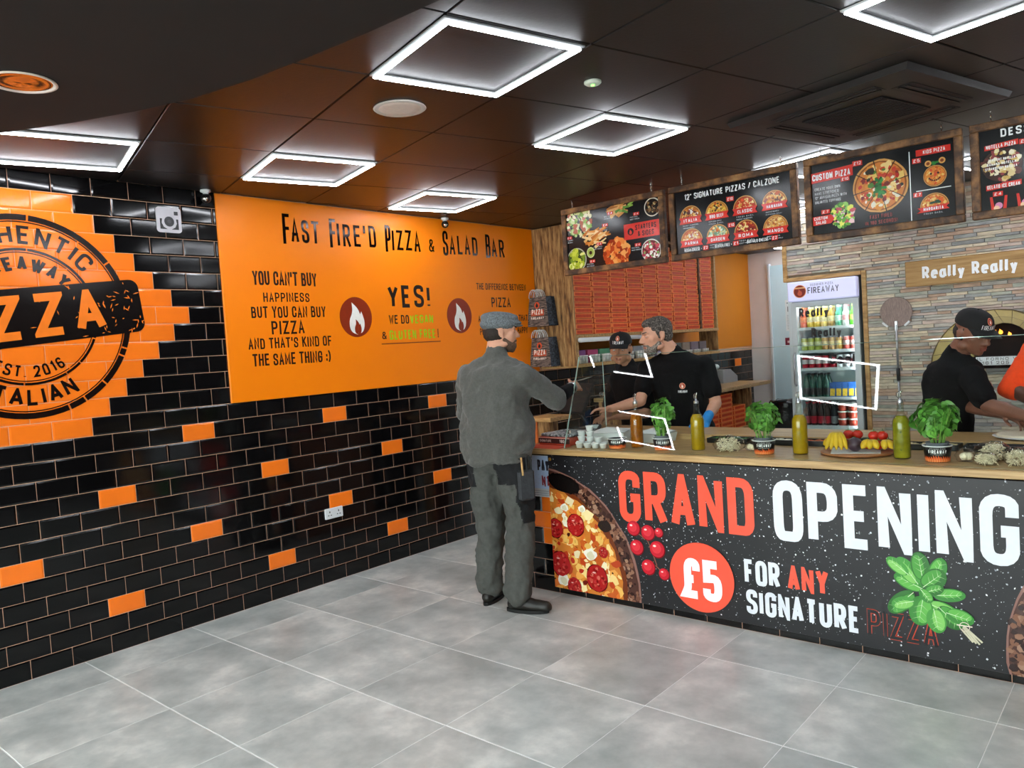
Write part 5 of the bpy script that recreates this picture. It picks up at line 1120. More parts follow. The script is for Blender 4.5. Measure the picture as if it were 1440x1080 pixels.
bottle(3.545, 2.668, 'green herb oil bottle right of the fruit board', M_oil3, herb=60, seed=4)
# basil plants in printed tubs
def leaf_me(L_, W_, curl, seed):
    V = []; F = []; n = 6
    for i in range(n+1):
        s_ = i/n; w = W_*.5*sin(pi*min(max(s_, .02), .985)**.75); z = -curl*L_*s_*s_; x = L_*s_
        V += [(x, -w, z+w*.35), (x, 0, z-.0), (x, w, z+w*.35)]
    for i in range(n): a = 3*i; F += [(a, a+3, a+4, a+1), (a+1, a+4, a+5, a+2)]
    q = MB(); q.smooth = True; q.add(V, F); return q.build('leaf', M_leaf, data_only=True)
LEAVES = [leaf_me(L_, W_, c, 0) for L_, W_, c in ((.05, .038, .12), (.062, .046, .2), (.042, .033, .1), (.066, .048, .3), (.034, .026, .1))]
def tub(x, y, r0, r1, h, label, cat, plant=0, seed=0, group='printed paper tubs', wide=.1, hgt=.2):
    g = random.Random(seed)
    nm = 'potted_basil' if plant else 'paper_tub'
    t = thing(nm, label, cat, (x, y, WZ), group)
    q = MB(); q.lathe([(0, .001), (r0, .001), (r1, h), (r1-.002, h), (r0-.002, .004), (0, .004)], (x, y, WZ), 32, caps=False); tb = q.build('tub', M_tub, t)
    q = MB(); q.tube([(x+r1*cos(a), y+r1*sin(a), WZ+h) for a in [2*pi*i/32 for i in range(33)]], .0026, 8, caps=False); q.build('rim', M_rimwhite, t, 'white rolled rim')
    dirv = Vector((cam.location.x-x, cam.location.y-y)); a0 = atan2(dirv.y, dirv.x)
    def fn(u, v, d): rr = r0+(r1-r0)*v/h + .0006 + d; a = a0+u/r1; return Vector((x+rr*cos(a), y+rr*sin(a), WZ+v))
    pr = PR((0, 0, 0), (1, 0, 0), (0, 0, 1), fn=fn, step=.0004)
    pr.text('FIREAWAY', -.040, h*.56, h*.24, '#f2f2ee', wt=.19, ws=.9, k=2, width=.08, jit=.01); pr.text('DESIGNER PIZZA', -.034, h*.83, h*.07, '#d8d8d2', wt=.15, k=2, width=.068)
    for i in range(18):
        u = -.5*pi*r1+i*(pi*r1/17); w_ = .017
        if abs(u) > r1*1.45: continue
        flame(pr, u, .002, w_, h*g.uniform(.34, .46), '#e8622c', 1)
        flame(pr, u+.003, .002, w_*.55, h*.24, '#f09a5c', 2)
    for i in range(12): u0_ = -.034+i*.0058; pr.rect(u0_, h*.49, u0_+.0045, h*.505, '#cfcfc8', 2)
    pr.done('tub_print', M_print, tb, 'shop name over orange flames')
    if plant:
        q = MB(); q.lathe([(r0-.008, h*.3), (r1-.014, h+.012), (r1-.010, h+.016), (r1-.016, h+.016), (r1-.018, h+.005), (0, h+.004)], (x, y, WZ), 28, caps=False); q.build('inner_pot', M_greypot, t, 'grey plastic pot')
        q = MB(); q.lathe([(r1-.019, h+.006), (.02, h+.009), (0, h+.009)], (x, y, WZ), 16, caps=False); q.build('soil', M_soil, t)
        q = MB(); stems = []
        for _ in range(16):
            a, rr = g.uniform(0, 6.28), (r1-.025)*sqrt(g.random()); p0 = Vector((x+rr*cos(a), y+rr*sin(a), WZ+h+.006)); out = Vector((cos(a), sin(a), 0))*g.uniform(.2, 1)*wide*.55
            H_ = hgt*g.uniform(.45, .8); p1 = p0+out*.4+Vector((0, 0, H_*.5)); p2 = p0+out+Vector((0, 0, H_)); q.tube([p0, p1, p2], [.0022, .0018, .0012], 5); stems.append((p0, p1, p2))
        q.build('stems', M_stem, t)
        for i in range(plant):
            th = g.uniform(0, 2*pi); ph = math.acos(g.uniform(-.95, 1)); rr = wide*(.4+.6*g.random()**.6)
            d = Vector((sin(ph)*cos(th), sin(ph)*sin(th), cos(ph)))
            c0 = Vector((x, y, WZ+h+hgt*.52)); tap = 1 if d.z > -.2 else .8; pos = c0+Vector((d.x*rr*.9*tap, d.y*rr*.9*tap, d.z*hgt*(.46 if d.z > 0 else .40)*(rr/wide)))
            pos.y = max(pos.y, gy(pos.z)+.045)
            me = g.choice(LEAVES); o = link('leaf', me, t)
            Z = (d+Vector((g.uniform(-.45, .45), g.uniform(-.45, .45), g.uniform(.1, .7)))).normalized(); X = Vector((d.x*.6+g.uniform(-.8, .8), d.y*.6+g.uniform(-.8, .8), g.uniform(-.9, .25))); X = (X-Z*X.dot(Z)).normalized(); Y = Z.cross(X)
            Mm = Matrix((X, Y, Z)).transposed(); o.rotation_euler = Mm.to_euler(); s_ = g.uniform(.75, 1.15)*(.9 if seed == 4 else .68)
            o.scale = (s_, s_, s_); o.location = pos-Vector((x, y, WZ))-X*.02
    return t
tub(1.985, 2.60, .046, .057, .062, 'small black flame-printed tub beside the sauce cups', 'tub', group='printed paper tubs')
tub(2.285, 2.615, .045, .056, .07, 'leftmost potted basil behind the glass, between amber and green oil bottles', 'potted plant', plant=210, seed=2, group='potted basil on the counter', wide=.085, hgt=.235)
tub(2.885, 2.625, .047, .059, .074, 'middle potted basil, paler leaves, right of the wrapped noodles', 'potted plant', plant=230, seed=3, group='potted basil on the counter', wide=.11, hgt=.215)
tub(3.705, 2.625, .049, .0605, .074, 'rightmost potted basil, largest leaves, beside the man in the black cap', 'potted plant', plant=230, seed=4, group='potted basil on the counter', wide=.118, hgt=.22)
# sauce cups in a small pyramid
g = random.Random(4); cup = MB(); cup.lathe([(.019, 0), (.0245, .028), (.026, .029), (.026, .0325), (.022, .033), (0, .0325)], n=18, caps=True); cup_me = cup.build('sauce_cup', M_rimwhite, data_only=True)
pos = [(1.735, 2.56, 0, 'front row left end'), (1.793, 2.562, 0, 'front row second'), (1.852, 2.56, 0, 'front row third'), (1.909, 2.563, 0, 'front row right end'), (1.70, 2.615, 0, 'back row left end'), (1.758, 2.618, 0, 'back row second'), (1.817, 2.616, 0, 'back row third'), (1.875, 2.62, 0, 'back row right end'),
       (1.725, 2.60, 1, 'second layer left'), (1.788, 2.60, 1, 'second layer middle'), (1.85, 2.598, 1, 'second layer right'), (1.725, 2.60, 2, 'third layer left'), (1.788, 2.60, 2, 'third layer right'), (1.789, 2.60, 3, 'very top')]
for x, y, l, lb in pos: o = link('sauce_cup', cup_me, loc=(x, y, WZ+.0006+l*.0335)); tag(o, 'white lidded sauce cup, %s of the pile on the counter' % lb, 'cup', 'piled sauce cups')
# red box with printed newspaper wrap
t = thing('folded_box', 'low red and white printed box at the left end of the counter', 'box', (1.53, 2.66, WZ))
Mr = Matrix.Translation((1.53, 2.73, WZ+.001)) @ Matrix.Rotation(radians(-4), 4, 'Z')
q = MB(); q.bbox(-.15, .115, -.13, .14, 0, .052, .003, M=Mr); q.build('carton', mat('brick_red_card', '#b8412b', .55, noise=(14, .15)), t)
q = MB(); q.bbox(-.145, .11, -.12, .13, .053, .072, .006, M=Mr); q.build('newsprint', mat('newsprint_paper', '#8b9090', .7, noise=(50, 0), ramp=[(.4, '#3b3f42'), (.5, '#8b9092'), (.62, '#c9cdcc')], bump=(30, .4)), t, 'crumpled grey newsprint')
pr = PR(Mr @ Vector((0, -.1305, 0)), Mr.to_3x3() @ Vector((1, 0, 0)), (0, 0, 1)); pr.rect(-.15, .012, .115, .044, '#3a1512', 1); pr.text('SIGNATURE', -.14, .02, .016, '#efe6e0', wt=.18, k=2, width=.1); pr.text('180', .03, .018, .02, '#efe6e0', wt=.2, k=2, width=.04); pr.rect(-.15, .045, .115, .05, '#e0b8a8', 1); pr.done('carton_print', M_ink, t)
q = MB(); q.v = []; V = [(1.325, 2.47, WZ+.001), (1.62, 2.46, WZ+.001), (1.66, 2.575, WZ+.001), (1.33, 2.60, WZ+.001)]; q.add(V+[(x, y, z+.003) for x, y, z in V], [(3, 2, 1, 0), (4, 5, 6, 7)]+[(k, (k+1) % 4, 4+(k+1) % 4, 4+k) for k in range(4)])
tag(q.build('menu_leaflet', mat('red_menu_paper', '#c0472f', .5, noise=(9, .3))), 'flat red and white leaflet at the left front of the worktop', 'leaflet')
def carton(x, y, w, d, h, rot, label):
    t = thing('paper_carton', label, 'box', (x, y, WZ), 'pale folded cartons'); M4 = Matrix.Translation((x, y, WZ+.001)) @ Matrix.Rotation(rot, 4, 'Z')
    q = MB(); V = [(-w/2, -d/2, 0), (w/2, -d/2, 0), (w/2, d/2, 0), (-w/2, d/2, 0), (-w/2-.01, -d/2-.01, h), (w/2+.01, -d/2-.01, h), (w/2+.01, d/2+.01, h), (-w/2-.01, d/2+.01, h)]
    q.add([M4 @ Vector(v) for v in V], [(3, 2, 1, 0), (0, 1, 5, 4), (1, 2, 6, 5), (2, 3, 7, 6), (3, 0, 4, 7)]); q.build('tray', M_paper, t)
    q = MB(); V = [(-w/2-.012, -d/2-.012, h+.001), (w/2+.012, -d/2-.012, h+.004), (w/2+.012, d/2+.012, h+.008), (-w/2-.012, d/2+.012, h+.004), (-.02, 0, h+.03), (w*.3, d*.1, h+.022)]
    q.add([M4 @ Vector(v) for v in V], [(0, 1, 4), (1, 5, 4), (1, 2, 5), (2, 3, 4), (2, 4, 5), (3, 0, 4)]); q.build('lid', M_paper, t, 'folded lid')
carton(1.80, 2.81, .2, .16, .07, .3, 'pale folded card carton behind the sauce cups')
carton(2.06, 2.93, .18, .15, .055, -.2, 'pale folded card carton left of the amber oil bottle')
# wrapped bags
def wrapped(x, y, sx, sy, sz, label, seed, kind='shreds'):
    g = random.Random(seed); t = thing('plastic_bag', label, 'bag', (x, y, WZ), 'clear bags of food on the counter')
    q = MB(); q.smooth = True; n, m = 22, 12; V = []
    for i in range(m+1):
        th = pi*i/m
        for k in range(n):
            a = 2*pi*k/n; f = 1+.10*sin(3*a+seed)+g.uniform(-.09, .09); zz = max(-cos(th), -.75); V.append((x+sx*sin(th)*cos(a)*f, y+sy*sin(th)*sin(a)*f, WZ+.002+sz*(zz+.75)/1.75*(1+g.uniform(-.05, .05))))
    q.add(V, [(i*n+k, i*n+(k+1) % n, (i+1)*n+(k+1) % n, (i+1)*n+k) for i in range(m) for k in range(n)]); q.build('film', M_bagfilm, t)
    q = MB()
    if kind == 'shreds':
        for _ in range(170):
            a, rr, z = g.uniform(0, 6.28), sqrt(g.random())*.8, g.random()*.75
            k_ = sqrt(max(.05, 1-z*z)); p = Vector((x+sx*rr*k_*cos(a), y+sy*rr*k_*sin(a), WZ+.006+sz*z)); d = Vector((g.uniform(-1, 1), g.uniform(-1, 1), g.uniform(-.6, .6))).normalized()*.012; q.tube([p-d, p+Vector((0, 0, .003)), p+d], .0022, 4)
    else:
        for _ in range(9):
            a, rr = g.uniform(0, 6.28), sqrt(g.random())*.55; r_ = g.uniform(.014, .02); q.ell((x+sx*rr*cos(a), y+sy*rr*sin(a), WZ+.004+r_+g.uniform(0, max(0, sz-.055))), (r_, r_, r_*.85), n=8, m=6)
    q.build('contents', M_cream, t, 'cream coloured food', 'stuff'); return t
M_bagfilm = thin_glass('crinkled_clear_film', '#f4f5f5', .15); 
_n = M_bagfilm.node_tree; _b = _n.nodes.new('ShaderNodeBump'); _t = _n.nodes.new('ShaderNodeTexNoise'); _t.inputs['Scale'].default_value = 60; _b.inputs['Strength'].default_value = .3; _b.inputs['Distance'].default_value = .004; _n.links.new(_t.outputs[0], _b.inputs['Height'])
for nd in _n.nodes:
    if nd.type in ('BSDF_GLOSSY', 'FRESNEL'): _n.links.new(_b.outputs[0], nd.inputs['Normal'])
wrapped(2.665, 2.665, .085, .07, .085, 'clear bag of cream shreds right of the green oil bottle and below the blue glove', 1)
wrapped(2.79, 2.72, .05, .045, .055, 'small clear bag of dough pieces touching the middle basil tub', 2, 'lumps')
wrapped(3.815, 2.645, .042, .04, .06, 'small clear bag of dough pieces touching the right basil tub', 3, 'lumps')
wrapped(3.905, 2.585, .05, .045, .05, 'clear bag of cream shreds, middle of the right-hand group', 4)
wrapped(3.915, 2.71, .075, .055, .085, 'clear bag of cream shreds, rearmost of the right-hand group', 5)
wrapped(4.015, 2.60, .05, .06, .075, 'clear bag of cream shreds at the right picture edge', 6)
# fruit board
t = thing('round_board', 'round wooden board under the fruit', 'board', (3.315, 2.755, WZ))
q = MB(); q.lathe([(.155, .001), (.172, .006), (.174, .014), (.168, .0165), (0, .0165)], (3.315, 2.755, WZ), 40); q.build('disc', mat('reddish_wood_board', '#9a6238', .5, noise=(12, .15), bump=(30, .1)), t)
q = MB(); a = .35; V = [(3.315+dx*cos(a)-dy*sin(a), 2.745+dx*sin(a)+dy*cos(a), WZ+.0172) for dx, dy in ((-.125, -.10), (.10, -.115), (.12, .09), (-.11, .105))]; q.add(V+[(x, y, z+.0012) for x, y, z in V], [(3, 2, 1, 0), (4, 5, 6, 7)]+[(k, (k+1) % 4, 4+(k+1) % 4, 4+k) for k in range(4)]); tag(q.build('serving_paper', M_paper), 'white paper sheet lying on the round fruit board', 'paper')
M_ban = mat('banana_skin', '#d0a81e', .45, noise=(14, .12)); M_banb = mat('banana_tip', '#4a3a18', .7, noise=(20, .2)); FZ = WZ+.0195
def bananas(x, y, n, rot, label, spread=.3, L_=.105, r=.0155, lie=False):
    t = thing('banana_bunch', label, 'bananas', (x, y, FZ), 'fruit on the round board')
    for k in range(n):
        a = rot+(k-(n-1)/2)*spread; d = Vector((cos(a), sin(a), 0)); top = Vector((x, y, FZ+.078)) if not lie else Vector((x, y, FZ+.03)); pts = []
        for i in range(8): s_ = i/7; pts.append(top+d*(L_*s_)+Vector((0, 0, .016*sin(pi*s_)-(top.z-FZ-r*1.02)*s_**1.7)))
        q = MB(); q.tube(pts, [.004, .008, r*.95, r, r, r*.97, r*.8, .004], 7); b_ = q.build('banana', M_ban, t)
        q = MB(); q.tube([pts[0]+Vector((0, 0, .012))-d*.004, pts[0]+Vector((0, 0, .002))], [.004, .0045], 6); q.build('stalk', M_banb, b_)
bananas(3.225, 2.735, 5, radians(-75), 'yellow banana bunch at the left of the fruit board', .24)
bananas(3.385, 2.745, 3, radians(-80), 'stubby yellow bananas in front of the right-hand tomatoes', .5, .075, .019, True)
bananas(3.445, 2.755, 2, radians(-60), 'pair of stubby bananas at the right edge of the fruit board', .55, .07, .018, True)
bananas(3.205, 2.79, 2, radians(-150), 'two short bananas at the far left of the fruit board', .4, .065, .016, True)
M_tom = mat('tomato_skin', '#c32c1c', .18, noise=(10, .12)); M_tst = mat('tomato_stalk', '#4a7a2a', .6, noise=(20, .2))
def tomato(x, y, z, r, label):
    t = thing('tomato', label, 'tomato', (x, y, z-r*.86), 'tomatoes on the fruit board'); q = MB(); q.ell((x, y, z), (r, r, r*.86), n=14, m=10); q.build('flesh', M_tom, t)
    q = MB()
    for k in range(5): a = k*1.257+x*40; q.tube([(x, y, z+r*.83), (x+r*.3*cos(a), y+r*.3*sin(a), z+r*.87), (x+r*.6*cos(a), y+r*.6*sin(a), z+r*.78)], [.0018, .0015, .0006], 4)
    q.tube([(x, y, z+r*.82), (x+.002, y, z+r*.82+.012)], .0015, 5); q.build('stalk', M_tst, t)
k = 0
for side, cx, cy, lst in (('left', 3.265, 2.80, ((-.03, -.005, 0), (.02, -.015, 0), (.01, .035, 0), (-.01, .01, 1), (.03, .012, 1))), ('right', 3.40, 2.80, ((-.04, -.025, 0), (.008, -.032, 0), (.04, .01, 0), (-.02, .02, 0), (-.014, -.012, 1), (.02, -.004, 1), (.065, -.01, 0)))):
    nms = ['front left', 'front right', 'back', 'upper left', 'upper right'] if side == 'left' else ['front left', 'front middle', 'back right', 'back left', 'upper left', 'upper right', 'far right end']
    for (dx, dy, l), nm in zip(lst, nms): tomato(cx+dx*1.12, cy+dy*1.12+.01, FZ+.0255+l*.043, .0275 if l == 0 else .0265, 'ripe tomato, %s of the %s heap on the fruit board' % (nm, side))
t = thing('passion_fruit', 'dark purple round fruit at the front centre of the board', 'fruit', (3.322, 2.70, FZ)); q = MB(); q.ell((3.322, 2.70, FZ+.035), (.036, .036, .035), n=18, m=12); q.build('flesh', mat('purple_fruit_skin', '#3d2a33', .35, noise=(14, .2)), t); q = MB(); q.tube([(3.322, 2.70, FZ+.069), (3.323, 2.70, FZ+.076)], [.003, .002], 6); q.build('stalk', M_tst, t)
t = thing('avocado', 'dark green avocado between the two tomato heaps', 'fruit', (3.335, 2.815, FZ)); q = MB(); q.ell((3.335, 2.83, FZ+.027), (.04, .03, .027), n=16, m=10); q.build('flesh', mat('avocado_skin', '#2c3a20', .5, noise=(30, .3), bump=(60, .5)), t); q = MB(); q.tube([(3.375, 2.83, FZ+.03), (3.382, 2.83, FZ+.032)], [.003, .002], 6); q.build('stalk', M_banb, t)
# trays of toppings sunk behind the front plank
M_tray = mat('black_topping_tray', '#0f1012', .3, noise=(20, .1)); names = [('#3f6d34', 'green leaves'), ('#d8d2c0', 'grated cheese'), ('#c0602a', 'orange sauce'), ('#8e2a1e', 'chopped peppers'), ('#c9b98e', 'mushrooms'), ('#2b2a2c', 'olives')]
for k, (c, nm) in enumerate(names):
    x0 = 2.40+k*.27; t = thing('topping_tray', 'shallow black tray of %s behind the counter items' % nm, 'tray', (x0+.125, 2.96, WZ), 'topping trays'); q = MB()
    q.bbox(x0, x0+.25, 2.937, 3.045, WZ+.0008, WZ+.006, .002)
    for a in ((x0, x0+.25, 2.937, 2.944), (x0, x0+.25, 3.038, 3.045), (x0, x0+.008, 2.944, 3.038), (x0+.242, x0+.25, 2.944, 3.038)): q.box(*a, WZ+.006, WZ+.03)
    q.build('tray', M_tray, t); g = random.Random(k); q = MB()
    for _ in range(90): q.ell((g.uniform(x0+.02, x0+.23), g.uniform(2.955, 3.025), WZ+.014+g.uniform(0, .012)), (.011, .009, .005), n=6, m=4)
    q.build('topping', mat('topping_'+nm.replace(' ', '_'), c, .6, noise=(60, .3)), t, nm, 'stuff')
q = MB(); V = [(3.02, 2.70, 0), (3.12, 2.62, 0), (3.16, 2.80, 0), (3.05, 2.87, 0)]; q.add([(x, y, WZ+.0008+z) for x, y, z in V]+[(x, y, WZ+.0028) for x, y, z in V], [(3, 2, 1, 0), (4, 5, 6, 7)]+[(k, (k+1) % 4, 4+(k+1) % 4, 4+k) for k in range(4)]); 
# dough tray at the right end
t = thing('pizza_tray', 'pale round pizza base on a tray under the hands at right', 'food', (3.97, 3.24, .956))
q = MB(); q.lathe([(.12, .001), (.15, .012), (.148, .014), (.12, .005), (0, .005)], (3.975, 3.24, .956), 32, caps=False); q.build('tray', M_white, t)
q = MB(); q.lathe([(.13, .008), (.135, .018), (.12, .022), (.1, .017), (0, .017)], (3.975, 3.24, .956), 28); q.build('dough', mat('raw_pizza_dough', '#ddd0b8', .8, noise=(20, .08), bump=(20, .3)), t)
# card terminal and till at the left
t = thing('till_screen', 'black till screen on an angled arm at the left of the counter', 'till', (1.1, 3.1, .955))
q = MB(); q.bbox(1.32, 1.44, 3.10, 3.24, .9555, .972, .004); q.tube([(1.38, 3.18, .97), (1.30, 3.2, 1.05), (1.23, 3.22, 1.14)], [.016, .016, .016], 10); q.build('stand', M_blackmetal, t)
q = MB(); M4 = Matrix.Translation((1.22, 3.24, 1.17)) @ Matrix.Rotation(radians(-20), 4, 'Z') @ Matrix.Rotation(radians(-28), 4, 'X'); q.bbox(-.17, .17, -.015, .015, -.115, .115, .006, M=M4); q.build('monitor', mat('matt_black_case', '#0d0d10', .7, noise=(20, .2)), t)
q = MB(); q.bbox(-.155, .155, .0155, .0175, -.1, .1, .001, M=M4); q.build('display', mat('matt_screen', '#0d0e11', .6, noise=(9, .1)), t)
t = thing('card_reader', 'small grey card reader by the side glass', 'card reader', (1.53, 2.93, WZ))
M4 = Matrix.Translation((1.56, 2.96, WZ+.052)) @ Matrix.Rotation(radians(35), 4, 'X'); q = MB(); q.bbox(-.04, .04, -.06, .06, -.012, .012, .005, M=M4); q.build('body', M_darkgrey, t)
q = MB(); q.bbox(-.03, .03, .01, .045, .0122, .014, .001, M=M4); q.build('display', mat('pale_lcd', '#9fb3b0', .3, noise=(20, .05)), t)
q = MB()
for i in range(3):
    for j in range(4): q.bbox(-.028+i*.02, -.012+i*.02, -.05+j*.014, -.04+j*.014, .0122, .015, .001, M=M4)
q.build('keys', M_greypot, t, None, 'stuff')
# wooden side shelf by the wall
t = thing('side_table', 'small rough wooden table against the tiled wall behind the customer', 'table', (.72, 3.62, 0))
q = MB(); q.bbox(.60, .84, 3.42, 3.70, .965, 1.0, .005); q.build('tabletop', M_pine, t)
q = MB(); q.bbox(.64, .76, 3.5, 3.62, .0, .964, .005); q.build('leg', M_burnt_v, t)
q = MB(); q.bbox(.605, .635, 3.50, 3.66, .0, .964, .004); q.build('side_board', mat('orange_board', '#c8662a', .6, noise=(9, .1)), t, 'orange board')
# ================================================================== PEOPLE
DG = None
def frame(yaw):     # facing direction f (yaw 0 = +y, positive turns left), right-hand side r
    return Vector((-sin(yaw), cos(yaw), 0)), Vector((cos(yaw), sin(yaw), 0))
def remesh(name, mb, m, parent, vox, sm=6, fold=0, fs=.06, label=None, dec=None):
    me = mb.build(name, m, data_only=True); off = world_loc(parent)
    o = bpy.data.objects.new(name, me); COL.objects.link(o)
    r = o.modifiers.new('r', 'REMESH'); r.mode = 'VOXEL'; r.voxel_size = vox; r.use_smooth_shade = True
    s = o.modifiers.new('s', 'SMOOTH'); s.factor = .5; s.iterations = sm
    if fold:
        tx = bpy.data.textures.new(name+'_folds', 'CLOUDS'); tx.noise_scale = fs; tx.noise_depth = 2
        dm = o.modifiers.new('d', 'DISPLACE'); dm.texture = tx; dm.texture_coords = 'LOCAL'; dm.strength = fold; dm.mid_level = .5
        tx2 = bpy.data.textures.new(name+'_creases', 'STUCCI'); tx2.noise_scale = fs*1.6; dm2 = o.modifiers.new('d2', 'DISPLACE'); dm2.texture = tx2; dm2.strength = fold*.7; dm2.mid_level = .5
    dg = bpy.context.evaluated_depsgraph_get(); ev = o.evaluated_get(dg); me2 = bpy.data.meshes.new_from_object(ev); me2.name = name
    bpy.data.objects.remove(o); bpy.data.meshes.remove(me)
    co = np.empty(len(me2.vertices)*3, dtype=np.float32); me2.vertices.foreach_get('co', co); co = co.reshape(-1, 3)-np.array(off, dtype=np.float32); me2.vertices.foreach_set('co', co.ravel())
    me2.polygons.foreach_set('use_smooth', [True]*len(me2.polygons)); me2.materials.clear(); me2.materials.append(m); me2.update()
    o = link(name, me2, parent, label); return o
def loft(q, rings, n=20, sq=2.4):
    """rings: (centre, half-width vector, half-depth vector)"""
    V = []
    for c, a, b in rings:
        c, a, b = Vector(c), Vector(a), Vector(b)
        for k in range(n):
            t = 2*pi*k/n; cx, sx = cos(t), sin(t); e = 2/sq; V.append(c+a*(abs(cx)**e*(1 if cx > 0 else -1))+b*(abs(sx)**e*(1 if sx > 0 else -1)))
    m = len(rings); q.add(V, [(i*n+k, i*n+(k+1) % n, (i+1)*n+(k+1) % n, (i+1)*n+k) for i in range(m-1) for k in range(n)]+[tuple(range(n-1, -1, -1)), tuple(range((m-1)*n, m*n))])
def hand_blobs(q, w, d, nrm, side, curl=.4, s=1.0, spread=.12):
    """w wrist, d direction of the fingers, nrm back-of-hand normal, side: direction of the thumb"""
    d = Vector(d).normalized(); nrm = Vector(nrm); nrm = (nrm-d*nrm.dot(d)).normalized(); sd = Vector(side); sd = (sd-d*sd.dot(d)-nrm*sd.dot(nrm)).normalized(); w = Vector(w)
    L_ = [.068, .076, .07, .055]
    for k in range(4):
        u = (.030-.0205*k)*s; kn = w+d*(.085*s-.004*k*s)+sd*u
        q.cap(w+sd*u*.55+d*.008*s, .0145*s, kn, .0115*s, 8)
        fd = (d+sd*(spread*(1.2-.8*k))).normalized(); p = kn
        for j, fr in enumerate((.45, .32, .25)):
            ang = curl*(.5+.75*j); v = (fd*cos(ang)-nrm*sin(ang)).normalized(); p2 = p+v*(L_[k]*fr*s); q.cap(p, (.0092-.0009*j)*s, p2, (.0086-.0009*j)*s, 8); p = p2
    b = w+d*.022*s+sd*.024*s; t1 = b+(d*.55+sd*.75-nrm*.25).normalized()*.04*s; t2 = t1+(d*.85+sd*.35-nrm*.3).normalized()*.03*s; t3 = t2+(d*.95-nrm*.3).normalized()*.022*s
    q.cap(b, .015*s, t1, .0115*s, 8); q.cap(t1, .0105*s, t2, .0095*s, 8); q.cap(t2, .0092*s, t3, .0082*s, 8)
def head_frame(yaw, pitch, roll=0):
    f, r = frame(yaw); u = Vector((0, 0, 1)); f2 = f*cos(pitch)-u*sin(pitch); u2 = f*sin(pitch)+u*cos(pitch)
    if roll: r, u2 = r*cos(roll)-u2*sin(roll), r*sin(roll)+u2*cos(roll)
    return f2, r, u2
def head_blobs(q, c, F, s=1.0, fat=1.0, nose=1.0):
    f, r, u = F; c = Vector(c); R = Matrix((r, f, u)).transposed(); P = lambda x, y, z: c+(r*x+f*y+u*z)*s
    q.ell(P(0, -.012, .028), (.074*s, .093*s, .086*s), R, 20, 14)
    q.ell(P(0, .03, -.03), (.060*s*fat, .062*s, .068*s), R, 16, 12)
    q.ell(P(0, .05, -.072), (.036*s*fat, .036*s, .03*s), R, 12, 8)
    q.ell(P(0, .072, -.083), (.02*s, .018*s, .016*s), R, 10, 8)
    for sx in (-1, 1):
        q.ell(P(sx*.044*fat, .048, -.012), (.022*s, .024*s, .024*s), R, 10, 8)       # cheek
        q.cap(P(sx*.012, .083, .034), .0095*s, P(sx*.044, .068, .036), .009*s, 8)      # brow
        q.ell(P(sx*.0315, .068, .012), (.016*s, .013*s, .0125*s), R, 10, 8)            # lid
        q.ell(P(sx*.0135, .098, -.022), (.0085*s, .010*s, .0075*s), R, 8, 6)           # nostril wing
        q.ell(P(sx*.056*fat, .01, -.062), (.02*s, .028*s, .022*s), R, 10, 8)           # jaw corner
        ea = P(sx*.077, -.012, -.002); q.ell(ea, (.007*s, .017*s, .030*s), R, 10, 8); q.cap(P(sx*.083, -.024, .016), .0065*s, P(sx*.082, -.022, -.012), .006*s, 6); q.ell(P(sx*.078, -.002, -.026), (.006*s, .008*s, .009*s), R, 8, 6)
    q.cap(P(0, .083, .022), .0085*s, P(0, .108*nose, -.016), .0125*s, 10); q.ell(P(0, .108*nose, -.018), (.0105*s, .0095*s, .009*s), R, 8, 6)
    q.cap(P(-.02, .086, -.05), .006*s, P(.02, .086, -.05), .006*s, 8); q.cap(P(-.016, .086, -.06), .0065*s, P(.016, .086, -.06), .0065*s, 8); q.cap(P(0, .09, -.05), .0065*s, P(0, .09, -.06), .007*s, 8)
    return P
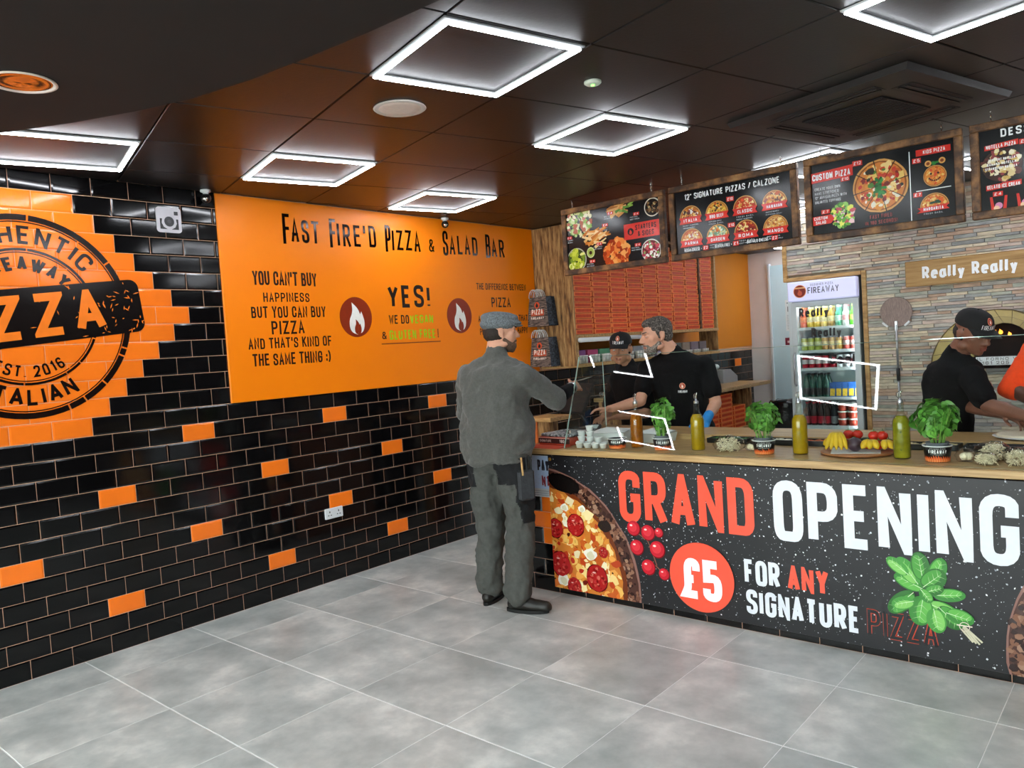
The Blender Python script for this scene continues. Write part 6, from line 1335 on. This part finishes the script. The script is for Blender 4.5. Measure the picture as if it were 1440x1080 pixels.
def person(label, loc, yaw, J, skin, head, cloth, name='person', s=1.0, hs=1.0):
    """J: joint positions; head=(yaw, pitch, roll)"""
    t = thing(name, label, 'person', loc); f, r = frame(yaw); V = Vector
    J = {k: V(v) for k, v in J.items()}; up = V((0, 0, 1)); F = head_frame(*head)
    hc = J['head']; nk = J['neck']; shm = (J['shL']+J['shR'])/2; hpm = (J['hipL']+J['hipR'])/2; sp = (nk-hpm); L_ = sp.length
    acr = (J['shR']-J['shL']); sw = acr.length/2; ah = V((acr.x, acr.y, 0)).normalized(); hr = (J['hipR']-J['hipL']); hr = V((hr.x, hr.y, 0)).normalized()
    def ring(tt, w, d, push=0):
        c = hpm+sp*tt; a = (hr*(1-tt)+ah*tt).normalized(); dn = sp.normalized(); b = dn.cross(a).normalized(); return (c+b*push, a*w, b*d)
    belly = cloth.get('belly', 0)
    def torso(g_):
        return [ring(-.12, sw*.55+g_*.5, .075+g_*.5), ring(-.04, sw*.78+g_, .105+g_), ring(.12, sw*(cloth.get('waist', .76)+.04)+g_, .11+g_+belly*.4), ring(.3, sw*cloth.get('waist', .76)+g_, .105+g_+belly), ring(.5, sw*.82+g_, .105+g_+belly*.7), ring(.7, sw*.93+g_, .115+g_), ring(.83, sw*.98+g_, .105+g_), ring(.90, sw*.86+g_, .085+g_), ring(.96, sw*.56+g_*.5, .068+g_*.5), ring(1.0, sw*.36+g_*.3, .058+g_*.3)]
    # ---- body, one continuous mesh
    q = MB(); loft(q, torso(-.012)); q.cap(nk-sp.normalized()*.04, .062*s, nk+(hc-nk)*.45, .052*s, 14); q.cap(nk, .056*s, hc-F[2]*.02-F[0]*.02, .055*s, 14)
    P = head_blobs(q, hc, F, hs, cloth.get('fat', 1.0))
    for sd in 'LR':
        a, b, c = J['sh'+sd], J['el'+sd], J['wr'+sd]; q.cap(a, .052*s, a+(b-a)*.5, .047*s); q.cap(a+(b-a)*.5, .047*s, b, .038*s); q.cap(b, .040*s, b+(c-b)*.35, .040*s); q.cap(b+(c-b)*.35, .040*s, c, .0265*s); q.cap(c, .0265*s, c+V(J['hd'+sd]).normalized()*.02, .024*s)
        hand_blobs(q, c+V(J['hd'+sd]).normalized()*.012, J['hd'+sd], J['hn'+sd], J['ht'+sd], cloth.get('curl'+sd, .45), cloth.get('hand', 1.0)*.98)
        a, b, c, e = J['hip'+sd], J['kn'+sd], J['an'+sd], J['to'+sd]; q.cap(a, .082*s, a+(b-a)*.5, .07*s); q.cap(a+(b-a)*.5, .07*s, b, .052*s); q.cap(b, .052*s, b+(c-b)*.35, .053*s); q.cap(b+(c-b)*.35, .053*s, c, .036*s); q.cap(c, .036*s, c-V((0, 0, .03)), .032*s); q.cap(c-V((0, 0, .045)), .03, e, .025)
    remesh('body', q, skin, t, .0058, 4)
    # ---- eyes, brows, lips
    for sx in (-1, 1):
        R = Matrix((F[1], F[0], F[2])).transposed(); q = MB(); q.ell(P(sx*.031, .0718, .0105), (.0115*hs, .0092*hs, .0068*hs), R, 12, 8); e_ = q.build('eye', M_eye, t)
        q = MB(); q.ell(P(sx*.031, .0765, .0085), (.0052*hs, .0042*hs, .0052*hs), R, 10, 6); q.build('iris', M_iris, e_)
        q = MB(); q.smooth = True; q.cap(P(sx*.016, .0915, .0345), .0042*hs, P(sx*.046, .076, .0385), .0032*hs, 8); q.build('eyebrow', cloth['hair'], t)
    q = MB(); q.cap(P(-.017, .0905, -.0505), .0038*hs, P(.017, .0905, -.0505), .0038*hs, 8); q.cap(P(-.014, .0905, -.0595), .0045*hs, P(.014, .0905, -.0595), .0045*hs, 8); q.build('lips', M_lip, t)
    # ---- hair
    if cloth.get('hairstyle'):
        q = MB(); R = Matrix((F[1], F[0], F[2])).transposed(); st = cloth['hairstyle']
        if st == 'short':
            q.ell(P(0, -.022, .044), (.0795*hs, .093*hs, .082*hs), R, 20, 12); q.ell(P(0, .018, .088), (.055*hs, .062*hs, .034*hs), R, 14, 8); q.ell(P(0, -.05, -.0), (.070*hs, .057*hs, .065*hs), R, 14, 8)
            for sx in (-1, 1): q.cap(P(sx*.071, .012, .03), .010*hs, P(sx*.07, .006, -.01), .006*hs, 8)
        else:
            q.ell(P(0, -.035, .0), (.0765*hs, .073*hs, .065*hs), R, 18, 10)
            for sx in (-1, 1): q.cap(P(sx*.068, .0, .03), .009*hs, P(sx*.067, -.002, .005), .006*hs, 8)
        # keep hair behind the face
        remesh('hair', q, cloth['hair'], t, .006, 2, .006, .012)
    if cloth.get('beard'):
        q = MB(); R = Matrix((F[1], F[0], F[2])).transposed(); q.ell(P(0, .052, -.078), (.050*hs, .046*hs, .036*hs), R, 14, 8); q.cap(P(-.024, .088, -.044), .0065*hs, P(.024, .088, -.044), .0065*hs, 8); q.cap(P(0, .083, -.07), .012*hs, P(0, .07, -.1), .018*hs, 8)
        for sx in (-1, 1): q.cap(P(sx*.03, .078, -.05), .009*hs, P(sx*.04, .058, -.08), .016*hs, 8); q.cap(P(sx*.04, .058, -.075), .018*hs, P(sx*.064, .012, -.045), .015*hs, 8)
        remesh('beard', q, cloth['beard'], t, .0055, 2, .005, .01)
    # ---- upper clothing
    g_ = cloth.get('loose', .02); tr = torso(g_); hem = cloth.get('hem', -.14)
    hd = .014+g_; tr[0] = ring(hem, sw*.80+g_+cloth.get('flare', 0), .115+g_+belly*.3); tr[1] = ring(hem+.06, sw*.82+g_+cloth.get('flare', 0)*.7, .115+g_+belly*.3)
    q = MB(); loft(q, tr); sl = cloth.get('sleeve', .5)
    for sd in 'LR':
        a, b, c = J['sh'+sd], J['el'+sd], J['wr'+sd]; rs = .058+g_*.35
        if sl <= 1: e = a+(b-a)*sl; q.cap(a, rs, e, .054+g_*.8*.7, 14)
        else: q.cap(a, rs, b, .052+g_*.4, 14); e = b+(c-b)*(sl-1); q.cap(b, .052+g_*.4, e, .043+g_*.3-.012*(sl-1), 14)
    q.cap(nk-sp.normalized()*.02, .066*s+g_*.3, nk+(hc-nk)*cloth.get('collar', .12), .058*s+.006, 14)
    sh = remesh('shirt', q, cloth['top'], t, .0105, cloth.get('sm', 4), cloth.get('fold', .014), .07)
    # ---- trousers
    q = MB(); loft(q, [ring(-.13, sw*.5, .07), ring(-.06, sw*.80+.006, .115), ring(.04, sw*.82+.006, .118), ring(.14, sw*.80, .115)])
    k_ = cloth.get('leg', 1.0)
    for sd in 'LR':
        a, b, c = J['hip'+sd], J['kn'+sd], J['an'+sd]; q.cap(a, .098*k_, a+(b-a)*.5, .088*k_, 14); q.cap(a+(b-a)*.5, .088*k_, b, .076*k_, 14); q.cap(b, .074*k_, b+(c-b)*.5, .075*k_, 14); q.cap(b+(c-b)*.5, .074*k_, c+V((0, 0, .035)), .074*k_, 14)
    tr_ = remesh('trousers', q, cloth['bottom'], t, .0105, 4, cloth.get('tfold', .02), .06)
    # ---- shoes
    for sd in 'LR':
        c, e = J['an'+sd], J['to'+sd]; d = V((e.x-c.x, e.y-c.y, 0)).normalized(); q = MB(); b0 = V((c.x, c.y, 0))-d*.035
        q.cap(b0+V((0, 0, .045)), .04, b0+d*.10+V((0, 0, .045)), .042, 12); q.cap(b0+d*.1+V((0, 0, .040)), .042, b0+d*.20+V((0, 0, .034)), .036, 12); q.cap(b0+d*.02+V((0, 0, .05)), .042, b0+d*.03+V((0, 0, .10)), .042, 12)
        q.v = [(x, y, max(z, .014)) for x, y, z in q.v]; so = remesh('shoe', q, M_shoe, t, .007, 3)
        q = MB(); n_ = V((-d.y, d.x, 0)); pts = []
        for i in range(20):
            a = 2*pi*i/20; x = .118*cos(a); w = .046+.004*cos(a); pts.append(b0+d*(.085+x*1.12)+n_*(w*sin(a)))
        q.add([(p.x, p.y, .001) for p in pts]+[(p.x, p.y, .020) for p in pts], [tuple(range(19, -1, -1)), tuple(range(20, 40))]+[(i, (i+1) % 20, 20+(i+1) % 20, 20+i) for i in range(20)]); q.build('sole', M_sole, so)
    return t, P, F, ring
def cap_hat(t, P, F, hs, logo=True, brimdir=1, m=None, name='cap'):
    R = Matrix((F[1], F[0], F[2])).transposed(); q = MB(); q.smooth = True
    prof = [(1.0, 0), (1.02, .12), (1.0, .34), (.93, .56), (.78, .76), (.55, .90), (.28, .975), (.0, 1.0)]; n = 28; V = []
    for rr, zz in prof:
        for k in range(n): a = 2*pi*k/n; V.append(P(.0815*rr*cos(a), -.014+.101*rr*sin(a), .045+.088*zz))
    o = len(V); q.add(V, [(i*n+k, i*n+(k+1) % n, (i+1)*n+(k+1) % n, (i+1)*n+k) for i in range(len(prof)-1) for k in range(n)]); c_ = q.build(name, m or M_cap, t)
    q = MB(); q.smooth = True; V = []; m_ = 12
    for row, (ex, dz) in enumerate(((0, .052), (.04, .049), (.078, .037), (.083, .035), (.04, .044), (0, .046))):
        for k in range(m_+1): a = pi*(.12+.76*k/m_); V.append(P(.080*cos(a)*(1-.08*(ex/.07)), -.014+.100*sin(a)+ex*sin(a)**.6, dz-.018*abs(cos(a))**2*(ex/.07)))
    w = m_+1; q.add(V, [(i*w+k, i*w+k+1, (i+1)*w+k+1, (i+1)*w+k) for i in range(5) for k in range(m_)]); q.build('brim', m or M_cap, c_)
    q = MB(); q.ell(P(0, -.014, .134), (.006, .006, .004), R, 8, 6); q.build('button', m or M_cap, c_)
    if logo:
        def fn(u, v, d):
            a = pi/2+u/.092; zz = max(0, min(.98, v)); rr = 1.02 if zz < .2 else 1.02-(zz-.2)**2*.75; rr = max(rr, .2); return P((.0825*rr+d)*cos(a), -.014+(.102*rr+d)*sin(a), .045+.088*zz+d*.3)
        pr = PR((0, 0, 0), (1, 0, 0), (0, 0, 1), fn=fn, step=.0009)
        pr.disc(0, .58, .0165, '#f0a080', 2, 20, ry=.20); pr.disc(0, .58, .0135, '#a8321c', 3, 20, ry=.165); flame(pr, 0, .46, .014, .24, '#f6d8c8', 4)
        pr.text('FIREAWAY', -.043, .13, 1, '#f2f2f2', wt=.0, k=3, width=.086) if False else None
        x = -.044
        for ch in 'FIREAWAY':
            w_, st = GL[ch]; cw = .0035+w_*.0125
            for p in st:
                pp, cl = rpath([(x+q_[0]/max(w_, .01)*(cw-.0035)*(1 if w_ else 0)+.001, .11+.25*q_[1]) for q_ in p])
                for i_ in range(len(pp)-1):
                    (x0, y0), (x1, y1) = pp[i_], pp[i_+1]; dx, dy = x1-x0, (y1-y0)*.088; l_ = sqrt(dx*dx+dy*dy) or 1; nx, ny = -dy/l_*.0012, dx/l_*.0012/.088
                    pr.poly([(x0+nx, y0+ny), (x0-nx, y0-ny), (x1-nx, y1-ny), (x1+nx, y1+ny)], '#f4f4f4', 3+.1*i_)
            x += cw+.0028
        pr.done('cap_badge', M_ink, c_, 'shop badge')
    return c_
def chest_badge(t, c, U, N, s=1.0):
    """badge printed on the shirt: every point is laid on the cloth along -N"""
    sh = [o for o in t.children if o.name.startswith('shirt')][0]; off = world_loc(t)
    N = Vector(N).normalized(); U = Vector(U); U = (U-N*U.dot(N)).normalized(); V2 = N.cross(U); V2 = V2 if V2.z > 0 else -V2; c = Vector(c)
    def fn(u, v, d):
        p = c+U*u+V2*v; ok, hit, nn, ix = sh.ray_cast(p+N*.25-off, -N); q = hit+off if ok else p
        return q+N*(.0022+d)
    bpy.context.view_layer.update()
    pr = PR(c, U, V2, N, fn=fn, step=.0006); pr.disc(0, .02, .021*s, '#f0a080', 1, 20); pr.disc(0, .02, .017*s, '#b04028', 3, 20); flame(pr, 0, .006, .017, .026, '#f6e0d4', 5)
    pr.text('FIREAWAY', -.032, -.028, .018, '#eceef0', wt=.2, k=2, width=.064); pr.done('shirt_badge', M_ink, t, 'small shop badge on the chest')
# ---- 1 customer in grey, seen from behind
J = dict(head=(1.475, 2.185, 1.655), neck=(1.455, 2.135, 1.515), shL=(1.258, 2.10, 1.405), shR=(1.655, 2.155, 1.405), elL=(1.15, 2.19, 1.155), wrL=(1.20, 2.40, 1.10), elR=(1.685, 2.40, 1.235), wrR=(1.615, 2.68, 1.285),
 hdR=(-.22, .97, .10), hnR=(.75, -.3, .45), htR=(-.3, .1, .9), hdL=(.5, .85, .05), hnL=(-.3, .1, .95), htL=(.8, .1, .5), hipL=(1.335, 2.12, .90), hipR=(1.535, 2.15, .90), knL=(1.315, 2.15, .475), knR=(1.53, 2.19, .475), anL=(1.295, 2.135, .085), anR=(1.56, 2.10, .085), toL=(1.24, 2.31, .03), toR=(1.715, 2.16, .03))
cust, P, F, ring = person('man in grey fleece and checked flat cap, back turned, reaching over the counter', (1.44, 2.14, 0), radians(-12), J, M_skinA, (radians(-38), .06, 0), dict(top=M_greyfleece, bottom=M_greytrouser, hair=M_hairdark, hairstyle='nape', beard=M_stubble, sleeve=1.1, loose=.034, fold=.034, tfold=.034, leg=1.16, hem=-.02, flare=.012, belly=.04, waist=1.0, collar=.26, curlR=.35, sm=4))
R = Matrix((F[1], F[0], F[2])).transposed(); q = MB(); q.smooth = True
q.ell(P(0, -.016, .052), (.089, .112, .050), R, 24, 12); q.ell(P(0, -.018, .094), (.083, .106, .036), R, 22, 10); q.ell(P(0, .03, .092), (.076, .080, .030), R, 18, 8); q.ell(P(0, .075, .062), (.060, .052, .020), R, 18, 8)
fc = remesh('flat_cap', q, M_tweed, cust, .007, 3, .006, .04, 'blue-grey checked cap'); q = MB(); q.smooth = True; q.ell(P(0, .10, .045), (.058, .036, .008), R, 18, 8); q.build('brim', M_tweed, fc)
a_, b_ = Vector(J['elR']), Vector(J['wrR']); q = MB(); q.tube([a_+(b_-a_)*.2, a_+(b_-a_)*.45, a_+(b_-a_)*.7, a_+(b_-a_)*.93], [.046, .0465, .043, .035], 16); q.build('undersleeve', M_blackcloth, cust, 'black elastic undersleeve')
q = MB(); w_ = Vector(J['wrR']); d_ = Vector(J['hdR']).normalized(); q.tube([w_+d_*.004, w_+d_*.012], [.031, .031], 16); q.build('bracelet', mat('dark_bead_bracelet', '#3a1c14', .4, noise=(80, .5)), cust)
q = MB(); q.tube([w_-d_*.012, w_+d_*.0], [.0385, .0375], 16); q.build('watch_strap', M_steel, cust)
q = MB(); c = Vector((1.585, 2.83, 1.318)); q.add([c+Vector(v) for v in ((-.03, -.02, 0), (.045, -.01, .02), (.05, .05, .022), (-.025, .045, .002), (-.03, -.02, .0012), (.045, -.01, .0212), (.05, .05, .0232), (-.025, .045, .0032))], [(3, 2, 1, 0), (4, 5, 6, 7), (0, 1, 5, 4), (1, 2, 6, 5), (2, 3, 7, 6), (3, 0, 4, 7)]); tag(q.build('receipt', M_paper), 'small white paper slip in the hand of the man in grey', 'paper')
# pockets on the trousers
trs = [o for o in cust.children if o.name.startswith('trousers')][0]; trs.data.materials.append(mat('black_panel_cloth', '#0c0c0f', .85, noise=(60, .2), bump=(80, .3, .004)))
off = world_loc(cust)
for p_ in trs.data.polygons:
    c = p_.center+off
    if (c.y < 2.16 and ((1.49 < c.x < 1.67 and .765 < c.z < .915) or (c.x < 1.335 and .74 < c.z < .93))) or (c.x > 1.60 and .52 < c.z < .80): p_.material_index = 1
q = MB(); M4 = Matrix.Translation((1.655, 2.12, .80)) @ Matrix.Rotation(radians(60), 4, 'Z'); q.bbox(-.05, .05, -.018, .018, -.13, .05, .012, M=M4); q.build('tool_pocket', mat('grey_holster_cloth', '#2c2d30', .8, noise=(40, .2), bump=(60, .4)), cust, 'grey hanging tool pocket')
for k in range(3): q = MB(); M4 = Matrix.Translation((1.66+.008*k, 2.09+.03*k, .87)); q.tube([M4 @ Vector((0, 0, -.05)), M4 @ Vector((-.006, 0, .055))], .006, 6); q.build('tool', (M_pine, M_blackmetal, M_blackmetal)[k], cust)
# ---- 2 server in black cap
J = dict(head=(1.325, 3.72, 1.495), neck=(1.345, 3.79, 1.365), shL=(1.535, 3.83, 1.265), shR=(1.215, 3.82, 1.26), elL=(1.52, 3.72, 1.01), wrL=(1.38, 3.56, 1.0), elR=(1.17, 3.72, 1.0), wrR=(1.27, 3.52, 1.0), hdL=(-.6, -.7, -.1), hnL=(0, 0, 1), htL=(-.5, .6, 0), hdR=(.2, -.9, -.1), hnR=(0, 0, 1), htR=(.9, .1, 0),
 hipL=(1.52, 3.80, .80), hipR=(1.34, 3.82, .80), knL=(1.53, 3.79, .44), knR=(1.33, 3.80, .44), anL=(1.54, 3.83, .08), anR=(1.32, 3.84, .08), toL=(1.57, 3.67, .03), toR=(1.29, 3.68, .03))
s1, P, F, ring = person('young man in black cap and black polo looking down at the till', (1.40, 3.78, 0), radians(170), J, M_skinB, (radians(200), .14, -.03), dict(top=M_blackcloth, bottom=M_blackcloth, hair=M_hairdark, hairstyle='nape', sleeve=.72, loose=.02, fold=.012, hem=-.2), s=.93, hs=1.02)
cap_hat(s1, P, F, 1.02)
# ---- 3 grey-bearded server
J = dict(head=(1.745, 3.54, 1.578), neck=(1.825, 3.62, 1.462), shL=(2.045, 3.67, 1.36), shR=(1.62, 3.60, 1.35), elL=(2.115, 3.66, 1.09), wrL=(2.15, 3.45, 1.01), elR=(1.66, 3.42, 1.13), wrR=(1.545, 3.22, 1.095), hdL=(-.1, -.7, -.6), hnL=(.5, -.6, .6), htL=(-.9, 0, -.1), hdR=(-.6, -.75, .05), hnR=(-.1, .1, 1), htR=(.4, -.6, .3),
 hipL=(1.96, 3.74, .90), hipR=(1.73, 3.72, .90), knL=(1.97, 3.72, .48), knR=(1.72, 3.72, .48), anL=(2.0, 3.76, .085), anR=(1.70, 3.76, .085), toL=(2.02, 3.60, .03), toR=(1.66, 3.60, .03))
s2, P, F, ring = person('grey-bearded man in black t-shirt leaning on the counter, one blue glove', (1.83, 3.7, 0), radians(160), J, M_skinA, (radians(140), .14, .04), dict(top=M_blackcloth, bottom=M_blackcloth, hair=M_hairgrey, hairstyle='short', beard=M_beard, sleeve=.66, collar=-.02, loose=.022, fold=.012, hem=-.16, belly=.02, curlL=.5), s=1.0, hs=1.12)
q = MB(); hand_blobs(q, Vector(J['wrL'])+Vector(J['hdL']).normalized()*.012, J['hdL'], J['hnL'], J['htL'], .5, 1.1); d_ = Vector(J['hdL']).normalized(); q.cap(Vector(J['wrL'])-d_*.03, .034, Vector(J['wrL'])+d_*.02, .034); remesh('glove', q, M_blueglove, s2, .0055, 3, .003, .03, 'blue disposable glove')
fv, rv = frame(radians(160)); chest_badge(s2, Vector((1.935, 3.522, 1.205)), (.93, .33, 0), (.33, -.93, .12), 1.0)
# ---- 4 server at the right, bent over the pizza
J = dict(head=(3.70, 3.56, 1.478), neck=(3.60, 3.60, 1.36), shL=(3.70, 3.50, 1.245), shR=(3.48, 3.74, 1.27), elL=(3.78, 3.42, 1.10), wrL=(3.985, 3.32, 1.045), elR=(3.62, 3.67, 1.08), wrR=(3.85, 3.44, 1.05), hdL=(.85, -.3, -.3), hnL=(.2, 0, .95), htL=(.1, .9, 0), hdR=(.8, -.5, -.3), hnR=(.2, 0, .95), htR=(.3, -.8, 0),
 hipL=(3.56, 3.70, .86), hipR=(3.43, 3.86, .86), knL=(3.57, 3.68, .46), knR=(3.42, 3.87, .46), anL=(3.55, 3.72, .085), anR=(3.40, 3.90, .085), toL=(3.67, 3.62, .03), toR=(3.52, 3.80, .03))
s3, P, F, ring = person('dark-skinned man in black cap and black polo bending over a pizza', (3.52, 3.72, 0), radians(-118), J, M_skinC, (radians(-126), .40, 0), dict(top=M_blackcloth, bottom=M_blackcloth, hair=M_hairdark, hairstyle='nape', sleeve=.72, loose=.022, fold=.012, hem=-.2, curlL=.7, curlR=.7), hs=1.02)
cap_hat(s3, P, F, 1.02)
chest_badge(s3, Vector((3.735, 3.51, 1.19)), (.469, .883, 0), (.883, -.469, .0), .9)
q = MB(); q.ell((3.44, 3.66, .95), (.03, .03, .05)); q.build('apron_tie', M_blackcloth, s3)
# ---- 5 person in orange, cut by the right edge
J = dict(head=(4.12, 3.72, 1.58), neck=(4.09, 3.74, 1.46), shL=(4.16, 3.56, 1.38), shR=(3.965, 3.80, 1.38), elL=(4.10, 3.42, 1.14), wrL=(4.12, 3.22, 1.07), elR=(3.855, 3.64, 1.17), wrR=(4.05, 3.44, 1.08), hdL=(-.2, -.8, -.3), hnL=(.1, 0, .95), htL=(-.9, .1, 0), hdR=(.2, -.85, -.35), hnR=(.1, 0, .95), htR=(.9, .1, 0),
 hipL=(4.25, 3.68, .90), hipR=(4.13, 3.86, .90), knL=(4.25, 3.66, .48), knR=(4.12, 3.86, .48), anL=(4.27, 3.70, .085), anR=(4.14, 3.90, .085), toL=(4.14, 3.62, .03), toR=(4.0, 3.82, .03))
s4, P, F, ring = person('person in bright orange sweatshirt with rolled sleeves, cut by the right edge', (4.15, 3.74, 0), radians(130), J, M_skinD, (radians(150), .35, 0), dict(top=M_orangecloth, bottom=M_blackcloth, hair=M_hairdark, hairstyle='short', sleeve=1.15, loose=.035, fold=.02, hem=-.18))
